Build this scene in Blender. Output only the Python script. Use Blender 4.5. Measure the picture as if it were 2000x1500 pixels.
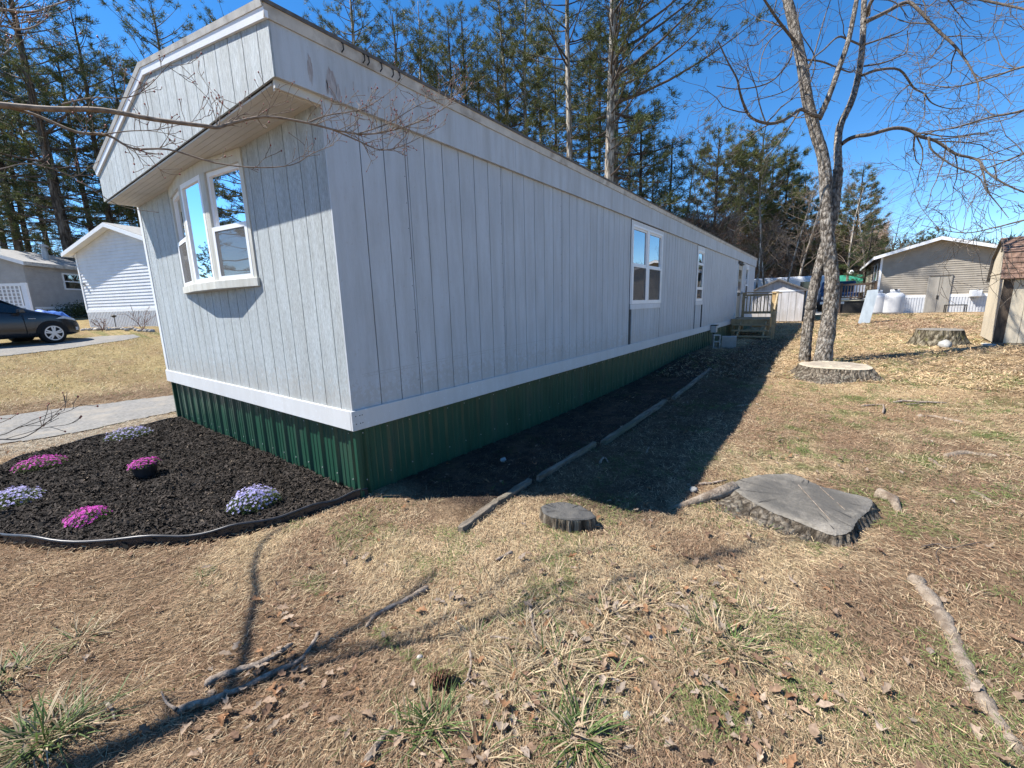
import bpy, math, random
import numpy as np
from mathutils import Vector, Matrix

for _o in list(bpy.data.objects):
    bpy.data.objects.remove(_o)
scene = bpy.context.scene
COL = scene.collection

# ------------------------------------------------------------------ camera
CAM = np.array([-1.7108, -2.7848, 1.4531])
YAW, PITCH, ROLL, FPX = 0.64478, 0.18793, 0.026734, 815.64
_f = np.array([math.cos(YAW)*math.cos(PITCH), math.sin(YAW)*math.cos(PITCH), -math.sin(PITCH)])
_r = np.array([math.sin(YAW), -math.cos(YAW), 0.0])
_d = np.cross(_f, _r)
_c, _s = math.cos(ROLL), math.sin(ROLL)
_R0, _D0 = _c*_r + _s*_d, -_s*_r + _c*_d
CR = np.stack([_R0, _D0, _f])
cam_data = bpy.data.cameras.new('camera')
cam = bpy.data.objects.new('camera', cam_data)
COL.objects.link(cam)
cam.matrix_world = Matrix(((_R0[0], -_D0[0], -_f[0], CAM[0]),
                           (_R0[1], -_D0[1], -_f[1], CAM[1]),
                           (_R0[2], -_D0[2], -_f[2], CAM[2]),
                           (0, 0, 0, 1)))
cam_data.sensor_width = 36.0
cam_data.lens = 36.0*FPX/2000.0
cam_data.clip_start = 0.05
cam_data.clip_end = 2000
scene.camera = cam

# ------------------------------------------------------------------ sky and sun
SUNV = Vector((0.4425, -0.63, -1.0)).normalized()      # direction the light travels
world = bpy.data.worlds.new('World')
scene.world = world
world.use_nodes = True
_nt = world.node_tree
_nt.nodes.clear()
_out = _nt.nodes.new('ShaderNodeOutputWorld')
_bg = _nt.nodes.new('ShaderNodeBackground')
_sky = _nt.nodes.new('ShaderNodeTexSky')
_sky.sky_type = 'NISHITA'
_sky.sun_disc = False
_sky.sun_elevation = math.asin(-SUNV.z)
_sky.sun_rotation = math.atan2(-SUNV.x, -SUNV.y)
_sky.air_density = 0.8
_sky.dust_density = 0.0
_sky.ozone_density = 3.5
_bg.inputs['Strength'].default_value = 0.112
_hs = _nt.nodes.new('ShaderNodeHueSaturation')
_hs.inputs['Saturation'].default_value = 1.28
_nt.links.new(_sky.outputs['Color'], _hs.inputs['Color'])
_nt.links.new(_hs.outputs['Color'], _bg.inputs['Color'])
_nt.links.new(_bg.outputs['Background'], _out.inputs['Surface'])

sun_data = bpy.data.lights.new('sun', 'SUN')
sun_data.energy = 5.0
sun_data.angle = math.radians(0.53)
sun_data.color = (1.0, 0.955, 0.88)
sun = bpy.data.objects.new('sun', sun_data)
COL.objects.link(sun)
sun.rotation_euler = SUNV.to_track_quat('-Z', 'Y').to_euler()
sun.location = (-8, 12, 20)

scene.render.engine = 'CYCLES'
scene.view_settings.view_transform = 'Standard'
scene.view_settings.look = 'None'
scene.view_settings.gamma = 1.0
scene.view_settings.use_curve_mapping = False
scene.view_settings.exposure = 1.06
scene.cycles.max_bounces = 6
scene.cycles.transparent_max_bounces = 12

# ------------------------------------------------------------------ helpers
def ray(u, v):
    return np.array([(u-1000)/FPX, (v-750)/FPX, 1.0]) @ CR
def dp(u, v, t):
    """point at survey bearing u,v and distance t along the view axis"""
    return CAM + t*ray(u, v)
def onX(u, v, X):
    d = ray(u, v); return CAM + (X-CAM[0])/d[0]*d
def onY(u, v, Y):
    d = ray(u, v); return CAM + (Y-CAM[1])/d[1]*d

def _hash(ix, iy, seed):
    n = (ix.astype(np.int64)*374761393 + iy.astype(np.int64)*668265263 + seed*1442695041) & 0x7fffffff
    n = ((n ^ (n >> 13))*1274126177) & 0x7fffffff
    n = n ^ (n >> 16)
    return (n & 0xffff)/65535.0
def vnoise(x, y, scale, seed=0):
    x = np.asarray(x, float)*scale; y = np.asarray(y, float)*scale
    ix = np.floor(x); iy = np.floor(y)
    fx = x-ix; fy = y-iy
    fx = fx*fx*(3-2*fx); fy = fy*fy*(3-2*fy)
    a = _hash(ix, iy, seed); b = _hash(ix+1, iy, seed)
    c = _hash(ix, iy+1, seed); d = _hash(ix+1, iy+1, seed)
    return (a*(1-fx)+b*fx)*(1-fy)+(c*(1-fx)+d*fx)*fy
def fnoise(x, y, scale, seed=0, oct=3):
    t = 0; a = 1; s = 0
    for i in range(oct):
        t = t + a*vnoise(x, y, scale*2**i, seed+i*17); s += a; a *= 0.5
    return t/s
def sstep(a, b, x):
    t = np.clip((np.asarray(x, float)-a)/(b-a), 0, 1)
    return t*t*(3-2*t)

ANCH = np.array([(0,0,0),(2.8,0,-.05),(6,0,-.03),(8.3,0,.05),(12.5,0,.07),(20,0,.16),(0,2,0),(0,4.3,0),
 (-2,-3,0),(0,-3.4,0),(2,-3,0),(2,-6,.06),(1.2,-2,0),(-1.7,-1,0),(-1.5,1.5,0),(5,-1.2,0),(6.5,-3,.07),(8.3,-2.8,.16),(12.1,-5.8,.28),(10,-5.3,.25),(22,-4.1,.3),
 (25,-5,.53),(28,-5,.48),(28,-8,.52),(22,-1.5,.31),(33,-3.5,.6),(40,-4,.62),(-1.5,4.5,0),(.4,6,0),(-1.4,7.8,.05),
 (.8,7.8,.06),(-1,14.4,.6),(.2,16.6,.64),(2,22.6,.96),(3.3,18.5,.97),(1,29,1.35),(10,10,.35),(20,10,.5),(30,10,.7),
 (20,22,1.0),(60,0,1.0),(60,-40,1.2),(0,60,2.2),(-30,0,0),(-30,-30,0),(0,-40,.2),(-40,40,1.2),(60,60,2.0),(150,0,2),(0,150,3),(-150,0,0),(0,-150,0),(150,150,3),(-150,150,2),(150,-150,2),(-150,-150,0)], float)
def _phi(r): return np.sqrt(r*r+1.0)
_A = _phi(np.hypot(ANCH[:,None,0]-ANCH[None,:,0], ANCH[:,None,1]-ANCH[None,:,1]))
_n = len(ANCH)
_M = np.zeros((_n+1, _n+1)); _M[:_n,:_n] = _A + np.eye(_n)*0.02; _M[:_n,_n] = 1; _M[_n,:_n] = 1
_W = np.linalg.solve(_M, np.append(ANCH[:,2], 0))
def H0(x, y):
    x = np.asarray(x, float); y = np.asarray(y, float)
    sh = np.broadcast(x, y).shape
    xf = np.broadcast_to(x, sh).ravel(); yf = np.broadcast_to(y, sh).ravel()
    out = np.empty(len(xf))
    for i in range(0, len(xf), 40000):
        r = np.hypot(xf[i:i+40000,None]-ANCH[None,:,0], yf[i:i+40000,None]-ANCH[None,:,1])
        out[i:i+40000] = _phi(r) @ _W[:_n] + _W[_n]
    return out.reshape(sh)
def H(x, y):
    x = np.asarray(x, float); y = np.asarray(y, float)
    r = np.hypot(x-CAM[0], y-CAM[1])
    near = 1-sstep(7, 14, r)
    flat = sstep(0.05, 0.5, np.maximum(-y, np.maximum(-x-0.0, 0))) # settle against the skirting
    b = (fnoise(x, y, 0.9, 3)-.5)*0.07 + (fnoise(x, y, 4.0, 9)-.5)*0.022
    return H0(x, y) + b*near*flat
def G(x, y, dz=0.0):
    return Vector((float(x), float(y), float(H(x, y))+dz))
def gp(u, v, dz=0.0):
    """where bearing u,v meets the ground"""
    d = ray(u, v); t = -CAM[2]/d[2] if d[2] < 0 else 30
    for _ in range(30):
        p = CAM+t*d
        z = float(H(p[0], p[1]))+dz
        t2 = (z-CAM[2])/d[2]
        t = 0.5*t+0.5*t2
    p = CAM+t*d
    return Vector((p[0], p[1], float(H(p[0], p[1]))+dz))

def tag(o, label=None, cat=None, group=None, kind=None):
    if label: o['label'] = label
    if cat: o['category'] = cat
    if group: o['group'] = group
    if kind: o['kind'] = kind
    return o
def thing(name, label, cat, loc=(0,0,0), rz=0.0, group=None):
    o = bpy.data.objects.new(name, None)
    o.empty_display_size = 0.2
    COL.objects.link(o)
    o.location = loc
    o.rotation_euler = (0, 0, rz)
    return tag(o, label, cat, group)
def link(name, me, parent=None):
    o = bpy.data.objects.new(name, me)
    COL.objects.link(o)
    if parent is not None: o.parent = parent
    return o

def np_mesh(name, V, F, mat, parent=None, col=None, smooth=False):
    """V (n,3), F (m,3|4) arrays -> one mesh object"""
    V = np.asarray(V, np.float32); F = np.asarray(F, np.int32)
    me = bpy.data.meshes.new(name)
    me.vertices.add(len(V)); me.vertices.foreach_set('co', V.ravel())
    k = F.shape[1]
    me.loops.add(F.size); me.loops.foreach_set('vertex_index', F.ravel())
    me.polygons.add(len(F))
    me.polygons.foreach_set('loop_start', np.arange(0, F.size, k, dtype=np.int32))
    me.polygons.foreach_set('loop_total', np.full(len(F), k, np.int32))
    if smooth: me.polygons.foreach_set('use_smooth', np.ones(len(F), bool))
    if col is not None:
        a = me.color_attributes.new('col', 'FLOAT_COLOR', 'POINT')
        c = np.ones((len(V), 4), np.float32); c[:, :3] = col
        a.data.foreach_set('color', c.ravel())
    me.materials.append(mat)
    me.update()
    return link(name, me, parent)

class MB:
    def __init__(s): s.v = []; s.f = []
    def add(s, vs, fs):
        n = len(s.v); s.v.extend([tuple(map(float, q)) for q in vs]); s.f.extend([tuple(i+n for i in f) for f in fs]); return s
    def box(s, x0, x1, y0, y1, z0, z1):
        return s.add([(x0,y0,z0),(x1,y0,z0),(x1,y1,z0),(x0,y1,z0),(x0,y0,z1),(x1,y0,z1),(x1,y1,z1),(x0,y1,z1)],
                     [(0,3,2,1),(4,5,6,7),(0,1,5,4),(1,2,6,5),(2,3,7,6),(3,0,4,7)])
    def hexa(s, b4, t4):
        return s.add(list(b4)+list(t4), [(0,3,2,1),(4,5,6,7),(0,1,5,4),(1,2,6,5),(2,3,7,6),(3,0,4,7)])
    def beam(s, p, q, w, h, up=(0,0,1)):
        p = Vector(p); q = Vector(q); d = (q-p).normalized(); up = Vector(up)
        if abs(d.dot(up)) > .95: up = Vector((1,0,0))
        a = d.cross(up).normalized()*(w/2); b = a.cross(d).normalized()*(h/2)
        return s.hexa([p-a-b, p+a-b, q+a-b, q-a-b], [p-a+b, p+a+b, q+a+b, q-a+b])
    def poly(s, pts, ext):
        """extrude planar polygon pts by vector ext"""
        n = len(pts); e = Vector(ext)
        P = [Vector(p) for p in pts]
        return s.add(P+[p+e for p in P], [tuple(range(n))[::-1], tuple(range(n, 2*n))]+[(i, (i+1) % n, (i+1) % n+n, i+n) for i in range(n)])
    def tube(s, pts, rads, n=8, cap=True):
        P = [Vector(p) for p in pts]; rings = []
        if not hasattr(rads, '__len__'): rads = [rads]*len(P)
        ref = None; vs = []; fs = []
        for i, p in enumerate(P):
            d = (P[min(i+1, len(P)-1)]-P[max(i-1, 0)]).normalized()
            if ref is None:
                ref = d.orthogonal().normalized()
            ref = (ref-d*ref.dot(d))
            if ref.length < 1e-4: ref = d.orthogonal()
            ref.normalize(); b = d.cross(ref)
            for k in range(n):
                a = 2*math.pi*k/n
                vs.append(p+(ref*math.cos(a)+b*math.sin(a))*rads[i])
        for i in range(len(P)-1):
            for k in range(n):
                fs.append((i*n+k, i*n+(k+1) % n, (i+1)*n+(k+1) % n, (i+1)*n+k))
        if cap:
            fs.append(tuple(range(n))[::-1]); m = (len(P)-1)*n; fs.append(tuple(range(m, m+n)))
        return s.add(vs, fs)
    def lathe(s, prof, c=(0,0,0), n=20, cap=True):
        vs = []; fs = []
        for r, z in prof:
            for k in range(n):
                a = 2*math.pi*k/n; vs.append((c[0]+r*math.cos(a), c[1]+r*math.sin(a), c[2]+z))
        for i in range(len(prof)-1):
            for k in range(n): fs.append((i*n+k, i*n+(k+1) % n, (i+1)*n+(k+1) % n, (i+1)*n+k))
        if cap: fs.append(tuple(range(n))[::-1]); m = (len(prof)-1)*n; fs.append(tuple(range(m, m+n)))
        return s.add(vs, fs)
    def mesh(s, name, mat, smooth=False):
        me = bpy.data.meshes.new(name); me.from_pydata(s.v, [], s.f); me.materials.append(mat)
        if smooth: me.polygons.foreach_set('use_smooth', np.ones(len(s.f), bool))
        me.update(); return me
    def build(s, name, mat, parent=None, smooth=False, bevel=0.0):
        o = link(name, s.mesh(name, mat, smooth), parent)
        if bevel:
            b = o.modifiers.new('bevel', 'BEVEL'); b.width = bevel; b.segments = 2; b.limit_method = 'ANGLE'
        return o

# ------------------------------------------------------------------ materials
def new_mat(name):
    m = bpy.data.materials.new(name); m.use_nodes = True
    nt = m.node_tree; b = nt.nodes['Principled BSDF']
    return m, nt, b
def pos_node(nt, scale=(1,1,1), rot=(0,0,0), obj=False):
    if obj:
        g = nt.nodes.new('ShaderNodeTexCoord'); out = g.outputs['Object']
    else:
        g = nt.nodes.new('ShaderNodeNewGeometry'); out = g.outputs['Position']
    mp = nt.nodes.new('ShaderNodeMapping'); mp.inputs['Scale'].default_value = scale; mp.inputs['Rotation'].default_value = rot
    nt.links.new(out, mp.inputs['Vector']); return mp.outputs['Vector']
def noise(nt, vec, scale, detail=4, rough=.6):
    n = nt.nodes.new('ShaderNodeTexNoise'); n.inputs['Scale'].default_value = scale; n.inputs['Detail'].default_value = detail; n.inputs['Roughness'].default_value = rough
    nt.links.new(vec, n.inputs['Vector']); return n.outputs['Fac']
def ramp(nt, fac, stops):
    r = nt.nodes.new('ShaderNodeValToRGB'); e = r.color_ramp.elements
    while len(e) < len(stops): e.new(.5)
    for el, (p, c) in zip(e, stops): el.position = p; el.color = (*c, 1)
    nt.links.new(fac, r.inputs['Fac']); return r.outputs['Color']
def mixc(nt, fac, a, b, mode='MIX'):
    m = nt.nodes.new('ShaderNodeMix'); m.data_type = 'RGBA'; m.blend_type = mode
    if hasattr(fac, 'links'): nt.links.new(fac, m.inputs[0])
    else: m.inputs[0].default_value = fac
    for i, c in ((6, a), (7, b)):
        if hasattr(c, 'links'): nt.links.new(c, m.inputs[i])
        else: m.inputs[i].default_value = (*c, 1)
    return m.outputs[2]
def bump(nt, b, h, strength, dist=.02):
    n = nt.nodes.new('ShaderNodeBump'); n.inputs['Strength'].default_value = strength; n.inputs['Distance'].default_value = dist
    nt.links.new(h, n.inputs['Height']); nt.links.new(n.outputs['Normal'], b.inputs['Normal'])
def pmat(name, c1, c2, scale=6, rough=.8, stretch=(1,1,1), bscale=40, bstr=.25, bdist=.01, lo=.35, hi=.65, c3=None, s3=1.5, metal=0, spec=.3, obj=False, detail=5):
    m, nt, b = new_mat(name)
    v = pos_node(nt, stretch, obj=obj)
    c = ramp(nt, noise(nt, v, scale, detail), [(lo, c1), (hi, c2)])
    if c3:
        f = ramp(nt, noise(nt, v, s3, 5), [(.5, (0,0,0)), (.68, (1,1,1))])
        c = mixc(nt, f, c, c3)
    nt.links.new(c, b.inputs['Base Color'])
    b.inputs['Roughness'].default_value = rough; b.inputs['Metallic'].default_value = metal; b.inputs['Specular IOR Level'].default_value = spec
    if bstr: bump(nt, b, noise(nt, v, bscale, 6, .7), bstr, bdist)
    return m
def vmat(name, rough=.85, nscale=60, namt=.35, bstr=.0, spec=.2, trans=0.0):
    """colour from the mesh's own colour attribute, broken up by fine noise"""
    m, nt, b = new_mat(name)
    a = nt.nodes.new('ShaderNodeAttribute'); a.attribute_name = 'col'
    v = pos_node(nt)
    f = ramp(nt, noise(nt, v, nscale, 4), [(.3, (1-namt,)*3), (.7, (1+namt*.3,)*3)])
    c = mixc(nt, 1.0, a.outputs['Color'], f, 'MULTIPLY')
    nt.links.new(c, b.inputs['Base Color'])
    b.inputs['Roughness'].default_value = rough; b.inputs['Specular IOR Level'].default_value = spec
    if bstr: bump(nt, b, noise(nt, v, nscale*1.5, 6, .75), bstr, .02)
    if trans:
        t = nt.nodes.new('ShaderNodeBsdfTranslucent'); nt.links.new(c, t.inputs['Color'])
        mx = nt.nodes.new('ShaderNodeMixShader'); mx.inputs[0].default_value = trans
        o = nt.nodes['Material Output']
        nt.links.new(b.outputs[0], mx.inputs[1]); nt.links.new(t.outputs[0], mx.inputs[2]); nt.links.new(mx.outputs[0], o.inputs['Surface'])
    return m

M = {}
def siding_mat(name, base, grain, stain):
    m, nt, b = new_mat(name)
    v = pos_node(nt)
    vs = pos_node(nt, (1, 1, .12))
    low = ramp(nt, noise(nt, v, 1.3, 5), [(.3, tuple(x*.90 for x in base)), (.7, base)])
    stk = ramp(nt, noise(nt, vs, 9, 5, .7), [(.35, tuple(1-stain*x for x in (.9,1.0,1.15))), (.62, (1,1,1))])
    c = mixc(nt, 1.0, low, stk, 'MULTIPLY')
    fine = ramp(nt, noise(nt, vs, 160, 3, .8), [(.3, (1-grain*.55,)*3), (.62, (1,1,1))])
    c = mixc(nt, 1.0, c, fine, 'MULTIPLY')
    # rain splash on the lowest boards
    sx = nt.nodes.new('ShaderNodeSeparateXYZ'); gpn = nt.nodes.new('ShaderNodeNewGeometry'); nt.links.new(gpn.outputs['Position'], sx.inputs[0])
    mr = nt.nodes.new('ShaderNodeMapRange'); mr.inputs['From Min'].default_value = .70; mr.inputs['From Max'].default_value = 1.05; mr.inputs['To Min'].default_value = .62; mr.inputs['To Max'].default_value = .36
    nt.links.new(sx.outputs['Z'], mr.inputs['Value'])
    sp = nt.nodes.new('ShaderNodeMath'); sp.operation = 'LESS_THAN'; nt.links.new(noise(nt, v, 26, 6, .75), sp.inputs[0]); nt.links.new(mr.outputs[0], sp.inputs[1])
    sf = nt.nodes.new('ShaderNodeMath'); sf.operation = 'MULTIPLY'; sf.inputs[1].default_value = .30; nt.links.new(sp.outputs[0], sf.inputs[0])
    c = mixc(nt, sf.outputs[0], c, (.36,.32,.27))
    nt.links.new(c, b.inputs['Base Color'])
    b.inputs['Roughness'].default_value = .62; b.inputs['Specular IOR Level'].default_value = .3
    bump(nt, b, noise(nt, vs, 130, 5, .75), .25+grain*.75, .004+.004*grain)
    return m
M['siding_front'] = siding_mat('siding_front', (.545,.60,.625), 1.0, .20)
M['siding_long'] = siding_mat('siding_long', (.53,.565,.60), .10, .16)
M['trim'] = siding_mat('trim_paint', (.69,.72,.75), .04, .08)
M['trim_weathered'] = siding_mat('trim_weathered', (.62,.62,.57), .15, .25)
M['groove'] = pmat('groove_backing', (.05,.052,.055), (.09,.093,.096), 8, .9, bstr=0)
M['fascia_long'] = siding_mat('fascia_long', (.535,.57,.60), .08, .20)
M['soffit'] = pmat('soffit_vinyl', (.50,.48,.43), (.57,.55,.50), 3, .55, bstr=.05)
M['roof_edge'] = pmat('roof_edge', (.46,.44,.40), (.58,.56,.51), 7, .6, bstr=.1, c3=(.33,.30,.26), s3=6)
M['shingle'] = pmat('shingle', (.09,.085,.08), (.16,.15,.14), 14, .95, bscale=120, bstr=.5)
M['white_vinyl'] = pmat('white_vinyl', (.76,.77,.78), (.82,.83,.84), 4, .42, bstr=.03, spec=.4)
M['green_metal'] = pmat('green_metal', (.011,.052,.031), (.018,.078,.047), 5, .36, bstr=.03, bscale=20, stretch=(1,1,.25), c3=(.030,.062,.042), s3=5, spec=.5)
M['dark_iron'] = pmat('dark_iron', (.02,.02,.02), (.04,.035,.03), 20, .6, bstr=.1)
M['interior'] = pmat('interior', (.03,.028,.026), (.05,.045,.04), 3, .9, bstr=0)
M['curtain'] = pmat('curtain', (.34,.33,.31), (.42,.41,.38), 10, .9, stretch=(4,4,.3), bstr=.1)
M['blind'] = pmat('blind', (.16,.15,.14), (.20,.19,.18), 10, .7, bstr=0)
def glass_mat(name, refl, tint, rough=.01):
    m = bpy.data.materials.new(name); m.use_nodes = True; nt = m.node_tree; nt.nodes.clear()
    o = nt.nodes.new('ShaderNodeOutputMaterial'); g = nt.nodes.new('ShaderNodeBsdfGlossy'); t = nt.nodes.new('ShaderNodeBsdfTransparent')
    g.inputs['Roughness'].default_value = rough; g.inputs['Color'].default_value = (.95,.97,1,1); t.inputs['Color'].default_value = (*tint, 1)
    mx = nt.nodes.new('ShaderNodeMixShader'); fr = nt.nodes.new('ShaderNodeFresnel'); fr.inputs['IOR'].default_value = 1.6
    mr = nt.nodes.new('ShaderNodeMapRange'); mr.inputs['From Min'].default_value = 0; mr.inputs['From Max'].default_value = 1
    mr.inputs['To Min'].default_value = refl; mr.inputs['To Max'].default_value = 1.0
    v = pos_node(nt); bp = nt.nodes.new('ShaderNodeBump'); bp.inputs['Strength'].default_value = .04; bp.inputs['Distance'].default_value = .02
    nt.links.new(noise(nt, v, 2.2, 1), bp.inputs['Height']); nt.links.new(bp.outputs['Normal'], g.inputs['Normal'])
    nt.links.new(fr.outputs[0], mr.inputs['Value']); nt.links.new(mr.outputs[0], mx.inputs[0])
    nt.links.new(t.outputs[0], mx.inputs[1]); nt.links.new(g.outputs[0], mx.inputs[2]); nt.links.new(mx.outputs[0], o.inputs['Surface'])
    return m
M['glass'] = glass_mat('glass', .34, (.42,.44,.44))
M['screen'] = glass_mat('screened_glass', .05, (.30,.30,.30), .15)
M['asphalt'] = pmat('asphalt', (.15,.145,.135), (.24,.23,.215), 25, .95, bscale=160, bstr=.5, c3=(.26,.235,.20), s3=2.2)
M['concrete'] = pmat('concrete', (.33,.33,.31), (.45,.44,.42), 9, .9, bscale=60, bstr=.4, c3=(.25,.24,.22), s3=4)
M['treated_wood'] = pmat('treated_wood', (.26,.195,.11), (.39,.305,.185), 8, .8, stretch=(1,1,1), bscale=40, bstr=.25)
M['new_wood'] = pmat('new_wood', (.50,.34,.16), (.62,.44,.23), 8, .7, stretch=(1,1,.2), bscale=60, bstr=.2)
M['timber'] = pmat('weathered_timber', (.11,.09,.068), (.25,.21,.165), 26, .95, stretch=(.2,1,1), bscale=90, bstr=1.0, bdist=.015, c3=(.12,.12,.075), s3=6)
M['stick'] = pmat('stick', (.19,.145,.11), (.38,.31,.25), 45, .9, bscale=110, bstr=.9, bdist=.01, c3=(.10,.078,.06), s3=22)
M['root'] = pmat('root', (.21,.16,.115), (.38,.31,.24), 28, .9, bscale=70, bstr=.9, bdist=.02, c3=(.15,.11,.08), s3=9)
M['leafcol'] = vmat('dead_leaf', .85, 80, .45, spec=.1, trans=.12)
M['straw'] = vmat('straw', .8, 90, .3, trans=.15)
M['grassblade'] = vmat('grass_blade', .6, 60, .2, spec=.35, trans=.25)
M['needle'] = vmat('needle', .6, 3, .35, spec=.3, trans=.25)
M['mulch'] = vmat('mulch', .9, 120, .5, spec=.2)
M['petal'] = vmat('petal', .6, 50, .1, trans=.3)
M['bud'] = pmat('bud', (.16,.03,.03), (.24,.06,.05), 60, .6, bstr=0)
M['stone'] = pmat('stone', (.36,.33,.30), (.52,.49,.45), 12, .9, bscale=50, bstr=.5)
M['rock_pale'] = pmat('rock_pale', (.24,.235,.22), (.42,.41,.385), 9, .9, bscale=40, bstr=.6)
def bark_mat(name, c1, c2, c3, scale=22, stretch=(1,1,.22), strength=.9):
    """ridged or plated bark: warped cells of uneven tone, dark cracks, pale lichen patches"""
    m, nt, b = new_mat(name)
    v = pos_node(nt, stretch)
    wn = nt.nodes.new('ShaderNodeTexNoise'); wn.inputs['Scale'].default_value = scale*.7; wn.inputs['Detail'].default_value = 3; nt.links.new(v, wn.inputs['Vector'])
    wm = nt.nodes.new('ShaderNodeVectorMath'); wm.operation = 'MULTIPLY_ADD'; wm.inputs[1].default_value = (1.6/scale,)*3; nt.links.new(wn.outputs['Color'], wm.inputs[0]); nt.links.new(v, wm.inputs[2])
    vo = nt.nodes.new('ShaderNodeTexVoronoi'); vo.inputs['Scale'].default_value = scale; vo.feature = 'F1'
    nt.links.new(wm.outputs[0], vo.inputs['Vector'])
    n1 = noise(nt, v, scale*2.2, 6, .75)
    sep = nt.nodes.new('ShaderNodeSeparateColor'); nt.links.new(vo.outputs['Color'], sep.inputs[0])
    mxv = nt.nodes.new('ShaderNodeMath'); mxv.operation = 'MULTIPLY_ADD'; mxv.inputs[1].default_value = .38; nt.links.new(sep.outputs[0], mxv.inputs[0])
    h2 = nt.nodes.new('ShaderNodeMath'); h2.operation = 'MULTIPLY'; h2.inputs[1].default_value = .62; nt.links.new(n1, h2.inputs[0]); nt.links.new(h2.outputs[0], mxv.inputs[2])
    c = ramp(nt, mxv.outputs[0], [(.30, c1), (.66, c2)])
    c = mixc(nt, ramp(nt, noise(nt, pos_node(nt), 8, 5), [(.55, (0,0,0)), (.68, (.85,.85,.85))]), c, c3)
    c = mixc(nt, 1.0, c, ramp(nt, vo.outputs['Distance'], [(.35, (1,1,1)), (.75, (.35,.33,.31))]), 'MULTIPLY')
    nt.links.new(c, b.inputs['Base Color']); b.inputs['Roughness'].default_value = .92; b.inputs['Specular IOR Level'].default_value = .15
    sb = nt.nodes.new('ShaderNodeMath'); sb.operation = 'SUBTRACT'; nt.links.new(n1, sb.inputs[0]); nt.links.new(vo.outputs['Distance'], sb.inputs[1])
    bump(nt, b, sb.outputs[0], strength, .05)
    return m
M['bark'] = bark_mat('bark_grey', (.185,.158,.132), (.44,.395,.34), (.48,.46,.41), 24, (1,1,.5), 1.0)
M['twig_limb'] = pmat('twig_limb', (.065,.052,.042), (.17,.14,.112), 30, .85, bstr=.3)
M['bark_pine'] = bark_mat('bark_pine', (.085,.068,.055), (.21,.175,.145), (.25,.22,.18), 9)
M['bark_pale'] = bark_mat('bark_pale', (.27,.23,.19), (.52,.47,.40), (.55,.52,.46), 10)
M['bark_dark'] = bark_mat('bark_dark', (.04,.033,.028), (.10,.085,.07), (.12,.11,.09), 12)
M['bark_stump'] = bark_mat('bark_stump', (.15,.12,.09), (.38,.325,.255), (.36,.34,.27), 30, (1,1,.14), 1.0)
M['twig'] = pmat('twig', (.13,.095,.07), (.27,.215,.165), 30, .8, bstr=.2)
M['twig_dark'] = pmat('twig_dark', (.055,.043,.036), (.12,.095,.08), 10, .85, bstr=.2)
M['twig_red'] = pmat('twig_red', (.17,.09,.07), (.30,.20,.16), 30, .7, bstr=.2)
M['moss'] = bark_mat('moss', (.10,.085,.055), (.30,.26,.19), (.16,.15,.055), 16, (1,1,.35), 1.0)
M['black_plastic'] = pmat('black_plastic', (.012,.012,.014), (.025,.025,.03), 15, .38, bstr=.05, spec=.5)
M['grey_metal'] = pmat('grey_metal', (.34,.35,.36), (.44,.45,.46), 6, .5, bstr=.05, metal=.3)
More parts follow.
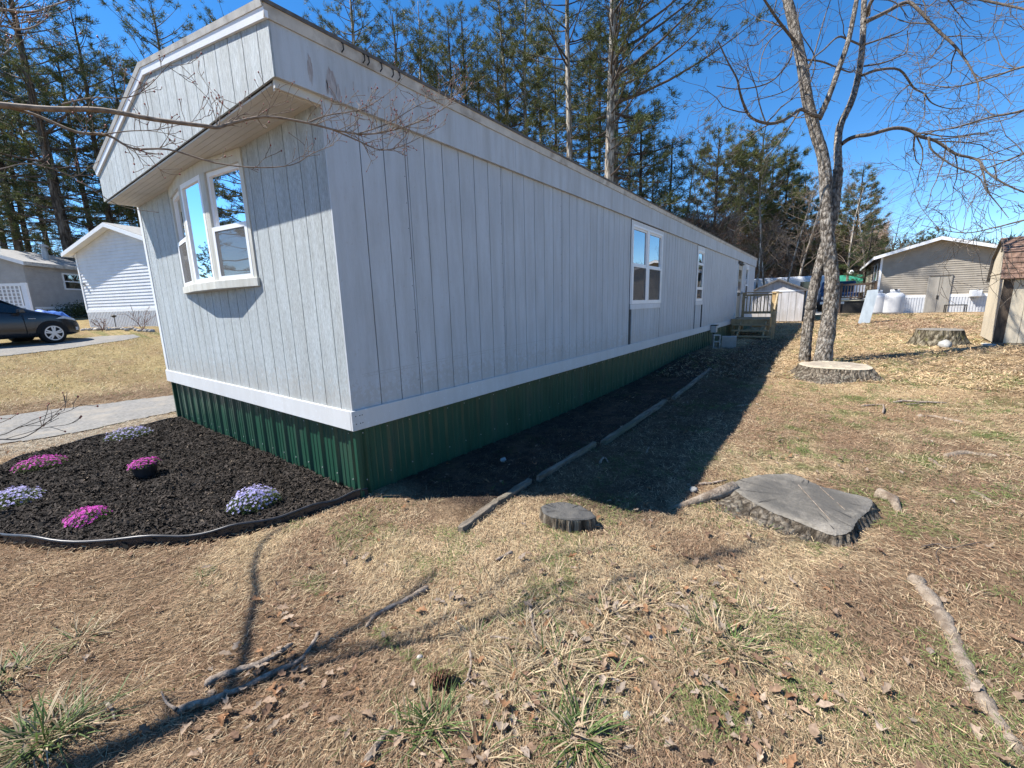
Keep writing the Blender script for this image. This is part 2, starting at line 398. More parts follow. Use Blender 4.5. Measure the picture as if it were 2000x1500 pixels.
# ------------------------------------------------------------------ ground
rng = np.random.default_rng(7)
MULCH = [(.02,.03),(-.38,.08),(-.69,.18),(-.94,.32),(-1.26,.62),(-1.55,1.04),(-1.74,1.47),(-1.86,2.2),(-1.84,3.0),(-1.66,3.57),(-1.42,3.9),(-1.11,4.10),(-.61,4.22),(.02,4.33)]
def in_poly(x, y, poly):
    x = np.asarray(x); y = np.asarray(y); r = np.zeros(x.shape, bool); n = len(poly)
    for i in range(n):
        x0, y0 = poly[i]; x1, y1 = poly[(i+1) % n]
        c = ((y0 > y) != (y1 > y)) & (x < (x1-x0)*(y-y0)/(y1-y0+1e-12)+x0)
        r ^= c
    return r
def ground_col(x, y):
    x = np.asarray(x, float); y = np.asarray(y, float)
    straw = np.array([.52,.395,.245]); duff = np.array([.295,.205,.132]); green = np.array([.15,.175,.06]); red = np.array([.26,.165,.10]); soil = np.array([.075,.056,.045]); sand=np.array([.42,.37,.29])
    n1 = fnoise(x, y, .8, 11); n2 = fnoise(x, y, 2.6, 23); n3 = fnoise(x, y, 7, 31)
    k = sstep(.42, .58, n1*.5+n2*.5)[..., None]
    c = duff*(1-k)+straw*k
    # yellower lawn far right and left
    yl = (sstep(3, 7, x)*sstep(-.9, -1.6, y))[..., None]*.6
    c = c*(1-yl)+(straw*np.array([1.06,1.02,.92]))*yl
    yl = sstep(7.2, 9.0, y)[..., None]*.8*(1-sstep(20,30,x))[..., None]
    c = c*(1-yl)+(np.array([.36,.285,.135])*(.8+.4*n2[..., None]))*yl
    g = (sstep(.52, .70, n2*.5+n3*.5)*(sstep(1.0, 3.0, x)*sstep(-1.9, -2.6, y)*.85+.14))[..., None]
    g = np.maximum(g, (sstep(.5,.62,n3)*sstep(14.5,15.5,y)*(1-sstep(18,20,y))*.8)[..., None])
    c = c*(1-g)+green*g
    r = (sstep(.52, .68, fnoise(x, y, 1.7, 47))*.45)[..., None]
    c = c*(1-r)+red*r
    # duff at the camera's left and right front
    d = np.maximum((1-sstep(-1.5, -.6, x+y*.25))*sstep(-2.2, -1.2, y), sstep(-2.9, -3.3, y)*(1-sstep(1.6, 3.2, x)))[..., None]*.75
    c = c*(1-d)+duff*np.array([1.0,.98,.95])*(.85+.3*n2[..., None])*d
    # house shade painted into the duff between the border timbers and the lawn
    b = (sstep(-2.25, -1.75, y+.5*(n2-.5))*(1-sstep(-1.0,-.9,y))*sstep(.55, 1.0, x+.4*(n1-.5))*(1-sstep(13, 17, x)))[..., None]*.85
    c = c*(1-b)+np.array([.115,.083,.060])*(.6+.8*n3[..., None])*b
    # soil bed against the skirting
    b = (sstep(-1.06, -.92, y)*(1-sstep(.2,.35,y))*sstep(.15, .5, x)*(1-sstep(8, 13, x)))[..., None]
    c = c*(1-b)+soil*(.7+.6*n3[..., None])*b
    # raked leaf litter in front of the far house, reddish
    b = (np.exp(-((x-20)/3.5)**2-((y+5.2)/2.0)**2)*.7)[..., None]
    c = c*(1-b)+np.array([.30,.19,.13])*b
    # bare earth verge beyond the driveway
    b = ((sstep(6.4, 6.9, y)*(1-sstep(7.5, 8.3, y+.8*(n1-.5)))*(1-sstep(3,5,x))))[..., None]*.85
    c = c*(1-b)+np.array([.22,.155,.10])*b
    b = (sstep(4.1,4.25,y)*(1-sstep(4.75,5.0,y))*(1-sstep(2,3,x)))[..., None]
    c = c*(1-b)+sand*b
    c = c*1.10
    far = sstep(45, 70, np.hypot(x, y))[..., None]
    return c*(1-far)+np.array([.12,.10,.06])*far
def grid_axis(c, fine, n_f, far):
    a = [0.0]; s = fine
    while a[-1] < far:
        if len(a) > n_f: s *= 1.07
        a.append(a[-1]+s)
    a = np.array(a)
    return c+np.concatenate([-a[:0:-1], a])
gx = grid_axis(.6, .05, 60, 260); gy = grid_axis(-1.4, .05, 50, 260)
XX, YY = np.meshgrid(gx, gy, indexing='ij')
ZZ = H(XX, YY)
inb = in_poly(XX, YY, MULCH)
ZZ = ZZ-np.where(inb, .03, 0)
nx, ny = XX.shape
V = np.stack([XX, YY, ZZ], -1).reshape(-1, 3)
idx = np.arange(nx*ny).reshape(nx, ny)
F = np.stack([idx[:-1,:-1], idx[1:,:-1], idx[1:,1:], idx[:-1,1:]], -1).reshape(-1, 4)
M['ground'], _gn, _b = new_mat('ground')
_at = _gn.nodes.new('ShaderNodeAttribute'); _at.attribute_name = 'col'; _v = pos_node(_gn)
_c = mixc(_gn, 1.0, _at.outputs['Color'], ramp(_gn, noise(_gn, _v, 60, 5, .75), [(.30, (.25,.24,.23)), (.68, (1.25,1.25,1.25))]), 'MULTIPLY')
_c = mixc(_gn, 1.0, _c, ramp(_gn, noise(_gn, _v, 9, 6, .8), [(.32, (.52,.48,.45)), (.64, (1.2,1.2,1.2))]), 'MULTIPLY')
_c = mixc(_gn, ramp(_gn, noise(_gn, _v, 1.7, 6, .75), [(.50, (0,0,0)), (.68, (.55,.55,.55))]), _c, (.17,.115,.075))
_gn.links.new(_c, _b.inputs['Base Color']); _b.inputs['Roughness'].default_value = .95; _b.inputs['Specular IOR Level'].default_value = .1
bump(_gn, _b, noise(_gn, _v, 38, 7, .8), 1.0, .03)
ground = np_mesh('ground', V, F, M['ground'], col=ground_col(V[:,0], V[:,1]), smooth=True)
tag(ground, kind='structure')

def sheet(name, poly, mat, step, dz, bumpy=0.0):
    xs = [p[0] for p in poly]; ys = [p[1] for p in poly]
    ax = np.arange(min(xs), max(xs)+step, step); ay = np.arange(min(ys), max(ys)+step, step)
    X, Y = np.meshgrid(ax, ay, indexing='ij')
    Z = H(X, Y)+dz+(fnoise(X, Y, 5, 3)-.5)*bumpy
    ix = np.arange(X.size).reshape(X.shape)
    F = np.stack([ix[:-1,:-1], ix[1:,:-1], ix[1:,1:], ix[:-1,1:]], -1).reshape(-1, 4)
    cx = (X[:-1,:-1]+step/2).ravel(); cy = (Y[:-1,:-1]+step/2).ravel()
    F = F[in_poly(cx, cy, poly)]
    Vv = np.stack([X, Y, Z], -1).reshape(-1, 3)
    return Vv, F
DRIVE = [(-9,4.95),(-1.6,4.85),(-.8,4.75),(.2,4.95),(1.2,5.1),(1.2,6.35),(.5,6.5),(-.6,6.75),(-1.6,6.85),(-9,7.2)]
Vv, F = sheet('driveway', DRIVE, None, .05, .012)
Vv[:, 1] += (fnoise(Vv[:,0], Vv[:,1], 3, 5)-.5)*.08
tag(np_mesh('driveway', Vv, F, M['asphalt'], smooth=True), kind='structure')
LANE = [tuple(gp(u, v))[:2] for u, v in [(-140,722),(-60,706),(0,697),(60,690),(120,683),(200,671),(255,663),(274,658),(262,654),(200,657),(150,662),(60,671),(0,675),(-60,680),(-140,688)]]
Vv, F = sheet('neighbour_driveway', LANE, None, .07, .012)
tag(np_mesh('neighbour_driveway', Vv, F, M['asphalt'], smooth=True), kind='structure')
ROAD = [(25.5,-3.0),(25.5,.6),(36,2),(60,4),(60,-2),(38,-2.6),(31,-3.3)]
Vv, F = sheet('gravel_road', ROAD, None, .2, .04)
M['gravel'] = pmat('gravel', (.36,.34,.30), (.46,.44,.39), 20, .95, bscale=60, bstr=.4)
tag(np_mesh('gravel_road', Vv, F, M['gravel'], smooth=True), kind='structure')

# mulch bed
Vv, F = sheet('mulch_bed', MULCH, None, .035, .025, .035)
M['mulchbase'] = pmat('mulch_base', (.012,.010,.009), (.04,.033,.028), 40, .95, bscale=90, bstr=1.0, bdist=.02)
tag(np_mesh('mulch_bed', Vv, F, M['mulchbase'], smooth=True), kind='structure')
def scatter_quads(n, P, L, Wd, ang, tilt, roll, cols):
    """thin flat slips (one quad each)"""
    ca, sa = np.cos(ang), np.sin(ang)
    d = np.stack([ca*np.cos(tilt), sa*np.cos(tilt), np.sin(tilt)], -1)
    w = np.stack([-sa*np.cos(roll), ca*np.cos(roll), np.sin(roll)], -1)
    hl = (L/2)[:, None]; hw = (Wd/2)[:, None]
    V = np.stack([P-d*hl-w*hw, P+d*hl-w*hw, P+d*hl+w*hw, P-d*hl+w*hw], 1).reshape(-1, 3)
    F = np.arange(4*n).reshape(n, 4)
    return V, F, np.repeat(cols, 4, axis=0)
n = 130000
xy = np.stack([rng.uniform(-1.9, .05, n), rng.uniform(0, 4.4, n)], -1)
xy = xy[in_poly(xy[:,0], xy[:,1], MULCH)]; n = len(xy)
z = H(xy[:,0], xy[:,1])+.025+(fnoise(xy[:,0], xy[:,1], 5, 3)-.5)*.035+rng.uniform(0, .02, n)
sz = rng.gamma(2.0, .0045, n)+.005
t = rng.random(n)[:, None]
cols = np.array([.010,.009,.008])*(1-t)+np.array([.075,.060,.050])*t
pale = rng.random(n) < .015; cols[pale] = np.array([.24,.19,.14])*rng.uniform(.5, 1, (pale.sum(), 1))
V, F, C_ = scatter_quads(n, np.column_stack([xy, z]), sz*1.6, sz*rng.uniform(.25, .6, n), rng.uniform(0, 6.28, n), rng.normal(0, .45, n), rng.normal(0, .5, n), cols)
o = np_mesh('mulch_chips', V, F, M['mulch'], col=C_)
tag(o, 'black shredded bark mulch covering the flower bed', 'mulch', kind='stuff')

# garden edging: a low plastic strip with a bead on top
def edging(name, pts, label, hgt):
    P = []
    for i in range(len(pts)-1):
        for k in range(6):
            a = k/6; P.append((pts[i][0]*(1-a)+pts[i+1][0]*a, pts[i][1]*(1-a)+pts[i+1][1]*a))
    P.append(pts[-1])
    for _ in range(4):
        P = [P[0]]+[((P[i-1][0]+2*P[i][0]+P[i+1][0])/4, (P[i-1][1]+2*P[i][1]+P[i+1][1])/4) for i in range(1, len(P)-1)]+[P[-1]]
    r = thing(name, label, 'edging', G(*P[0]))
    base = r.location
    w = MB(); top = []
    for i in range(len(P)-1):
        a = Vector((*P[i], H(*P[i]))); b = Vector((*P[i+1], H(*P[i+1])))
        nrm = Vector((b.y-a.y, a.x-b.x, 0)).normalized()*.004
        hh = hgt+.012*math.sin(i*.7); h2 = hgt+.012*math.sin((i+1)*.7)
        w.hexa([a-nrm-base-Vector((0,0,.05)), a+nrm-base-Vector((0,0,.05)), b+nrm-base-Vector((0,0,.05)), b-nrm-base-Vector((0,0,.05))],
               [a-nrm-base+Vector((0,0,hh)), a+nrm-base+Vector((0,0,hh)), b+nrm-base+Vector((0,0,h2)), b-nrm-base+Vector((0,0,h2))])
        top.append(a-base+Vector((0,0,hh)))
    w.build('strip', M['black_plastic'], r)
    MB().tube(top, .011, 8).build('bead', M['black_plastic'], r, smooth=True)
edging('garden_edging', [(.06,.0),(-.16,.05)]+MULCH[1:9], 'black plastic edging strip curving round the near side of the mulch bed', .055)
edging('garden_edging', MULCH[8:14], 'thin black edging strip between the mulch bed and the driveway', .03)

# landscape timbers and loose border boards along the soil bed
def timber(p, q, w, h, label, dz=0.0, mat='timber', name='landscape_timber', cat='timber'):
    p = Vector((p[0], p[1], H(*p)+h/2+dz)); q = Vector((q[0], q[1], H(*q)+h/2+dz))
    r = thing(name, label, cat, p-Vector((0,0,h/2)))
    m = MB(); n = 10
    d = (q-p)
    for i in range(n+1):
        pass
    pts = [p+d*(i/n) for i in range(n+1)]
    side = Vector((-d.y, d.x, 0)).normalized()
    vs = []; fs = []
    for i, c in enumerate(pts):
        j = lambda s: (vnoise(i*.9, s, 1.0, 77)-.5)*.012
        vs += [c-side*(w/2+j(1))-Vector((0,0,h/2))-r.location, c+side*(w/2+j(2))-Vector((0,0,h/2))-r.location,
               c+side*(w/2+j(3))+Vector((0,0,h/2+j(4)))-r.location, c-side*(w/2+j(5))+Vector((0,0,h/2+j(6)))-r.location]
    for i in range(n):
        for k in range(4): fs.append((i*4+k, i*4+(k+1) % 4, (i+1)*4+(k+1) % 4, (i+1)*4+k))
    fs += [(3,2,1,0), tuple(n*4+k for k in range(4))]
    m.add(vs, fs); m.build('beam', M[mat], r, bevel=.006)
timber((.06,-1.00), (.50,-.955), .05, .06, 'short grey timber end piece lying nearest the camera beside the small stump', -.018)
timber((.50,-.955), (.95,-.94), .05, .055, 'sunlit weathered timber length butted against the shaded border timber', -.02)
timber((1.0,-.99), (2.1,-.97), .045, .085, 'shaded border timber of the soil bed, second length from the camera', -.03)
timber((2.2,-1.02), (4.4,-.99), .07, .05, 'long half-buried border timber in shade, middle length', -.005)
timber((4.6,-1.05), (7.4,-.98), .06, .05, 'far thin border timber in shade ending near the concrete block', -.005)
# ------------------------------------------------------------------ the mobile home
WD, LN = 4.347, 20.3
ZBB, ZBT, ZF, OV = .553, .705, 2.814, .305
ZFT, ZPK = 3.1165, 3.50
SP, G1 = .2032, .2515
home = thing('mobile_home', 'long pale grey mobile home with vertical board siding and green skirting', 'house')
TH = .012
wl = MB(); _x = .002
for (o0, o1, z0, z1) in [(5.53,7.06,1.44,2.70),(10.02,10.62,1.45,2.66),(17.84,18.46,1.55,2.62)]:
    wl.box(_x, o0, .004, .10, .56, ZF+.2); wl.box(o0, o1, .004, .10, .56, z0); wl.box(o0, o1, .004, .10, z1, ZF+.2); _x = o1
wl.box(_x, LN, .004, .10, .56, ZF+.2); wall_long = wl.build('wall_long_side', M['groove'], home)
wf = MB()
wf.box(.004, .10, .1005, 1.26, .56, ZF+.02); wf.box(.004, .10, 3.08, WD-.004, .56, ZF+.02); wf.box(.004, .10, 1.26, 3.08, .56, 1.72)
wall_front = wf.build('wall_front', M['groove'], home)
MB().box(LN-.1, LN, .10, WD, .4, ZF+.3).build('wall_back', M['siding_long'], home)
MB().box(.10, LN-.1, WD-.10, WD, .4, ZF+.3).build('wall_far_side', M['siding_long'], home)
MB().box(.1, LN-.1, .1, WD-.1, .42, .48).build('floor', M['interior'], home)
MB().box(.1, LN-.1, .1, WD-.1, 2.78, 2.80).build('ceiling', M['interior'], home)

# openings on the long side: (x0,x1,z0,z1)
OPEN = [(5.42,7.16,1.33,2.80),(9.90,10.76,1.32,2.80),(15.88,17.06,.70,2.80),(17.75,18.55,1.45,2.80)]
edges = [-.012]+[G1+i*SP for i in range(int((LN-G1)/SP)+1)]+[LN+.01]
GR = .0042
def plank(mesh_x0, mesh_x1, z0, z1, parent, mat, front=False, ztop=None):
    m = MB()
    if front:
        m.box(-TH, .002, mesh_x0, mesh_x1, z0, z1)
    else:
        m.box(mesh_x0, mesh_x1, -TH, .002, z0, z1)
    return m.build('plank', mat, parent)
for i in range(len(edges)-1):
    a, b = edges[i], edges[i+1]
    a2 = a+(GR if i else 0); b2 = b-GR
    segs = [(a2, b2)]
    if i % 6 == 3: segs = [(a2, a2+.016), (a2+.022, b2)]          # sheet joint: a double line
    for s0, s1 in segs:
        zs = [(ZBT-.03, ZF+.05)]
        x0, x1 = s0, s1
        for (o0, o1, z0, z1) in OPEN:
            if x1 > o0 and x0 < o1:
                if x0 < o0-.03: x1 = o0
                elif x1 > o1+.03: x0 = o1
                else: zs = [(ZBT-.03, z0)] if z0 > ZBT+.05 else []
        for z0, z1 in zs:
            if x1-x0 > .008: plank(x0, x1, z0, z1, wall_long, M['siding_long'])
# front wall boards
BAY0, BAY1 = 1.235, 3.10
fe = [.0]+[.13+i*SP for i in range(int((WD-.13)/SP)+1)]+[WD]
for i in range(len(fe)-1):
    a2 = fe[i]+(GR if i else .0025); b2 = fe[i+1]-(GR if i < len(fe)-2 else -.012)
    if b2-a2 < .01: continue
    zt = ZF-.02
    for lo, hi in ((a2, min(b2, BAY0)), (max(a2, BAY0), min(b2, BAY1)), (max(a2, BAY1), b2)):
        if hi-lo < .008: continue
        z1 = 1.70 if (lo >= BAY0-.001 and hi <= BAY1+.001) else zt
        plank(lo, hi, ZBT-.03, z1, wall_front, M['siding_front'], True)
# vertical corner trims
MB().box(-TH-.003, .03, WD+.0125, WD+.03, ZBT-.02, ZF-.02).build('corner_trim', M['trim'], home)
MB().box(-TH-.006, -TH+.001, WD-.055, WD+.03, ZBT-.02, ZF-.022).build('corner_trim', M['trim'], home)
# white band board above the skirting
bands = [0, 4.9, 9.8, 14.7, LN+.02]
for i in range(4):
    MB().box(bands[i]-(.033 if i == 0 else -.0015), bands[i+1], -.033, -TH-.001, ZBB, ZBT).build('band_board', M['trim'], home, bevel=.003)
MB().box(-.033, -TH-.001, -.0105, WD+.033, ZBB, ZBT).build('band_board', M['trim'], home, bevel=.003)
# faint lines left by a removed trim
sc = MB()
for (x0, z0, x1, z1) in [(.10,.965,1.6,1.0),(.10,.945,1.55,.975),(1.55,1.0,3.15,1.02),(1.65,.975,2.2,.985),(2.25,.86,3.16,.87),(1.7,.845,2.3,.855),(3.15,.72,3.16,1.02)]:
    sc.beam((x0,-TH-.0006,z0), (x1,-TH-.0006,z1), .0016, .0035)
M['scar'] = pmat('scar_line', (.35,.36,.37), (.45,.46,.47), 30, .8, bstr=0)
sc.build('trim_scar', M['scar'], home)
nl = MB(); rr = random.Random(4)
for k in range(0, 90, 6):
    x = G1+(k+2)*SP
    if x > LN or any(o0-.1 < x < o1+.1 for (o0,o1,_,_) in OPEN): continue
    for z in np.arange(.85, 2.75, .2):
        zz = z+rr.uniform(-.03,.03)
        nl.box(x-.018, x-.012, -TH-.0015, -TH, zz, zz+.006)
for x in (-.005, .03, .05): 
    for z in (.60, .66): nl.box(x, x+.007, -.0348, -.033, z, z+.007)
nl.build('nail_heads', M['dark_iron'], home)

# skirting: ribbed metal sheets 0.914 m wide
def ribs(w, h0, h1, mat_name='green_metal', pitch=.2286, rh=.021):
    prof = [(0.0, 0)]
    x = .0
    k = 0
    while True:
        c = .075+k*pitch
        if c+.05 > w: break
        prof += [(c-.030, 0), (c-.013, rh), (c+.013, rh), (c+.030, 0)]
        for q in (.085, .145):
            if c+q+.012 < w: prof += [(c+q-.010, 0), (c+q-.004, .005), (c+q+.004, .005), (c+q+.010, 0)]
        k += 1
    prof.append((w, 0))
    return prof
def skirt_panel(w, z0a, z0b, z1, front, off, parent):
    prof = ribs(w, 0, 0)
    m = MB(); vs = []; fs = []
    for t, d in prof:
        zb = z0a+(z0b-z0a)*t/w
        if front: vs += [(.038-d-.0005, off+t, zb), (.038-d-.0005, off+t, z1)]
        else: vs += [(off+t, .038-d-.0005, zb), (off+t, .038-d-.0005, z1)]
    n = len(prof)
    for i in range(n-1):
        fs.append((2*i, 2*i+2, 2*i+3, 2*i+1) if not front else (2*i+1, 2*i+3, 2*i+2, 2*i))
    m.add(vs, fs)
    o = m.build('skirting_sheet', M['green_metal'], parent)
    return o
PW = .9144
k = 0
while k*PW < LN-.05:
    w = min(PW, LN-k*PW)
    if k == 0: x = .035; w -= .035
    else: x = k*PW
    skirt_panel(w, float(H0(x, 0))-.06, float(H0(x+w, 0))-.06, ZBB+.02, False, x+.001, home); k += 1
k = 0
while k*PW < WD-.05:
    w = min(PW, WD-k*PW)
    skirt_panel(w-(.04 if k == 0 else 0), -.06, -.06, ZBB+.02, True, k*PW+(.04 if k == 0 else 0.001), home); k += 1
sw = MB()
for i in range(88):
    x = .075+i*.2286
    if x < LN: sw.box(x-.004, x+.004, .013, .017, .505, .513); sw.box(x-.004, x+.004, .013, .017, .12, .128)
for i in range(18):
    y = .115+i*.2286
    if y < WD-.1: sw.box(.013, .017, y-.004, y+.004, .50, .508); sw.box(.013, .017, y-.004, y+.004, .12, .128)
sw.build('skirting_screws', M['grey_metal'], home)
MB().box(.0, .034, .002, .034, -.08, ZBB+.01).build('skirting_corner', M['green_metal'], home)
MB().box(-.002, .04, WD-.03, WD, -.08, ZBB+.01).build('skirting_corner', M['green_metal'], home)
MB().box(.06, LN-.02, .06, WD-.06, -.08, ZBB-.02).build('foundation', M['interior'], home)

# roof
YR = WD/2
rf = MB()
e0, e1 = -.075, WD+.075
zr = ZPK+.085; ze = ZFT+.075
xf, xb = -OV-.045, LN+.06
rf.add([(xf,e0,ze),(xb,e0,ze),(xb,YR,zr),(xf,YR,zr),(xf,e1,ze),(xb,e1,ze),
        (xf,e0,ze-.022),(xb,e0,ze-.022),(xb,YR,zr-.022),(xf,YR,zr-.022),(xf,e1,ze-.022),(xb,e1,ze-.022)],
       [(0,1,2,3),(3,2,5,4),(6,9,8,7),(9,10,11,8),(0,6,7,1),(4,5,11,10),(0,3,9,6),(3,4,10,9),(1,7,8,2),(2,8,11,5)])
roof = rf.build('roof', M['shingle'], home)
# long fascia, in sheets
fs_ = [-OV, 2.1, 4.55, 6.98, 9.42, 11.86, 14.3, 16.74, LN+.03]
for i in range(len(fs_)-1):
    MB().box(fs_[i]+(.0015 if i else 0), fs_[i+1]-.0015, -.045, -.016, ZF, ZFT+.03).build('fascia_board', M['fascia_long'], home)
# metal drip trim over the long fascia, slightly flared
m = MB()
m.add([(xf+.01,-.068,ZFT+.055),(xb-.01,-.068,ZFT+.055),(xb-.01,-.056,ZFT-.012),(xf+.01,-.056,ZFT-.012),(xf+.01,-.047,ZFT-.012),(xb-.01,-.047,ZFT-.012),(xb-.01,-.047,ZFT+.055),(xf+.01,-.047,ZFT+.055)],
      [(0,3,2,1),(3,4,5,2),(4,7,6,5),(0,1,6,7),(0,7,4,3),(1,2,5,6)])
m.build('drip_trim', M['roof_edge'], roof)
# light hooks on the trim near the corner
for hx in (.14,.30,.335,.44,.54,.60):
    MB().tube([(hx,-.06,ZFT+.057),(hx+.004,-.079,ZFT+.045),(hx+.006,-.079,ZFT+.012),(hx-.006,-.072,ZFT-.008)], .0045, 6).build('gutter_hook', M['dark_iron'], home)
# front gable board above the soffit
def ztop(y): return ZFT+(ZPK-ZFT)*(1-abs(y-YR)/YR)
gb = MB().poly([(-OV+.001, -.014, ZF+.001), (-OV+.001, WD+.014, ZF+.001), (-OV+.001, WD+.014, ztop(WD)-.01), (-OV+.001, YR, ZPK-.01), (-OV+.001, -.014, ZFT-.01)], (.03, 0, 0)).build('gable_board', M['groove'], home)
ge = [-.046]+[.095+i*SP for i in range(int((WD-.095)/SP)+1)]+[WD+.046]
for i in range(len(ge)-1):
    a, b = ge[i]+(GR if i else 0), ge[i+1]-(GR if i < len(ge)-2 else 0)
    if b-a < .01: continue
    pts = [(-OV-.012, a, ZF-.004), (-OV-.012, b, ZF-.004), (-OV-.012, b, ztop(min(b, WD)))]
    if a < YR < b: pts.append((-OV-.012, YR, ZPK))
    pts.append((-OV-.012, a, ztop(max(a, 0))))
    MB().poly(pts, (.0125, 0, 0)).build('plank', M['siding_front'], gb)
# gable trims: white drip edge and tan roof edge, each side
for s in (0, 1):
    y0 = -.062 if s == 0 else WD+.062
    za = ZFT-.016; zb = ZPK-.004
    MB().hexa([(-OV-.030,y0,za),(-OV-.013,y0,za),(-OV-.013,YR,zb),(-OV-.030,YR,zb)], [(-OV-.038,y0,za+.05),(-OV-.013,y0,za+.05),(-OV-.013,YR,zb+.05),(-OV-.038,YR,zb+.05)]).build('drip_trim', M['white_vinyl'], roof)
    MB().hexa([(-OV-.044,y0,za+.0505),(-OV-.013,y0,za+.0505),(-OV-.013,YR,zb+.0505),(-OV-.044,YR,zb+.0505)], [(-OV-.052,y0,za+.086),(-OV-.013,y0,za+.086),(-OV-.013,YR,zb+.086),(-OV-.052,YR,zb+.086)]).build('roof_edge', M['roof_edge'], roof)
# soffit strips under the overhang
for i in range(6):
    MB().box(-OV+.004+.0495*i, -OV+.051+.0495*i, .03, WD-.0, ZF-.024, ZF-.012).build('soffit_strip', M['soffit'], home)
MB().box(-OV+.01, -.014, .006, .028, ZF-.055, ZF-.004).build('soffit_return', M['soffit'], home)
MB().box(-OV+.002, -.016, -.0155, .004, ZF-.05, ZF+.05).build('soffit_return', M['soffit'], home)

# ---- windows
def sash(parent, P, ux, uz, w, h, nrm, bar=.038, screen=False, name='sash'):
    """rectangular frame of four bars with a pane, P lower-left corner"""
    P = Vector(P); ux = Vector(ux); n = Vector(nrm); Z = Vector((0,0,1))
    m = MB()
    def bx(a0, a1, z0, z1, d0, d1):
        q = lambda a, z, d: P+ux*a+Z*z+n*d
        m.hexa([q(a0,z0,d0), q(a1,z0,d0), q(a1,z0,d1), q(a0,z0,d1)], [q(a0,z1,d0), q(a1,z1,d0), q(a1,z1,d1), q(a0,z1,d1)])
    bx(0, w, 0, bar, -.02, .012); bx(0, w, h-bar, h, -.02, .012); bx(0, bar, bar, h-bar, -.02, .012); bx(w-bar, w, bar, h-bar, -.02, .012)
    s = m.build(name, M['white_vinyl'], parent)
    q = lambda a, z, d: P+ux*a+Z*z+n*d
    g = MB(); g.add([q(bar,bar,-.004), q(w-bar,bar,-.004), q(w-bar,h-bar,-.004), q(bar,h-bar,-.004)], [(0,1,2,3)])
    g.build('pane', M['glass'], s)
    if screen:
        g = MB(); g.add([q(bar-.005,bar-.005,.008), q(w-bar+.005,bar-.005,.008), q(w-bar+.005,h-bar+.005,.008), q(bar-.005,h-bar+.005,.008)], [(0,1,2,3)])
        g.build('insect_screen', M['insect'], s)
    return s
def screen_mat():
    m = bpy.data.materials.new('insect_screen'); m.use_nodes = True; nt = m.node_tree; nt.nodes.clear()
    o = nt.nodes.new('ShaderNodeOutputMaterial'); d = nt.nodes.new('ShaderNodeBsdfDiffuse'); d.inputs['Color'].default_value = (.16,.155,.15,1)
    t = nt.nodes.new('ShaderNodeBsdfTransparent'); mx = nt.nodes.new('ShaderNodeMixShader'); mx.inputs[0].default_value = .62
    nt.links.new(t.outputs[0], mx.inputs[1]); nt.links.new(d.outputs[0], mx.inputs[2]); nt.links.new(mx.outputs[0], o.inputs['Surface']); return m
M['insect'] = screen_mat()

# three-facet bow window on the front
bay = MB()
PJ = .105
K = [(-.014, BAY0), (-PJ, 1.865), (-PJ, 2.475), (-.014, BAY1)]      # plan corners (x, y)
ZS, ZH = 1.745, ZF-.026
def facet_prism(m, off, z0, z1, inner=.05):
    for (x0, y0), (x1, y1) in zip(K[:-1], K[1:]):
        d = Vector((x1-x0, y1-y0, 0)).normalized(); n = Vector((-d.y, d.x, 0))*1.0
        if n.x > 0: n = -n
        a = Vector((x0, y0, 0))+n*off; b = Vector((x1, y1, 0))+n*off
        ai = a-n*inner; bi = b-n*inner
        m.hexa([(a.x,a.y,z0),(b.x,b.y,z0),(bi.x,bi.y,z0),(ai.x,ai.y,z0)], [(a.x,a.y,z1),(b.x,b.y,z1),(bi.x,bi.y,z1),(ai.x,ai.y,z1)])
hd = MB(); hd.poly([(.03,K[0][1]+.001,ZH-.10),(K[0][0]-.012,K[0][1]-.0,ZH-.10),(K[1][0]-.012,K[1][1],ZH-.10),(K[2][0]-.012,K[2][1],ZH-.10),(K[3][0]-.012,K[3][1],ZH-.10),(.03,K[3][1]-.001,ZH-.10)], (0,0,.10))
bow = hd.build('bow_window', M['trim_weathered'], home)
sl = MB(); sl.poly([(-.0125,K[0][1]-.03,ZS-.075),(K[0][0]-.022,K[0][1]-.03,ZS-.075),(K[1][0]-.030,K[1][1],ZS-.075),(K[2][0]-.030,K[2][1],ZS-.075),(K[3][0]-.022,K[3][1]+.03,ZS-.075),(-.0125,K[3][1]+.03,ZS-.075)], (0,0,.075))
sl.build('sill', M['trim_weathered'], bow, bevel=.004)
tags = [('double', 0), ('picture', 1), ('double', 2)]
for kind, i in tags:
    a = Vector((*K[i], 0)); b = Vector((*K[i+1], 0)); d = (b-a); w = d.length; d.normalize(); n = Vector((-d.y, d.x, 0))
    if n.x > 0: n = -n
    # jamb posts
    for t0 in (0.0, w-.045):
        p = a+d*t0; q = p+d*.045
        MB().hexa([p+n*.010+Vector((0,0,ZS)), q+n*.010+Vector((0,0,ZS)), q-n*.05+Vector((0,0,ZS)), p-n*.05+Vector((0,0,ZS))],
                  [p+n*.010+Vector((0,0,ZH-.10)), q+n*.010+Vector((0,0,ZH-.10)), q-n*.05+Vector((0,0,ZH-.10)), p-n*.05+Vector((0,0,ZH-.10))]).build('jamb', M['trim_weathered'], bow)
    p0 = a+d*.0455; ww = w-.091; hh = ZH-.10-ZS
    if kind == 'picture':
        sash(bow, (p0.x, p0.y, ZS), d, None, ww, hh, n, .04)
    else:
        sash(bow, (p0.x, p0.y, ZS), d, None, ww, hh*.5, n, .038, screen=True)
        sash(bow, (p0.x-n.x*.022, p0.y-n.y*.022, ZS+hh*.5-.03), d, None, ww, hh*.5+.03, n, .038)
MB().box(.55, .56, BAY0-.3, BAY1+.3, 1.3, 2.76).build('room_backdrop', M['interior'], home)
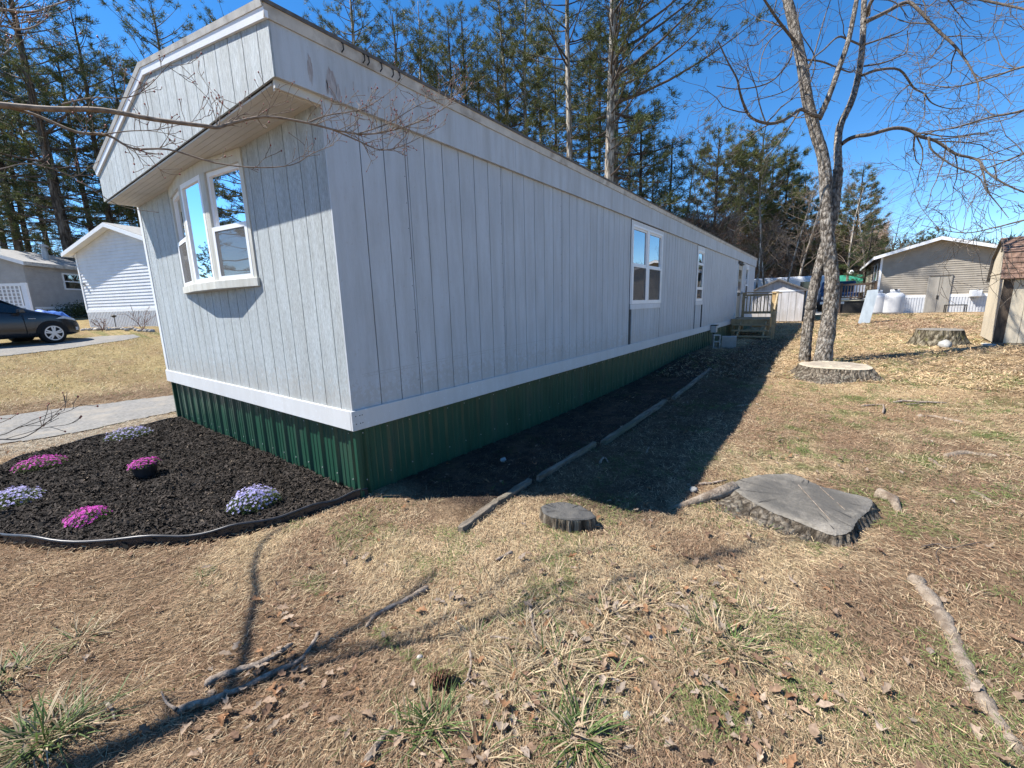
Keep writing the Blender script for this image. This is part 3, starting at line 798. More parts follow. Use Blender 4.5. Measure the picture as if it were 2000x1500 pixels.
# curtain edges inside
for y in (1.42, 2.60, 2.92):
    MB().box(.10, .12, y, y+.10, 1.75, 2.7).build('curtain', M['curtain'], home)

def slab_window(x0, x1, z0, z1, lights, parent, split, blinds=True):
    """vinyl window set in the long wall; lights = list of (xa, xb)"""
    fr = MB()
    fr.box(x0-.0, x1+.0, -.024, .004, z1, z1+.035)
    fr.box(x0-.0, x1+.0, -.024, .004, z0-.035, z0)
    fr.box(x0-.035, x0, -.024, .004, z0-.035, z1+.035); fr.box(x1, x1+.035, -.024, .004, z0-.035, z1+.035)
    w = fr.build('window', M['white_vinyl'], parent)
    for (a, b) in lights:
        cuts = [z0]+split+[z1]
        for c in range(len(cuts)-1):
            lower = c < len(cuts)-2
            sash(w, (a, -.010 if lower else .004, cuts[c]), (1,0,0), None, b-a, cuts[c+1]-cuts[c], (0,-1,0), .032, screen=(c == 0))
        if blinds:
            bl = MB(); z = z0+.05
            while z < split[0]-.03:
                bl.box(a+.04, b-.22*(b-a)-.04, .035, .05, z, z+.022); z += .034
            bl.build('blind', M['blind'], w)
            MB().box(b-.30*(b-a), b-.05, .055, .06, z0+.03, z1-.03).build('curtain', M['interior'], w)
    return w
MB().box(5.0, 19.0, .9, .92, .5, 2.78).build('room_backdrop', M['interior'], home)
w1 = slab_window(5.53, 7.06, 1.44, 2.70, [(5.535, 6.225), (6.335, 7.055)], home, [2.075])
MB().box(6.225, 6.335, -.020, .003, 1.44, 2.70).build('mullion', M['white_vinyl'], w1)
MB().box(5.425, 5.493, -.020, .002, 1.405, 2.80).build('casing', M['trim'], w1)
MB().box(7.097, 7.155, -.018, .002, 1.405, 2.80).build('casing', M['trim'], w1)
MB().box(5.494, 7.096, -.019, .002, 2.737, 2.80).build('casing', M['trim'], w1)
MB().box(5.44, 7.10, -.026, -.0125, 1.315, 1.402).build('sill_board', M['trim'], w1)
MB().box(5.405, 5.4235, -.016, .002, ZBT+.001, 2.80).build('panel_joint', M['groove'], home)
MB().box(7.07, 7.082, -.0135, .002, ZBT+.001, 1.312).build('panel_joint', M['groove'], home)
w2 = slab_window(10.02, 10.62, 1.45, 2.66, [(10.025, 10.615)], home, [1.74, 2.36], blinds=False)
MB().box(9.93, 9.984, -.018, .002, 1.415, 2.80).build('casing', M['trim'], w2)
MB().box(10.657, 10.72, -.018, .002, 1.415, 2.80).build('casing', M['trim'], w2)
MB().box(9.985, 10.656, -.017, .002, 2.697, 2.80).build('casing', M['trim'], w2)
MB().box(9.94, 10.72, -.026, -.0125, 1.318, 1.412).build('sill_board', M['trim'], w2)
MB().box(9.905, 9.929, -.015, .002, ZBT+.001, 2.80).build('panel_joint', M['groove'], home)
MB().box(10.74, 10.758, -.0135, .002, ZBT+.001, 1.315).build('panel_joint', M['groove'], home)
w3 = slab_window(17.84, 18.46, 1.55, 2.62, [(17.845, 18.455)], home, [1.98], blinds=False)
MB().box(17.75, 18.55, -.014, .002, 2.657, 2.80).build('casing', M['trim'], w3)
# door: storm door with casing
M['door'] = pmat('door_tan', (.40,.35,.28), (.47,.42,.34), 6, .6, bstr=.05)
dr = MB().box(16.0, 16.92, -.006, .003, .745, 2.66).build('door', M['door'], home)
MB().box(15.90, 15.995, -.030, .002, .71, 2.70).build('door_casing', M['trim'], dr)
MB().box(16.925, 17.02, -.022, .002, .71, 2.70).build('door_casing', M['trim'], dr)
MB().box(15.90, 17.02, -.055, .002, 2.701, 2.745).build('drip_cap', M['dark_iron'], dr)
g = MB(); g.add([(16.14,-.0085,1.55),(16.78,-.0085,1.55),(16.78,-.0085,2.5),(16.14,-.0085,2.5)], [(0,1,2,3)]); g.build('door_glass', M['screen'], dr)
MB().tube([(16.84,-.01,1.62),(16.84,-.06,1.62),(16.84,-.06,1.72)], .012, 6).build('handle', M['dark_iron'], dr)
# stains under the gable corner: weathered paint loss, a thin irregular patch
st = pmat('bare_weathered', (.30,.26,.25), (.46,.44,.43), 60, .9, stretch=(1,1,.25), bstr=.3)
rr = random.Random(3)
for (cx, cz, w, h) in [(-.085, 2.93, .035, .20), (.055, 2.90, .075, .22), (.10, 2.86, .03, .14), (.155,2.88,.012,.10),(.02,2.87,.015,.12),(.22,2.95,.008,.07),(.34,2.97,.006,.05)]:
    m = MB(); n = 14; top = []; bot = []
    for i in range(n+1):
        x = cx-w/2+w*i/n
        e = math.sin(math.pi*i/n)**.5
        top.append((x, -.0462, cz+h/2*e*rr.uniform(.55,1))); bot.append((x, -.0462, cz-h/2*e*rr.uniform(.4,1)))
    vs = top+bot
    m.add(vs, [(i, i+n+1, i+n+2, i+1) for i in range(n)]); m.build('paint_loss', st, home)
# ------------------------------------------------------------------ trees
def tube_np(paths, n=5):
    """paths: list of (pts (k,3), radii (k)) -> V, F(quads)"""
    Vs = []; Fs = []; off = 0
    ang = np.linspace(0, 2*np.pi, n, endpoint=False); ca, sa = np.cos(ang), np.sin(ang)
    for pts, rad in paths:
        pts = np.asarray(pts, float); rad = np.asarray(rad, float); k = len(pts)
        if k < 2: continue
        d = np.gradient(pts, axis=0); d /= np.linalg.norm(d, axis=1, keepdims=True)+1e-9
        m = d.mean(0); ref = np.cross(m, [.3,.2,1] if abs(m[2]) < .9*np.linalg.norm(m) else [1,.1,0])
        a = ref-d*(d@ref)[:, None]; a /= np.linalg.norm(a, axis=1, keepdims=True)+1e-9
        b = np.cross(d, a)
        ring = pts[:, None]+(a[:, None]*ca[None, :, None]+b[:, None]*sa[None, :, None])*rad[:, None, None]
        Vs.append(ring.reshape(-1, 3))
        ix = np.arange(k*n).reshape(k, n)+off; nx_ = np.roll(ix, -1, 1)
        Fs.append(np.stack([ix[:-1], nx_[:-1], nx_[1:], ix[1:]], -1).reshape(-1, 4)); off += k*n
    return np.concatenate(Vs), np.concatenate(Fs)

def pine(seed, Ht, r0, base, spread, dens=1.0, sub=1.0, lean=(0,0), dead=10, tuft=.30, green=0.5, side=None, conic=False):
    """returns trunk paths, limb paths, needle arrays; white pine: whorled limbs, needle sprays at their ends"""
    R = np.random.default_rng(seed)
    k = 14; tt = np.linspace(0, 1, k)
    wob = np.cumsum(R.normal(0, .05, (k, 2)), 0)*np.linspace(0, 1, k)[:, None]
    tr = np.stack([lean[0]*tt*Ht+wob[:,0], lean[1]*tt*Ht+wob[:,1], tt*Ht-.1], -1)
    rr = r0*(1-tt)**.75*.95+.02; rr[0] *= 1.25
    def at(h): return np.array([np.interp(h, tr[:,2], tr[:,i]) for i in range(3)])
    limbs = []; spots = []; dirs = []
    h = base*Ht
    az = R.uniform(0, 6.28)
    while h < Ht-.5:
        f = (h-base*Ht)/(Ht-base*Ht)
        nb = R.integers(3, 6)
        for _ in range(nb):
            az += 6.28/nb+R.normal(0, .35)
            if conic: L = spread*(1-f)**.85*R.uniform(.75, 1.1)+.25
            else: L = spread*(min(1, .45+1.6*f)*(1-f)**.6*1.1+.12)*R.uniform(.5, 1.15)
            if side is not None: L *= 1+.55*math.cos(az-side)
            if L < .3: continue
            p = at(h+R.uniform(-.15, .15)); up = (-.05+.75*f+R.normal(0, .12)) if not conic else (-.18+.55*f)
            m = 6; s = np.linspace(0, 1, m)
            dz = L*(up*s+.28*s*s-(.18*s if f < .3 else 0))
            bend = R.normal(0, .15)
            ang = az+bend*s
            pts = np.stack([p[0]+np.cos(ang)*L*s, p[1]+np.sin(ang)*L*s, p[2]+dz], -1)
            limbs.append((pts, np.linspace(max(.012, .017*L), .006, m)))
            ns = max(2, int(L*2.2*sub))
            for q in range(ns):
                sfr = R.uniform(.32, 1) if f > .12 else R.uniform(.5, 1)
                b0 = np.array([np.interp(sfr, s, pts[:, i]) for i in range(3)])
                sa = az+bend*sfr+R.choice([-1, 1])*R.uniform(.3, 1.1)
                l2 = L*.33*(1.15-sfr)*R.uniform(.6, 1.4)+.18
                e = b0+np.array([np.cos(sa)*l2, np.sin(sa)*l2, l2*R.uniform(.0, .5)])
                limbs.append((np.array([b0, (b0+e)/2+[0,0,-.03], e]), np.array([.009,.007,.004])))
                nt_ = max(2, int(l2*5.2*dens))
                for w in range(nt_):
                    a = R.uniform(.25, 1.05); spots.append(b0*(1-a)+e*a+R.normal(0, .05, 3)); dirs.append((e-b0)/l2)
            spots.append(pts[-1]); dirs.append(pts[-1]-pts[-2])
        h += R.uniform(.42, .75)*(1 if not conic else .7)
    for _ in range(dead):
        hh = R.uniform(.12, base+.1)*Ht; a = R.uniform(0, 6.28); L = R.uniform(.6, 2.2); p = at(hh)
        s = np.linspace(0, 1, 5)
        pts = np.stack([p[0]+np.cos(a+.3*s)*L*s, p[1]+np.sin(a+.3*s)*L*s, p[2]+L*(.15*s-.25*s*s)], -1)
        limbs.append((pts, np.linspace(.018, .004, 5)))
        for q in range(2):
            b0 = pts[2+q]; e = b0+R.normal(0, .35, 3); limbs.append((np.array([b0, e]), np.array([.006, .003])))
    spots = np.array(spots); dirs = np.array(dirs); dirs /= np.linalg.norm(dirs, axis=1, keepdims=True)+1e-9
    per = 14; n = len(spots)*per
    P = np.repeat(spots, per, 0)+R.normal(0, .06, (n, 3)); D = np.repeat(dirs, per, 0)*.7+R.normal(0, .62, (n, 3))+[0, 0, .18]
    D /= np.linalg.norm(D, axis=1, keepdims=True); Ln = tuft*R.uniform(.55, 1.2, n)[:, None]
    side_ = np.cross(D, R.normal(0, 1, (n, 3))); side_ /= np.linalg.norm(side_, axis=1, keepdims=True)+1e-9
    w = (tuft*.052*R.uniform(.6, 1.3, n))[:, None]
    NV = np.stack([P-side_*w, P+side_*w, P+D*Ln], 1).reshape(-1, 3)
    t = np.repeat(np.clip(R.normal(green, .28, len(spots)), 0, 1), per)[:, None]
    nc = np.array([.042,.072,.032])*(1-t)+np.array([.175,.180,.050])*t
    nc = nc*R.uniform(.75, 1.25, (n, 1))
    br = R.random(n) < .04; nc[br] = [.16,.10,.05]
    return [(tr, rr)], limbs, NV, np.arange(3*n).reshape(n, 3), np.repeat(nc, 3, 0)

PINE = {}
def pine_meshes(key, bark, **kw):
    tr, lb, nv, nf, nc = pine(**kw)
    Vt, Ft = tube_np(tr, 12); Vl, Fl = tube_np(lb, 4)
    def me(nm, V, F, mt, col=None, sm=True):
        o = np_mesh(nm, V, F, mt, col=col, smooth=sm); m_ = o.data; bpy.data.objects.remove(o); return m_
    PINE[key] = (me('trunk', Vt, Ft, M[bark]), me('branches', Vl, Fl, M['twig_dark']), me('crown', nv, nf, M['needle'], nc, False))
def put_pine(key, loc, label, rz=0, s=1.0, name='pine_tree', group=None):
    r = thing(name, label, 'tree', loc, rz, group); r.scale = (s, s, s)
    a, b, c = PINE[key]
    t = link('trunk', a, r); link('branches', b, t)['kind'] = 'stuff'; link('crown', c, r)['kind'] = 'stuff'
    return r
def foot(u, v, t):
    p = dp(u, v, t); return (p[0], p[1], float(H0(p[0], p[1]))-.05)

pine_meshes('bigA', 'bark_pale', seed=11, Ht=24, r0=.34, base=.26, spread=4.6, dens=.75, sub=.85, dead=16, side=-.9, green=.35)
pine_meshes('bigB', 'bark_pale', seed=12, Ht=23, r0=.25, base=.42, spread=3.2, dens=1.05, sub=1.0, dead=24, green=.5)
pine_meshes('tallC', 'bark_pale', seed=13, Ht=22, r0=.215, base=.42, spread=2.9, dens=1.25, sub=1.15, dead=26, green=.62)
pine_meshes('darkD', 'bark_dark', seed=14, Ht=21, r0=.19, base=.36, spread=3.0, dens=1.2, dead=30, green=.40)
pine_meshes('leftE', 'bark_pine', seed=15, Ht=20, r0=.30, base=.20, spread=4.6, dens=1.0, sub=1.0, dead=16, green=.30)
pine_meshes('leftF', 'bark_pine', seed=16, Ht=18, r0=.22, base=.18, spread=3.8, dens=1.0, dead=14, green=.45)
pine_meshes('youngG', 'bark_dark', seed=17, Ht=14, r0=.16, base=.30, spread=3.3, dens=1.7, sub=1.2, dead=14, green=.62, tuft=.36)
pine_meshes('coneH', 'bark_dark', seed=18, Ht=11, r0=.16, base=.06, spread=2.9, dens=1.1, dead=3, green=.18, conic=True, tuft=.30)
pine_meshes('coneI', 'bark_dark', seed=19, Ht=15, r0=.18, base=.28, spread=3.4, dens=1.7, sub=1.2, dead=12, green=.5, conic=True, tuft=.38)

PL = [
 ('bigA', 1188, 345, 23.0, 0.0, 1.0, 'thickest grey-trunked tall pine rising behind the roof with long limbs reaching right'),
 ('tallC', 1205, 345, 24.6, 1.4, .95, 'slimmer pine standing close behind and right of the thickest trunk'),
 ('bigB', 1113, 312, 24.5, .4, 1.0, 'tall straight pale-trunked pine left of the thickest pine behind the roof'),
 ('tallC', 996, 262, 29.0, 2.0, 1.0, 'left one of the paired slender pale pine trunks above the roof'),
 ('tallC', 1028, 275, 29.5, 4.1, 1.02, 'right one of the paired slender pale pine trunks above the roof'),
 ('darkD', 974, 250, 33.0, .7, 1.0, 'thin dark pine just left of the paired pale trunks'),
 ('darkD', 912, 215, 31.0, 3.1, 1.02, 'dark straight pine trunk above the middle of the long roof edge'),
 ('darkD', 1149, 330, 27.5, 5.0, .85, 'dark thin pine between the thickest pine and the straight pale one'),
 ('darkD', 884, 198, 28.0, 1.9, .92, 'dark-trunked pine with flat layered boughs over the roof left of centre'),
 ('tallC', 812, 165, 30.0, 5.6, .98, 'green full pine above the foreground branch tips'),
 ('leftF', 774, 150, 27.0, 2.7, 1.05, 'bushy yellow-green pine above the near part of the roof edge'),
 ('bigB', 690, 110, 27.0, 3.3, .95, 'pine with pale trunk right behind the near roof corner'),
 ('leftF', 600, 80, 30.0, .9, 1.1, 'pine crown showing just right of the roof peak corner'),
 ('darkD', 545, 60, 36.0, 1.1, 1.05, 'thin pine far behind the near roof corner'),
 ('tallC', 640, 90, 36.0, 2.4, 1.05, 'background pine between the near roof corner and the pale trunk'),
 ('darkD', 732, 130, 34.0, 4.4, 1.0, 'dark background pine right of the near pale trunk'),
 ('tallC', 848, 180, 37.0, .4, 1.05, 'background pine behind the dark forked tree'),
 ('darkD', 935, 230, 38.0, 5.3, 1.1, 'slim background pine left of the paired pale trunks'),
 ('tallC', 1062, 290, 36.0, 3.0, 1.05, 'background pine between the paired trunks and the straight pale pine'),
 ('darkD', 1085, 300, 33.0, .9, .95, 'dark background trunk just left of the straight pale pine'),
 ('darkD', 1172, 340, 33.0, 2.8, .95, 'dark background trunk just left of the thickest pine'),
 ('tallC', 1232, 370, 34.0, 1.7, .80, 'green background pine right of the thickest pine'),
 ('darkD', 1275, 390, 36.0, 3.6, .70, 'shorter background pine above the dark hemlocks'),
 ('leftF', 255, 330, 36.0, 1.9, 1.15, 'background pine left of the gable peak'),
 ('darkD', 92, 470, 35.0, 4.9, 1.05, 'slim background trunk left of the tall dark pine'),
 ('leftE', 385, 110, 35.0, 5.5, 1.0, 'background pine above the gable slope'),
 ('leftF', 5, 470, 36.0, .6, 1.15, 'background pine at the far left over the grey house'),
 ('leftE', 450, 70, 28.0, 2.2, .95, 'pine whose boughs spread above the gable slope'),
 ('leftF', 312, 120, 26.0, 4.4, 1.05, 'pine with dark drooping limbs behind the gable peak'),
 ('leftE', 134, 483, 25.0, 1.0, 1.05, 'tall dark leaning-limbed pine behind the flue pipe of the grey house'),
 ('leftF', 214, 420, 27.0, 3.5, 1.0, 'pine trunk directly behind the white neighbour gable'),
 ('leftE', 34, 470, 27.0, 5.2, .9, 'thick dark pine trunk over the grey house roof at far left'),
 ('darkD', 52, 470, 30.0, .3, .95, 'thin dark pine trunk right of the far left thick one'),
 ('leftF', 175, 430, 33.0, 2.6, 1.1, 'dense green pine filling the sky left of the gable'),
 ('leftE', -60, 470, 26.0, 3.0, 1.0, 'pine at the left picture edge with heavy shaded boughs'),
 ('youngG', 1395, 470, 34.0, 0, 1.0, 'round green pine beyond the roof end'),
 ('youngG', 1470, 480, 38.0, 2.0, 1.12, 'tallest pointed pine of the wood left of the bare double tree'),
 ('youngG', 1440, 470, 36.0, 3.3, .98, 'broad yellow-green pine left of the pointed pine'),
 ('youngG', 1500, 480, 41.0, 4.3, 1.02, 'rounded pine behind the pointed pine'),
 ('coneI', 1560, 480, 39.0, 4.8, .80, 'brownish pine just left of the bare double trunk'),
 ('coneI', 1528, 480, 37.0, 1.0, .85, 'narrow pine between the pointed pine and the bare double tree'),
 ('coneI', 1668, 500, 34.0, 2.5, .74, 'layered conifer right of the bare double tree trunks'),
 ('coneH', 1255, 395, 24.0, .5, 1.05, 'low dark hemlock bush right of the thickest pine trunk'),
 ('coneH', 1310, 420, 25.5, 2.5, .95, 'dark shadowy hemlock at the roof line left of the brown thicket'),
 ('coneH', 1690, 520, 27.5, 4.0, .52, 'dark evergreen beside the tan house roof'),
 ('coneI', 1795, 520, 60.0, 1.5, .62, 'left conifer of the pair behind the tan house peak'),
 ('coneI', 1822, 520, 62.0, 3.9, .66, 'right conifer of the pair behind the tan house peak'),
 ('coneH', 1898, 520, 62.0, 2.1, .72, 'small pointed spruce above the tan house roof right slope'),
]
for key, u, v, t, rz, s, lab in PL:
    put_pine(key, foot(u, v, t), lab, rz, s)
# woods behind the camera, seen in the window glass
for i, (x, y, k, s) in enumerate([(-12.5, 22,'leftE',.95), (-15.5, 20,'leftF',1.0), (-17, 52,'youngG',.5), (-9,-24,'leftE',.8), (4,-27,'youngG',1.1), (16,-26,'leftF',.8)]):
    put_pine(k, (x, y, float(H0(x, y))), ['pine reflected in the bow window pane', 'round young pine mirrored beside it in the bow window', 'third pine mirrored in the bow window', 'pine mirrored low in the twin window', 'young pine mirrored in the twin window right light', 'pine behind the viewer to the right'][i], i*1.3, s)

# --- bare broadleaf trees
def grow(R, p, d, L, r, lvl, out, maxl, spread=.6, up=.15, kids=(2,4), rmin=.003, wob=.18, tips=None):
    m = 7; pts = [np.array(p)]; rad = [r]; d = np.array(d, float); d /= np.linalg.norm(d)
    for i in range(1, m):
        d = d+R.normal(0, wob, 3)*.5+[0, 0, up*.12]; d /= np.linalg.norm(d)
        pts.append(pts[-1]+d*L/(m-1)); rad.append(max(rmin, r*(1-.62*i/(m-1))))
    out.append((np.array(pts), np.array(rad)))
    if lvl >= maxl:
        if tips is not None: tips.append(pts[-1])
        return
    for k in range(R.integers(*kids)+ (1 if lvl else 2)):
        j = R.integers(2, m); b = pts[j]
        nd = d*.75+R.normal(0, spread, 3); nd[2] += up*.4
        grow(R, b, nd, L*R.uniform(.42, .72), max(rmin, rad[j]*R.uniform(.45, .75)), lvl+1, out, maxl, spread, up, kids, rmin, wob, tips)
def bare_tree(key, seed, Ht, r, maxl=4, mat='bark_pale', twig='twig', **kw):
    R = np.random.default_rng(seed); out = []
    m = 10; pts = [np.array([0., 0, -.1])]; d = np.array([R.normal(0, .06), R.normal(0, .06), 1.])
    rad = [r*1.15]
    for i in range(1, m):
        d = d+R.normal(0, .05, 3); d[2] = 1; pts.append(pts[-1]+d*Ht/(m-1)); rad.append(max(.012, r*(1-.85*i/(m-1))))
    for i in range(3, m):
        for _ in range(3):
            a = R.uniform(0, 6.28); nd = np.array([np.cos(a), np.sin(a), R.uniform(.3, 1.1)])
            grow(R, pts[i], nd, Ht*R.uniform(.16, .3)*(1.2-.5*i/m), rad[i]*.5, 2, out, maxl, **kw)
    V, F = tube_np([(np.array(pts), np.array(rad))], 8); o1 = np_mesh('trunk', V, F, M[mat], smooth=True)
    V, F = tube_np(out, 3); o2 = np_mesh('crown', V, F, M[twig], smooth=True)
    PINE[key] = (o1.data, o2.data); bpy.data.objects.remove(o1); bpy.data.objects.remove(o2)
def put_bare(key, loc, label, rz=0, s=1.0):
    r = thing('bare_tree', label, 'tree', loc, rz); r.scale = (s, s, s)
    link('trunk', PINE[key][0], r); link('crown', PINE[key][1], r)['kind'] = 'stuff'; return r
bare_tree('b1', 31, 9, .10, 4, rmin=.006)
bare_tree('b2', 32, 12, .13, 4, 'bark_dark', 'twig_dark', rmin=.007)
bare_tree('b3', 33, 6.5, .06, 4, rmin=.005)
BL = [
 ('b2', 870, 190, 25, 0, 1.15, 'dark bare forked tree above the roof left of the paired pale trunks'),
 ('b2', 950, 230, 27, 2, 1.0, 'leaning bare dark tree between the dark pines over the roof'),
 ('b1', 1345, 430, 25, 1, 1.15, 'bare thin grey tree at the roof line beside the dark hemlock'),
 ('b1', 1385, 450, 27, 3, 1.0, 'bare grey sapling in the brown thicket behind the roof'),
 ('b3', 1478, 520, 24.5, 0, 1.2, 'pale thin bare trunk just past the far roof corner'),
 ('b3', 1500, 540, 26, 2.2, 1.25, 'bare sapling behind the small white shed, left one'),
 ('b3', 1535, 545, 27, 4.1, 1.2, 'bare sapling behind the small white shed, right one'),
 ('b1', 1560, 540, 31, 5.1, 1.0, 'bare pale tree left of the double trunk in the brown wood'),
 ('b1', 1655, 545, 30, .7, .95, 'bare pale sapling right of the double trunk near the green roof'),
 ('b1', 1690, 545, 32, 2.7, .9, 'bare tree in front of the layered conifer'),
 ('b2', 1590, 540, 40, 1.7, .8, 'dark bare tree deep in the wood behind the double trunk'),
 ('b2', 1730, 530, 42, 3.7, .7, 'dark bare tree behind the tan house left eave'),
 ('b2', 1990, 520, 50, 3.0, .7, 'bare dark tree over the garden shed roof'),
 ('b2', 100, 480, 34, 4.0, .8, 'bare dark tree between pine trunks behind the grey house'),
 ('b2', 250, 420, 31, 5.0, .9, 'bare dark tree behind the white neighbour roof'),
 ('b1', 70, 480, 31, 1.2, .9, 'bare grey thicket tree above the grey house roof'),
]
for key, u, v, t, rz, s, lab in BL: put_bare(key, foot(u, v, t), lab, rz, s)

# --- thickets: brown brush and the far wooded rise (nobody could count these)
def brush(name, n, uv, t, hgt, cols, L, label, seed, w=.02):
    R = np.random.default_rng(seed)
    u = R.uniform(uv[0], uv[1], n); tt = R.uniform(t[0], t[1], n)
    B = np.array([dp(a, 560, b) for a, b in zip(u, tt)])
    z0 = H0(B[:,0], B[:,1])
    hmax = hgt(u) if callable(hgt) else np.full(n, hgt)
    hmax = hmax*(.55+.75*fnoise(u*.02, tt*.1, 1.0, seed))
    z = z0+hmax*R.random(n)**.8
    P = np.column_stack([B[:,0], B[:,1], z])
    D = R.normal(0, .6, (n, 3))+[0, 0, .6]; D /= np.linalg.norm(D, axis=1, keepdims=True)
    S = np.cross(D, R.normal(0, 1, (n, 3))); S /= np.linalg.norm(S, axis=1, keepdims=True)
    ln = (L*R.uniform(.4, 1.3, n))[:, None]; ww = (w*R.uniform(.5, 1.4, n))[:, None]
    V = np.stack([P-S*ww, P+S*ww, P+D*ln], 1).reshape(-1, 3)
    c = np.array(cols)[R.integers(0, len(cols), n)]*R.uniform(.6, 1.25, (n, 1))
    o = np_mesh(name, V, np.arange(3*n).reshape(n, 3), M['needle'], col=np.repeat(c, 3, 0))
    tag(o, label, 'brush', kind='stuff')
BR = [(.34,.20,.14),(.42,.28,.20),(.24,.15,.105),(.46,.36,.27),(.18,.17,.08)]
brush('thicket', 30000, (1280, 1430), (25, 32), 6.2, BR, .9, 'brown leafless thicket behind the roof end', 5, .022)
brush('thicket', 46000, (1400, 1720), (35, 45), 7.5, BR, .9, 'reddish brown undergrowth behind the small white shed and the bare trees', 6, .022)
brush('thicket', 22000, (-140, 300), (30, 38), 3.6, [(.05,.05,.035),(.09,.07,.05),(.06,.07,.035)], .9, 'dark undergrowth between the pine trunks behind the left houses', 8, .022)
brush('wooded_hill', 40000, (1300, 2300), (75, 110), 9.5, [(.10,.085,.055),(.16,.125,.085),(.07,.085,.045),(.05,.07,.04)], 2.2, 'far brown and green wooded rise on the horizon', 9, .10)
brush('wooded_hill', 26000, (-400, 1300), (60, 90), 6.0, [(.07,.06,.045),(.05,.065,.04),(.04,.05,.035)], 2.0, 'far dark wood behind the mobile home', 10, .09)
# ------------------------------------------------------------------ the double-trunked bare tree on the lawn
def smooth_path(P, k=4):
    P = np.asarray(P, float); n = len(P); out = []
    for i in range(n-1):
        p0 = P[max(i-1, 0)]; p1 = P[i]; p2 = P[i+1]; p3 = P[min(i+2, n-1)]
        for j in range(k):
            t = j/k
            out.append(.5*((2*p1)+(-p0+p2)*t+(2*p0-5*p1+4*p2-p3)*t*t+(-p0+3*p1-3*p2+p3)*t**3))
    out.append(P[-1]); return np.array(out)
def trace(pts, t0, t1, r0, r1, wob=0.0, seed=0, k=4, pw=1.0):
    """survey bearings with distance running t0..t1 -> smoothed 3-D path with radii"""
    n = len(pts); R = np.random.default_rng(seed)
    tt = np.linspace(t0, t1, n)+np.cumsum(R.normal(0, wob, n))*.5
    P = smooth_path([dp(u, v, t) for (u, v), t in zip(pts, tt)], k)
    s = np.linspace(0, 1, len(P))**pw
    return P, r0+(r1-r0)*s
def c5(*a): return [(1400+x/3.3333, y/3.3333) for x, y in a]
def rough_tube(P, r, n=14, amp=.06, seed=0):
    """thick stem with lumpy bark outline"""
    V, F = tube_np([(P, r)], n)
    R = np.random.default_rng(seed); k = len(P)
    V = V.reshape(k, n, 3); c = P[:, None]
    lump = 1+amp*R.normal(0, 1, (k, n, 1))
    # bark plates run up and down the stem
    return (c+(V-c)*lump).reshape(-1, 3), F
TD = 8.85
base1 = gp(1606, 712); base2 = gp(1571, 708)
TD = float((np.array(base1)-CAM)@CR[2])
tree = thing('bare_tree', 'double-trunked bare tree with rough grey bark standing on the lawn', 'tree', base1)
B0 = np.array(base1)
def rel(P): return np.asarray(P)-B0
def stem(name, pts, t0, t1, r0, r1, seed, sub=6, flare=1.0):
    P, r = trace(pts, t0, t1, r0, r1, .0, seed, sub)
    if flare > 1:
        s = np.linspace(0, 1, len(P)); r = r*(1+(flare-1)*np.exp(-s*9))
    V, F = rough_tube(P, r, 16, .045, seed)
    np_mesh(name, rel(V), F, M['bark'], tree, smooth=True); return P, r
stem('trunk', [(1606,716),(1608,695),(1615,650),(1623,590),(1625,545),(1621,500),(1614,440),(1613,380),(1609,315),(1592,255),(1577,195),(1565,120),(1546,30),(1538,0),(1525,-70),(1505,-160),(1490,-260)], TD, TD-.1, .128, .072, 1, flare=1.35)
stem('trunk', [(1570,712),(1572,695),(1576,650),(1582,612),(1584,590),(1592,552),(1601,515),(1616,465),(1628,420),(1633,380),(1637,330)], TD+.42, TD+.02, .095, .082, 2, flare=1.3)
SR, rs = stem('limb', c5((790,1150),(788,1000),(790,900),(810,800),(880,650),(930,450),(950,250),(960,0),(985,-200),(1020,-420)), TD+.14, TD+.6, .072, .042, 3)
SM, rm = stem('limb', c5((660,780),(690,720),(740,600),(800,430),(860,250),(910,0),(940,-220),(930,-500)), TD, TD-.5, .055, .03, 4)
br = []; Rt = np.random.default_rng(21)
def branch(pts, t0, t1, r0, r1, seed, twigs=8, tl=.7, lv=2):
    P, r = trace(pts, t0, t1, r0, r1, .12, seed, 4)
    br.append((P, r))
    for _ in range(int(twigs*.7)):
        i = Rt.integers(len(P)//5, len(P)-1); d = P[min(i+1, len(P)-1)]-P[i-1]; d /= np.linalg.norm(d)+1e-9
        nd = d*.6+Rt.normal(0, .55, 3); nd[2] -= .05
        grow(Rt, P[i], nd, tl*Rt.uniform(.6, 1.5), max(.0045, r[i]*.5), 0, br, lv, .5, .05, (1,3), .0028, .3)
branch(c5((680,760),(610,745),(545,712),(460,770),(350,805),(230,770),(180,690),(150,600),(130,510),(70,400),(10,270)), TD, TD-1.6, .036, .010, 5, 14, .8)
branch(c5((810,940),(860,905),(920,885),(1000,875),(1150,835),(1250,845),(1330,890),(1430,920),(1550,1000),(1650,1025),(1710,1050),(1760,1120),(1880,1200),(2010,1255)), TD+.1, TD-1.2, .040, .012, 6, 18, .9)
branch(c5((1380,890),(1395,970),(1480,1040),(1560,1090),(1700,1150),(1750,1240)), TD-.5, TD-.6, .020, .006, 7, 6, .6)
branch(c5((1715,1060),(1740,1150),(1760,1240),(1830,1330),(1900,1420)), TD-.9, TD-.9, .018, .005, 8, 6, .6)
branch(c5((950,490),(1050,455),(1190,455),(1280,570),(1350,610),(1400,670),(1500,705),(1610,700)), TD+.3, TD+.9, .028, .006, 9, 8, .7)
branch(c5((1350,610),(1355,700),(1345,770),(1300,850)), TD+.6, TD+.5, .012, .005, 10, 3, .5)
branch(c5((965,145),(1100,80),(1230,15),(1300,50),(1430,190),(1530,280),(1590,350),(1650,440),(1700,550),(1705,650)), TD+.4, TD-.6, .040, .008, 11, 16, .9)
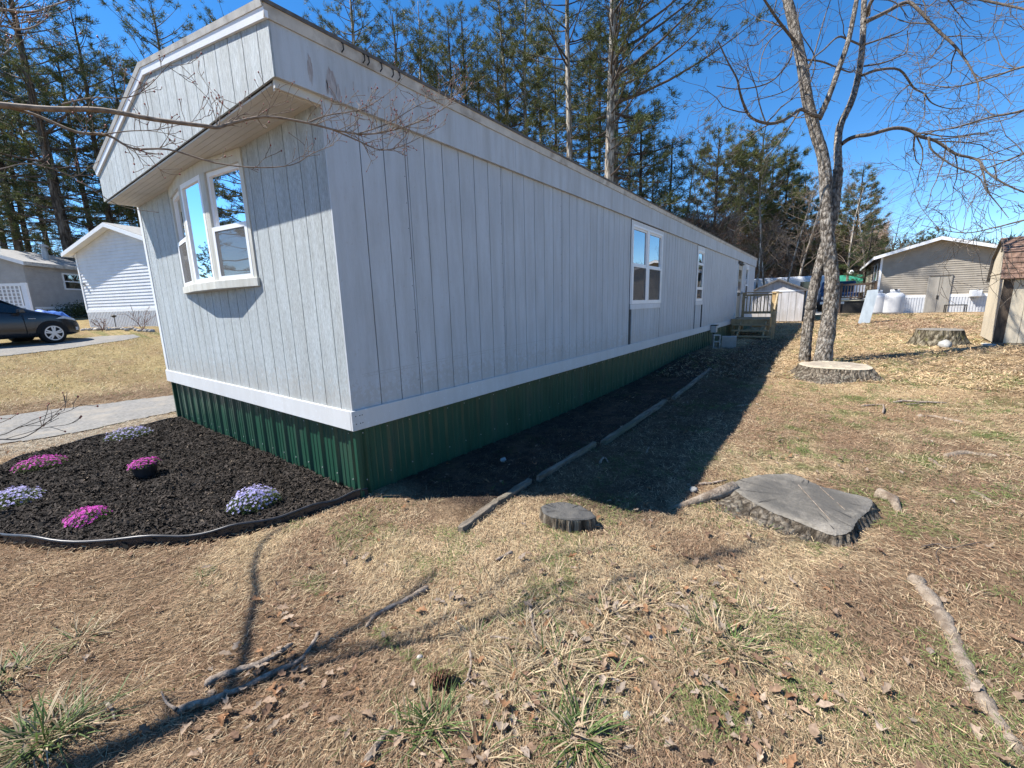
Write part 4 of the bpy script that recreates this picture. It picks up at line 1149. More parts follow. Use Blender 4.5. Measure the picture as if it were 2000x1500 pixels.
branch(c5((1560,320),(1530,400),(1520,480),(1450,540),(1400,600)), TD-.1, TD+.2, .014, .005, 12, 4, .6)
branch(c5((590,390),(680,400),(760,430),(870,470),(900,440)), TD-.1, TD+.3, .020, .012, 13, 3, .5)
branch(c5((930,290),(860,260),(790,240),(700,320),(620,390),(540,520),(430,600),(220,660)), TD+.3, TD-.9, .022, .006, 14, 8, .8)
branch(c5((490,320),(470,400),(380,510),(280,560),(130,580),(0,560)), TD-.1, TD-1.0, .018, .006, 15, 8, .8)
branch(c5((445,170),(340,270),(290,380),(270,540)), TD-.1, TD-.6, .014, .005, 16, 4, .6)
branch(c5((560,500),(610,420),(640,330),(700,120),(740,0),(790,-160)), TD, TD+.5, .016, .006, 17, 4, .6)
branch(c5((965,290),(1080,250),(1200,205),(1260,150),(1300,60)), TD+.3, TD+.9, .018, .006, 18, 6, .6)
branch(c5((960,430),(1080,410),(1180,370),(1240,330),(1240,200)), TD+.3, TD+.1, .018, .006, 19, 6, .6)
branch(c5((985,100),(1000,20),(1100,-100),(1250,-160),(1500,-60),(1730,0),(2000,60),(2150,110)), TD+.4, TD-1.5, .040, .012, 20, 14, .9)
branch(c5((560,620),(600,560),(640,380),(540,200),(540,60),(640,-20)), TD, TD-.3, .012, .006, 22, 4, .6)
branch([(1560,90),(1520,40),(1480,-20),(1430,-90)], TD-.1, TD-1.2, .030, .01, 23, 10, .9)
branch([(2080,180),(2000,215),(1930,230),(1860,250),(1800,258)], TD-2.5, TD-1.5, .02, .005, 24, 14, .9)
branch([(2080,270),(2000,300),(1920,330),(1830,345)], TD-2.5, TD-1.0, .018, .005, 25, 14, .9)
branch([(2080,120),(2000,130),(1940,150),(1860,170),(1790,160)], TD-2.5, TD-1.2, .018, .005, 26, 14, .9)
branch([(2070,415),(2000,430),(1940,445),(1880,455),(1800,440)], TD-2.8, TD-2.0, .014, .004, 27, 12, .7)
V, F = tube_np(br, 6); np_mesh('branches', rel(V), F, M['twig_limb'], tree, smooth=True)

# ------------------------------------------------------------------ budding maple whose branch hangs in front of the gable; its trunk stands left of the view
mt = Vector((-4.0, 1.25, 0)); mt.z = float(H0(mt.x, mt.y))
maple = thing('maple_tree', 'budding bare branch with red twigs hanging in front of the gable', 'tree', mt)
O0 = np.array(mt)
def msh(name, paths, n, mat, smooth=True):
    V, F = tube_np(paths, n); return np_mesh(name, V-O0, F, mat, maple, smooth=smooth)
fork = np.array([-3.9, 1.25, 2.4])
tp = smooth_path([[-4.0,1.25,-.1],[-3.98,1.26,.6],[-3.95,1.24,1.5],fork,[-4.1,1.3,3.6],[-4.7,1.4,5.0],[-5.4,1.5,7.0]], 4)
msh('trunk', [(tp, np.linspace(.17, .07, len(tp)))], 14, M['bark'])
bp = []; tips = []; Rm = np.random.default_rng(5)
A = [(-60,198),(0,205),(100,213),(200,215),(300,233),(400,246),(425,249),(455,240),(520,228),(600,240),(660,255),(720,262),(790,248),(850,222),(893,193)]
PA, rA = trace(A, 1.55, 2.15, .0125, .0016, .0, 1, 4, .8)
start = smooth_path([fork+[0,0,.6], [-3.1,.95,2.85], [-2.3,.5,2.55], PA[0]], 4)
bp.append((np.concatenate([start[:-1], PA]), np.concatenate([np.linspace(.03, .0128, len(start)-1), rA])))
def mbranch(pts, t0, t1, r0, r1, seed, tw=7, tl=.10, upb=.5):
    P, r = trace(pts, t0, t1, r0, r1, .0, seed, 4)
    bp.append((P, r)); twigs_on(P, r, tw, tl, upb)
def twigs_on(P, r, n, tl, upb=.5, lo=.15):
    for _ in range(n):
        i = Rm.integers(int(len(P)*lo)+1, len(P)); d = P[i]-P[i-1]; d /= np.linalg.norm(d)+1e-9
        nd = d*.55+Rm.normal(0, .38, 3)+[0, 0, upb*Rm.choice([1, 1, .4, -.4])]
        grow(Rm, P[i], nd, tl*Rm.uniform(.5, 1.6), max(.0010, min(.0022, r[i]*.5)), 1, bp, 2, .45, .3, (1,3), .0011, .22, tips)
twigs_on(PA, rA, 52, .10, .55, .42)
mbranch([(0,205),(70,225),(150,258),(210,264),(260,290),(330,292),(420,318),(500,327),(570,322),(610,300),(652,283)], 1.6, 2.05, .0062, .0012, 2, 22, .09)
mbranch([(200,263),(250,256),(300,254),(350,244),(395,232)], 1.72, 1.9, .0024, .001, 3, 9, .08)
mbranch([(648,252),(700,275),(745,293),(790,283),(835,260)], 1.98, 2.1, .0042, .001, 4, 18, .09)
mbranch([(600,240),(640,225),(700,215),(740,195),(782,162)], 1.95, 2.1, .0035, .001, 6, 14, .09)
mbranch([(700,261),(760,240),(830,200),(905,190)], 2.0, 2.2, .0032, .001, 7, 14, .08)
mbranch([(120,204),(180,191),(250,190),(290,168),(335,120)], 1.6, 1.7, .0030, .001, 8, 8, .09)
mbranch([(-40,12),(0,18),(60,24),(100,12),(150,-6)], 1.6, 1.75, .0060, .002, 9, 6, .10)
mbranch([(-40,62),(0,50),(40,58),(75,48),(100,26)], 1.5, 1.6, .0042, .0014, 10, 8, .10)
mbranch([(-40,112),(0,108),(20,95),(30,80)], 1.5, 1.6, .003, .001, 11, 5, .08)
mbranch([(-40,330),(0,330),(60,320),(140,345),(230,400),(310,415)], 1.9, 2.6, .0035, .0014, 12, 5, .12)
mbranch([(485,192),(450,215),(420,185),(385,140)], 1.85, 1.9, .0016, .0008, 13, 3, .06)
# low twig over the driveway
mbranch([(-60,862),(0,858),(30,858),(60,848),(95,822),(135,780)], 1.5, 1.6, .0030, .0010, 14, 3, .10)
mbranch([(-60,850),(0,850),(35,836),(80,822),(125,802)], 1.5, 1.62, .0022, .0009, 15, 3, .08)
mbranch([(-40,840),(0,826),(25,815)], 1.5, 1.5, .0015, .0008, 16, 1, .05)
lp = trace([(-60,862),(-200,840),(-420,700)], 1.5, 1.4, .003, .006, 0, 3)
bp.append((np.concatenate([lp[0], [[-3.95,1.2,1.6]]]), np.append(lp[1], .012)))
msh('branches', bp, 6, M['twig'])
# buds
T = np.array(tips); n = len(T)
oct_v = np.array([[1,0,0],[-1,0,0],[0,1,0],[0,-1,0],[0,0,1.5],[0,0,-1.2]])*.0030
oct_f = np.array([[0,2,4],[2,1,4],[1,3,4],[3,0,4],[2,0,5],[1,2,5],[3,1,5],[0,3,5]])
V = (T[:, None]+oct_v[None]*Rm.uniform(.7, 1.5, (n,1,1))).reshape(-1, 3); F = (oct_f[None]+(np.arange(n)*6)[:, None, None]).reshape(-1, 3)
ob = np_mesh('buds', V-O0, F, M['bud'], maple); ob['kind'] = 'stuff'
# limbs out of view that throw their shadow across the foreground
S = np.array([.4425, -.63, -1.0])
def over(gx_, gy_, h): return np.array([gx_, gy_, 0.0])-S*h
sl = []
P = smooth_path([over(-2.05,-.92,3.3), over(-1.69,-.93,3.35), over(-1.31,-1.06,3.4), over(-.97,-1.12,3.45), over(-.55,-1.18,3.55), over(-.30,-1.16,3.65)], 4)
start = smooth_path([tp[10], (tp[10]+P[0])/2+[0,0,.1], P[0]], 4)
sl.append((np.concatenate([start[:-1], P]), np.concatenate([np.linspace(.065, .05, len(start)-1), np.linspace(.05, .012, len(P))])))
P = smooth_path([over(-1.33,-1.05,3.4), over(-1.2,-.93,3.4), over(-1.10,-.72,3.3), over(-.98,-.5,3.25), over(-.86,-.22,3.2), over(-.70,0,3.15), over(-.52,.06,3.1)], 4)
sl.append((P, np.linspace(.024, .010, len(P))))
P = smooth_path([over(-1.45,-1.02,3.4), over(-1.47,-.95,3.5), over(-1.44,-.86,3.6)], 3); sl.append((P, np.linspace(.02, .012, len(P))))
P = smooth_path([over(-1.0,-1.12,3.45), over(-.75,-1.35,3.5), over(-.35,-1.5,3.6), over(.15,-1.62,3.7), over(.5,-1.9,3.8)], 4); sl.append((P, np.linspace(.014, .005, len(P))))
msh('limbs', sl, 8, M['bark'])

# ------------------------------------------------------------------ stumps
def rings_mat(name, c1, c2, cen, dark, rad=.4):
    m, nt, b = new_mat(name)
    v = pos_node(nt, obj=True)
    sp = nt.nodes.new('ShaderNodeVectorMath'); sp.operation = 'SUBTRACT'; sp.inputs[1].default_value = cen; nt.links.new(v, sp.inputs[0])
    w = nt.nodes.new('ShaderNodeTexWave'); w.wave_type = 'RINGS'; w.rings_direction = 'Z'; w.inputs['Scale'].default_value = 14; w.inputs['Distortion'].default_value = 3.5; w.inputs['Detail'].default_value = 3
    nt.links.new(sp.outputs[0], w.inputs['Vector'])
    c = ramp(nt, noise(nt, v, 5, 6), [(.35, c1), (.65, c2)])
    c = mixc(nt, .10, c, ramp(nt, w.outputs['Fac'], [(.2, tuple(x*.5 for x in c1)), (.8, c2)]))
    c = mixc(nt, 1.0, c, ramp(nt, noise(nt, v, 22, 6, .8), [(.32, (.55,.54,.52)), (.6, (1,1,1))]), 'MULTIPLY')
    ln_ = nt.nodes.new('ShaderNodeVectorMath'); ln_.operation = 'LENGTH'; nt.links.new(v, ln_.inputs[0])
    rimf = nt.nodes.new('ShaderNodeMapRange'); rimf.inputs['From Min'].default_value = rad*.60; rimf.inputs['From Max'].default_value = rad*.98; nt.links.new(ln_.outputs['Value'], rimf.inputs['Value'])
    if dark:
        dk_ = nt.nodes.new('ShaderNodeMath'); dk_.operation = 'SUBTRACT'; nt.links.new(ramp(nt, noise(nt, v, 3.2, 6, .7), [(.36, (.25,.25,.25)), (.52, (1,1,1))]), dk_.inputs[0]); nt.links.new(rimf.outputs[0], dk_.inputs[1]); dk_.use_clamp = True
        c = mixc(nt, dk_.outputs[0], c, dark)
    nt.links.new(c, b.inputs['Base Color']); b.inputs['Roughness'].default_value = .9
    bump(nt, b, noise(nt, v, 30, 6, .8), .8, .015); return m
def stump(name, label, top, base, ztop, seed, face_mat, bark, rim=.014, layers=9, amp=.018, moss=None, extra=()):
    """top, base: matching plan outlines (world x,y); ztop heights per vertex"""
    n = 168; top = np.array(top); base = np.array(base)
    def res(P):
        P = np.vstack([P, P[:1]]); s = np.concatenate([[0], np.cumsum(np.linalg.norm(np.diff(P, axis=0), axis=1))]); s /= s[-1]
        t = np.linspace(0, 1, n, endpoint=False); return np.stack([np.interp(t, s, P[:, i]) for i in range(P.shape[1])], -1)
    k = len(top); T = res(top); Bs = res(base)
    c = T[:, :2].mean(0)
    # align starting index by angle
    ang = lambda P: np.arctan2(P[:,1]-c[1], P[:,0]-c[0])
    def byang(P):
        a = ang(P); th = np.linspace(-np.pi, np.pi, n, endpoint=False); o = np.argsort(a); aa = a[o]; PP = P[o]
        aa = np.concatenate([aa-2*np.pi, aa, aa+2*np.pi]); PP = np.concatenate([PP, PP, PP])
        return np.stack([np.interp(th, aa, PP[:, i]) for i in range(PP.shape[1])], -1)
    T = byang(T); Bs = byang(Bs)
    for _k in range(10):
        T[:, :2] = (np.roll(T, 1, 0)+2*T+np.roll(T, -1, 0))[:, :2]/4; Bs[:, :2] = (np.roll(Bs, 1, 0)+2*Bs+np.roll(Bs, -1, 0))[:, :2]/4
    T[:, :2] += ((T[:, :2]-c)*(np.random.default_rng(seed+50).normal(0, .006, n))[:, None])
    zg = H(Bs[:,0], Bs[:,1])-.03
    r = thing(name, label, 'stump', G(*c))
    O = np.array(r.location)
    R = np.random.default_rng(seed); V = []
    rid = (R.normal(0, 1, n)+np.roll(R.normal(0, 1, n), 1))*.5
    for j in range(layers):
        f = j/(layers-1)
        fl = f**1.6                                    # flare towards the ground
        xy = T[:, :2]*(1-fl)+Bs[:, :2]*fl
        z = T[:, 2]*(1-f)+zg*f
        out = (xy-c); out /= np.linalg.norm(out, axis=1, keepdims=True)+1e-9
        d = amp*(rid*(1.0+.25*R.normal(0,1,n))+R.normal(0, .13, n))*(1 if 0 < j else .45)
        V.append(np.column_stack([xy+out*d[:, None], z-(.010 if j == 0 else 0)]))
    V = np.array(V); ix = np.arange(layers*n).reshape(layers, n); nx_ = np.roll(ix, -1, 1)
    F = np.stack([ix[:-1], ix[1:], nx_[1:], nx_[:-1]], -1).reshape(-1, 4)
    np_mesh('bark', V.reshape(-1, 3)-O, F, bark, r, smooth=True)
    # cut face: concentric rings of vertices
    rings = []; kk = 8
    cz = T[:, 2].mean()
    for j in range(kk):
        f = 1-max(0, j-1+.045*(j == 1))/kk if j else 1
        xy = c+(T[:, :2]-c)*(f if j != 1 else .955)*(1 if j else .998); z = T[:, 2]*f+cz*(1-f)+(fnoise(xy[:,0], xy[:,1], 14, seed)-.5)*.022*(1 if j else 0)-(.010 if j == 0 else 0)
        rings.append(np.column_stack([xy, z+.001]))
    rings = np.array(rings); Vf = np.concatenate([rings.reshape(-1, 3), [[c[0], c[1], cz]]])-O
    ix = np.arange(kk*n).reshape(kk, n); nx_ = np.roll(ix, -1, 1)
    F = np.stack([ix[:-1], nx_[:-1], nx_[1:], ix[1:]], -1).reshape(-1, 4)
    Fc = np.stack([ix[-1], nx_[-1], np.full(n, kk*n), np.full(n, kk*n)], -1)
    me = MB(); me.v = [tuple(q) for q in Vf]; me.f = [tuple(q) for q in F]+[(a, b, d_) for a, b, d_, _ in Fc]
    me.build('cut_face', face_mat, r, smooth=True)
    for q in range(9):                                  # drying cracks
        i = int(R.integers(0, n)); a = T[i]; f0, f1 = R.uniform(.25, .6), R.uniform(.85, .99)
        p0 = np.array([*(c+(a[:2]-c)*f0), cz+.006]); p1 = np.array([*(c+(a[:2]-c)*f1), cz+.004])
        pm = (p0+p1)/2+np.array([*R.normal(0, .012, 2), 0]); w_ = R.uniform(.0015, .004)
        sd = np.cross((p1-p0)/np.linalg.norm(p1-p0), [0,0,1])*w_
        MB().add([p0-O, pm-sd*.6-O, p1-sd-O, p1+sd-O, pm+sd*.6-O], [(0,1,4),(1,2,3,4)]).build('crack', M['dark_iron'], r)
    return r, O
def c4(*a): return [(1300+x/2.857, 880+y/2.857) for x, y in a]
def un(pts, dz): return [tuple(gp(u, v, dz)) for u, v in pts]
bt = c4((350,190),(420,150),(520,130),(640,122),(740,130),(800,165),(880,205),(1000,238),(1120,258),(1168,280),(1130,340),(1062,390),(1045,442),(950,472),(850,432),(750,392),(600,338),(450,262))
bb = c4((95,330),(200,270),(330,200),(480,150),(640,140),(760,160),(900,225),(1060,265),(1180,285),(1252,375),(1180,440),(1110,480),(1105,545),(960,550),(820,535),(700,500),(560,485),(350,405))
topz = .075
bt3 = [tuple(gp(u, v, topz)) for u, v in bt]
bb3 = [tuple(gp(u, v, 0)) for u, v in bb]
# tilt: keep the face planar
zt = np.mean([q[2] for q in bt3]); bt3 = [(q[0], q[1], zt) for q in bt3]
M['cut_old'] = rings_mat('cut_face_weathered', (.17,.155,.13), (.29,.26,.22), (0,0,0), (.085,.078,.068), .46)
M['cut_dark'] = rings_mat('cut_face_dark', (.11,.105,.095), (.18,.17,.155), (0,0,0), (.075,.072,.068))
M['cut_fresh'] = rings_mat('cut_face_fresh', (.52,.45,.33), (.66,.58,.44), (0,0,0), (.30,.25,.19), .62)
bigs, O = stump('tree_stump', 'largest low stump with grey weathered cut face and furrowed bark, nearest on the lawn', bt3, bb3, topz, 4, M['cut_old'], M['bark_stump'], amp=.011)
# saw marks across the face
for (a, b) in [(c4((740,190))[0], c4((945,415))[0]), (c4((860,205))[0], c4((1000,335))[0])]:
    p = gp(*a, topz); q = gp(*b, topz); p.z = q.z = zt+.004
    MB().beam(np.array(p)-O, np.array(q)-O, .003, .004).build('saw_ridge', M['stick'], bigs)
# roots running from the big stump into shade
MB().tube([np.array(gp(1435,955,.05))-O, np.array(gp(1390,968,.03))-O, np.array(gp(1340,985,.01))-O, np.array(gp(1305,995,-.01))-O], [.06,.04,.025,.012], 10).build('root', M['root'], bigs, smooth=True)
MB().tube([np.array(gp(1715,965,.02))-O, np.array(gp(1745,975,.02))-O, np.array(gp(1755,1000,.0))-O], [.05,.035,.02], 10).build('root', M['root'], bigs, smooth=True)
st_t = [(1056,985),(1075,981),(1105,979),(1135,986),(1160,1002),(1166,1010),(1150,1014),(1115,1016),(1080,1010),(1060,1000)]
st3 = [tuple(gp(u, v, .085)) for u, v in st_t]; zz = np.mean([q[2] for q in st3]); st3 = [(q[0], q[1], zz) for q in st3]
cx_ = np.mean([q[0] for q in st3]); cy_ = np.mean([q[1] for q in st3])
sb3 = [(cx_+(q[0]-cx_)*1.10, cy_+(q[1]-cy_)*1.10, 0) for q in st3]
stump('tree_stump', 'small dark round stump between the timber edging and the largest stump', st3, sb3, .085, 6, M['cut_dark'], M['bark_stump'], amp=.006, layers=6)
# fresh round stump under the double tree
def round_stump(u0, u1, vtop, vbase, hgt, label, seed, face, flare=1.3, squash=1.0, moss=False):
    p = gp((u0+u1)/2, vbase)
    depth = (np.array(p)-CAM)@CR[2]; rad = (u1-u0)/2/FPX*depth
    dv = np.array(p)-CAM; dv[2] = 0; dv /= np.linalg.norm(dv); c = np.array(p)+dv*rad*.9
    R = np.random.default_rng(seed)
    th = np.linspace(0, 2*np.pi, 24, endpoint=False)
    rr = rad*(1+.05*np.sin(3*th+seed)+.04*np.sin(5*th+1)+R.normal(0, .01, 24))
    zt_ = float(H(c[0], c[1]))+hgt
    top = [(c[0]+a*math.cos(t), c[1]+a*math.sin(t), zt_) for a, t in zip(rr, th)]
    fl = flare*(1+.18*np.maximum(0, np.sin(2*th+seed))+.1*R.normal(0, 1, 24))
    base = [(c[0]+a*f*math.cos(t), c[1]+a*f*math.sin(t), 0) for a, f, t in zip(rr, fl, th)]
    return stump('tree_stump', label, top, base, hgt, seed, face, M['moss'] if moss else M['bark_stump'], amp=rad*.03)
round_stump(1567, 1688, 714, 742, .18, 'fresh pale-topped round stump in front of the double-trunked tree', 8, M['cut_fresh'], 1.42)
s3, O3 = round_stump(1798, 1866, 645, 675, .36, 'mossy low stump near the tan garden shed', 9, M['cut_old'], 1.4, moss=True)
p = gp(1843, 678); 
# ------------------------------------------------------------------ sticks, roots, litter, grass
def stick(pts, r, label, name='stick', cat='stick', dz=0.012, mat='stick', n=8, taper=.55, forks=()):
    P = [np.array(gp(u, v, dz)) for u, v in pts]
    r0 = thing(name, label, cat, Vector(P[0]))
    Q = smooth_path(P, 4); k = len(Q)
    R = np.random.default_rng(len(label)); Q[:, 2] += R.normal(0, r*.15, k)
    rad = r*(1-(1-taper)*np.linspace(0, 1, k))*(1+R.normal(0, .06, k)); rad[-1] *= .5; rad[0] *= .7
    V, F = rough_tube(Q, rad, n, .07, 3)
    V = V-np.array(r0.location)
    m = MB(); m.v = [tuple(q) for q in V]; m.f = [tuple(q) for q in F]+[tuple(range(n))[::-1], tuple(range((k-1)*n, k*n))]
    m.build('shaft', M[mat], r0, smooth=True)
    for fk in forks:
        Pf = smooth_path([np.array(gp(u, v, dz+.01)) for u, v in fk], 4)
        V, F = rough_tube(Pf, np.linspace(r*.5, r*.2, len(Pf)), 6, .06, 5)
        m = MB(); m.v = [tuple(q-np.array(r0.location)) for q in V]; m.f = [tuple(q) for q in F]; m.build('twig', M[mat], r0, smooth=True)
    return r0
stick([(402,1338),(430,1320),(470,1308),(520,1290),(573,1256)], .017, 'thicker grey stick on the duff, left of two parallel sticks')
stick([(345,1385),(400,1370),(470,1345),(530,1315),(585,1290),(612,1255),(624,1232)], .013, 'longer bent stick lying in the limb shadow', forks=[[(345,1385),(325,1372),(315,1350)]])
stick([(836,1147),(805,1165),(765,1185),(735,1200),(715,1225)], .016, 'grey stick end poking out of the long shadow, centre left')
stick([(712,1492),(730,1465),(748,1440),(768,1418)], .014, 'straight peeled stick at the bottom edge beside the green tuft')
stick([(1000,1078),(985,1085),(968,1094)], .012, 'short broken stick in front of the small stump')
stick([(957,1243),(985,1246),(1015,1252)], .006, 'small pale twig lying crosswise near the pine cone')
stick([(1035,1185),(1040,1215),(1047,1245),(1052,1268)], .008, 'thin upright-lying twig above the centre grass clump')
stick([(918,1270),(920,1300),(914,1325),(930,1340)], .007, 'crooked forked twig right of the pine cone', forks=[[(914,1325),(905,1335),(900,1338)]])
stick([(1800,1068),(1830,1062),(1850,1070),(1880,1066),(1918,1058)], .005, 'thin dark twig with curled bark right of the largest stump', forks=[[(1838,1068),(1828,1080),(1834,1100)]], mat='twig_dark')
stick([(1745,785),(1770,783),(1800,785),(1850,787)], .018, 'pale fallen branch on the lawn beyond the largest stump', forks=[[(1770,790),(1810,786)]])
stick([(1682,793),(1705,791),(1727,790)], .012, 'short stick lying left of the pale fallen branch')
stick([(1724,806),(1726,798),(1725,790)], .012, 'short stub standing by the lawn stick', dz=.03)
stick([(1210,1175),(1200,1190),(1215,1210)], .016, 'grey bark chunk in the centre grass clumps')
stick([(1300,1178),(1335,1190),(1345,1205)], .010, 'small grey twig right of the centre clumps')
stick([(1170,905),(1180,893),(1188,903)], .012, 'pale chip of wood lying in the house shade')
stick([(1262,885),(1268,872)], .008, 'small upright splinter in the house shade')
stick([(1440,793),(1465,790)], .014, 'pale bark scrap at the edge of the house shade')
stick([(205,1370),(218,1385),(224,1405)], .007, 'curved white twig in the lower left duff')
# surface roots
stick([(1783,1135),(1810,1165),(1835,1205),(1860,1250),(1885,1310),(1920,1375),(1965,1440),(1990,1480)], .040, 'long pale surface root running down the lower right of the lawn', 'surface_root', 'root', -.012, 'root', 12, .6)
stick([(1845,893),(1880,886),(1915,889),(1950,893)], .03, 'surface root hump right of the largest stump', 'surface_root', 'root', -.005, 'root', 10, .6)
stick([(1815,895),(1830,908),(1850,915)], .02, 'short surface root left of the root hump', 'surface_root', 'root', -.003, 'root', 8, .6)
stick([(1790,815),(1820,815),(1855,822),(1880,828)], .035, 'flat pale root or slab showing through the lawn', 'surface_root', 'root', -.012, 'root', 10, .8)
stick([(1895,960),(1925,975),(1945,990)], .02, 'half-buried root at the right beyond the largest stump', 'surface_root', 'root', -.006, 'root', 8, .6)
stick([(1365,945),(1390,943),(1420,938)], .012, 'root stub left of the largest stump at the shade edge')
# pine cone
p = gp(865, 1328, .025)
cone = thing('pine_cone', 'open brown pine cone lying in the foreground grass', 'pine cone', p)
cm = MB(); Rc = random.Random(2); n_ = 70
for i in range(n_):
    t = i/n_; a = i*2.4; rad = .026*math.sin(math.pi*(.12+.8*t))**.8; x = -.055+.11*t
    d = Vector((.35-.5*t, math.cos(a), math.sin(a))).normalized()
    q = Vector((x, 0, 0))+d*.006; e = Vector((x, 0, 0))+d*(rad+.012); s = d.cross(Vector((1,0,0))).normalized()*.008
    cm.add([q-s*.4, q+s*.4, e+s, e+d*.004, e-s, e+Vector((.004,0,0))], [(0,1,2,4),(4,2,3),(0,4,5),(1,5,2),(4,5,2)])
M['cone'] = pmat('cone', (.10,.045,.025), (.20,.10,.06), 60, .8, bstr=.3)
cm.build('scales', M['cone'], cone)
cone.rotation_euler = (0, .1, YAW-1.4)
# stones
def stone(u, v, r, label, mat='stone', seed=1, flat=.55, name='stone'):
    p = gp(u, v); R = np.random.default_rng(seed); m = MB(); rows, cols = 6, 10; vs = []
    for i in range(rows+1):
        th = math.pi*i/rows
        for j in range(cols):
            a = 2*math.pi*j/cols; k = r*(1+R.normal(0, .15))
            vs.append((k*math.sin(th)*math.cos(a), k*math.sin(th)*math.sin(a)*.8, k*math.cos(th)*flat+r*flat*.6))
    fs = [(i*cols+j, (i+1)*cols+j, (i+1)*cols+(j+1) % cols, i*cols+(j+1) % cols) for i in range(rows) for j in range(cols)]
    m.add(vs, fs); o = m.build(name, M[mat], None, smooth=True); o.location = p; tag(o, label, 'stone')
stone(1846, 680, .14, 'pale rock lying against the mossy stump', 'rock_pale', 1, .8)
stone(983, 900, .035, 'white pebble in the dark soil beside the skirting', 'rock_pale', 2)
stone(1355, 960, .04, 'pale stone at the shade edge left of the largest stump', 'rock_pale', 3)
stone(1225, 1400, .018, 'pale lichened stone in the lower centre grass', 'rock_pale', 4)
stone(1272, 1248, .016, 'small tan stone right of the centre clumps', 'stone', 5)
stone(820, 1285, .014, 'small grey stone left of the pine cone', 'stone', 6)
stone(480, 872, .02, 'light stone chip at the skirting end of the mulch', 'rock_pale', 7)

# leaf litter -------------------------------------------------------
def leaves(n, xy, size, seed):
    R = np.random.default_rng(seed)
    z = H(xy[:,0], xy[:,1])+.008+R.uniform(0, .018, n)
    # outline of a lobed leaf, folded along the mid rib
    o = np.array([[-.5,0],[-.2,.26],[-.05,.16],[.12,.30],[.25,.15],[.5,0],[.25,-.15],[.12,-.30],[-.05,-.16],[-.2,-.26]])
    k = len(o); s = size*R.uniform(.55, 1.3, n)
    fold = R.uniform(-.2, 1.3, n); curl = R.normal(0, .9, n)
    a = R.uniform(0, 6.28, n); tl = R.normal(0, .25, n)
    X = o[None,:,0]*s[:,None]; Y = o[None,:,1]*s[:,None]*R.uniform(.7, 1.1, (n,1))
    Z = np.abs(Y)*fold[:,None]+curl[:,None]*X*X/s[:,None]+X*tl[:,None]+R.normal(0, .05, (n,k))*s[:,None]
    ca, sa = np.cos(a)[:,None], np.sin(a)[:,None]
    V = np.stack([xy[:,:1]+X*ca-Y*sa, xy[:,1:]+X*sa+Y*ca, z[:,None]+np.maximum(Z, -.008)], -1)
    V = np.concatenate([V, np.stack([xy[:,0], xy[:,1], z], -1)[:,None]], 1)
    f = np.array([[k, i, (i+1) % k] for i in range(k)])
    F = (f[None]+(np.arange(n)*(k+1))[:,None,None]).reshape(-1, 3)
    pal = np.array([(.33,.235,.165),(.25,.165,.11),(.38,.29,.215),(.20,.125,.085),(.30,.165,.09),(.33,.265,.21)])
    c = pal[R.integers(0, 6, n)]*R.uniform(.7, 1.15, (n,1))
    return V.reshape(-1, 3), F, np.repeat(c, k+1, 0)
R = np.random.default_rng(70)
def polar(n, r0, r1, a0, a1, R, p=1.0):
    r = r0+(r1-r0)*R.random(n)**p; a = YAW+R.uniform(a0, a1, n)
    return np.stack([CAM[0]+r*np.cos(a), CAM[1]+r*np.sin(a)], -1)
def ok_xy(xy):
    x, y = xy[:,0], xy[:,1]
    k = ~in_poly(x, y, MULCH) & ~((x > -.02) & (y > -.0) & (x < LN) & (y < WD)) & ~in_poly(x, y, DRIVE)
    k &= ~in_poly(x, y, [(q[0], q[1]) for q in bt3]) & ~in_poly(x, y, [(q[0], q[1]) for q in st3])
    return k
xy = polar(3200, .9, 9, -1.25, 1.1, R)
den = fnoise(xy[:,0], xy[:,1], 1.6, 71)
cen = np.exp(-((xy[:,0]+.15)/.9)**2-((xy[:,1]+2.3)/.6)**2)
keep = ok_xy(xy) & (R.random(len(xy)) < .08+.75*sstep(.5, .72, den)+.6*cen)
xy = xy[keep]
extra = np.stack([R.normal(20, 2.8, 700), R.normal(-5.0, 1.4, 700)], -1)
clus = []
for (u, v, k) in [(1180,1290,26),(1100,1210,14),(1060,1350,24),(1230,1180,18),(1440,1390,28),(1460,1480,22),(960,1430,12),(470,1390,18),(530,1310,16),(1160,1390,20),(1350,1190,18),(900,1180,14),(30,1350,18),(1400,1130,12),(1500,1310,10),(620,1330,10),(1080,1480,20)]:
    q = gp(u, v); clus.append(np.stack([R.normal(q.x, .09, k), R.normal(q.y, .09, k)], -1))
xy = np.concatenate([xy]+clus+[extra])
V, F, C_ = leaves(len(xy), xy, .047, 72)
o = np_mesh('leaf_litter', V, F, M['leafcol'], col=C_)
tag(o, 'curled dead brown leaves scattered over the lawn', 'leaves', kind='stuff')

# thatch: dry straw and pine needles lying flat ----------------------
n = 430000
xy = polar(n, .75, 10.5, -1.3, 1.15, R, 1.25); xy = xy[ok_xy(xy)]
soil = (xy[:,1] > -.95) & (xy[:,0] > .1)
xy = xy[~soil | (R.random(len(xy)) < .35)]; n = len(xy)
rr_ = np.hypot(xy[:,0]-CAM[0], xy[:,1]-CAM[1])
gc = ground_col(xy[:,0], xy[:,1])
kind = R.random(n)
straw = np.array([.60,.47,.30]); needle = np.array([.31,.185,.11])
t = R.random((n,1))
cols = gc*(.55+.85*t)
sf = .08+.40*sstep(.40, .66, fnoise(xy[:,0], xy[:,1], 1.1, 92)*.6+fnoise(xy[:,0], xy[:,1], 4.0, 93)*.4)
a_ = (kind < sf); cols[a_] = (straw*(.6+.55*R.random((n,1))))[a_]
a_ = (kind > .74); cols[a_] = (needle*(.6+.7*R.random((n,1))))[a_]
patch = fnoise(xy[:,0], xy[:,1], 3.5, 90)
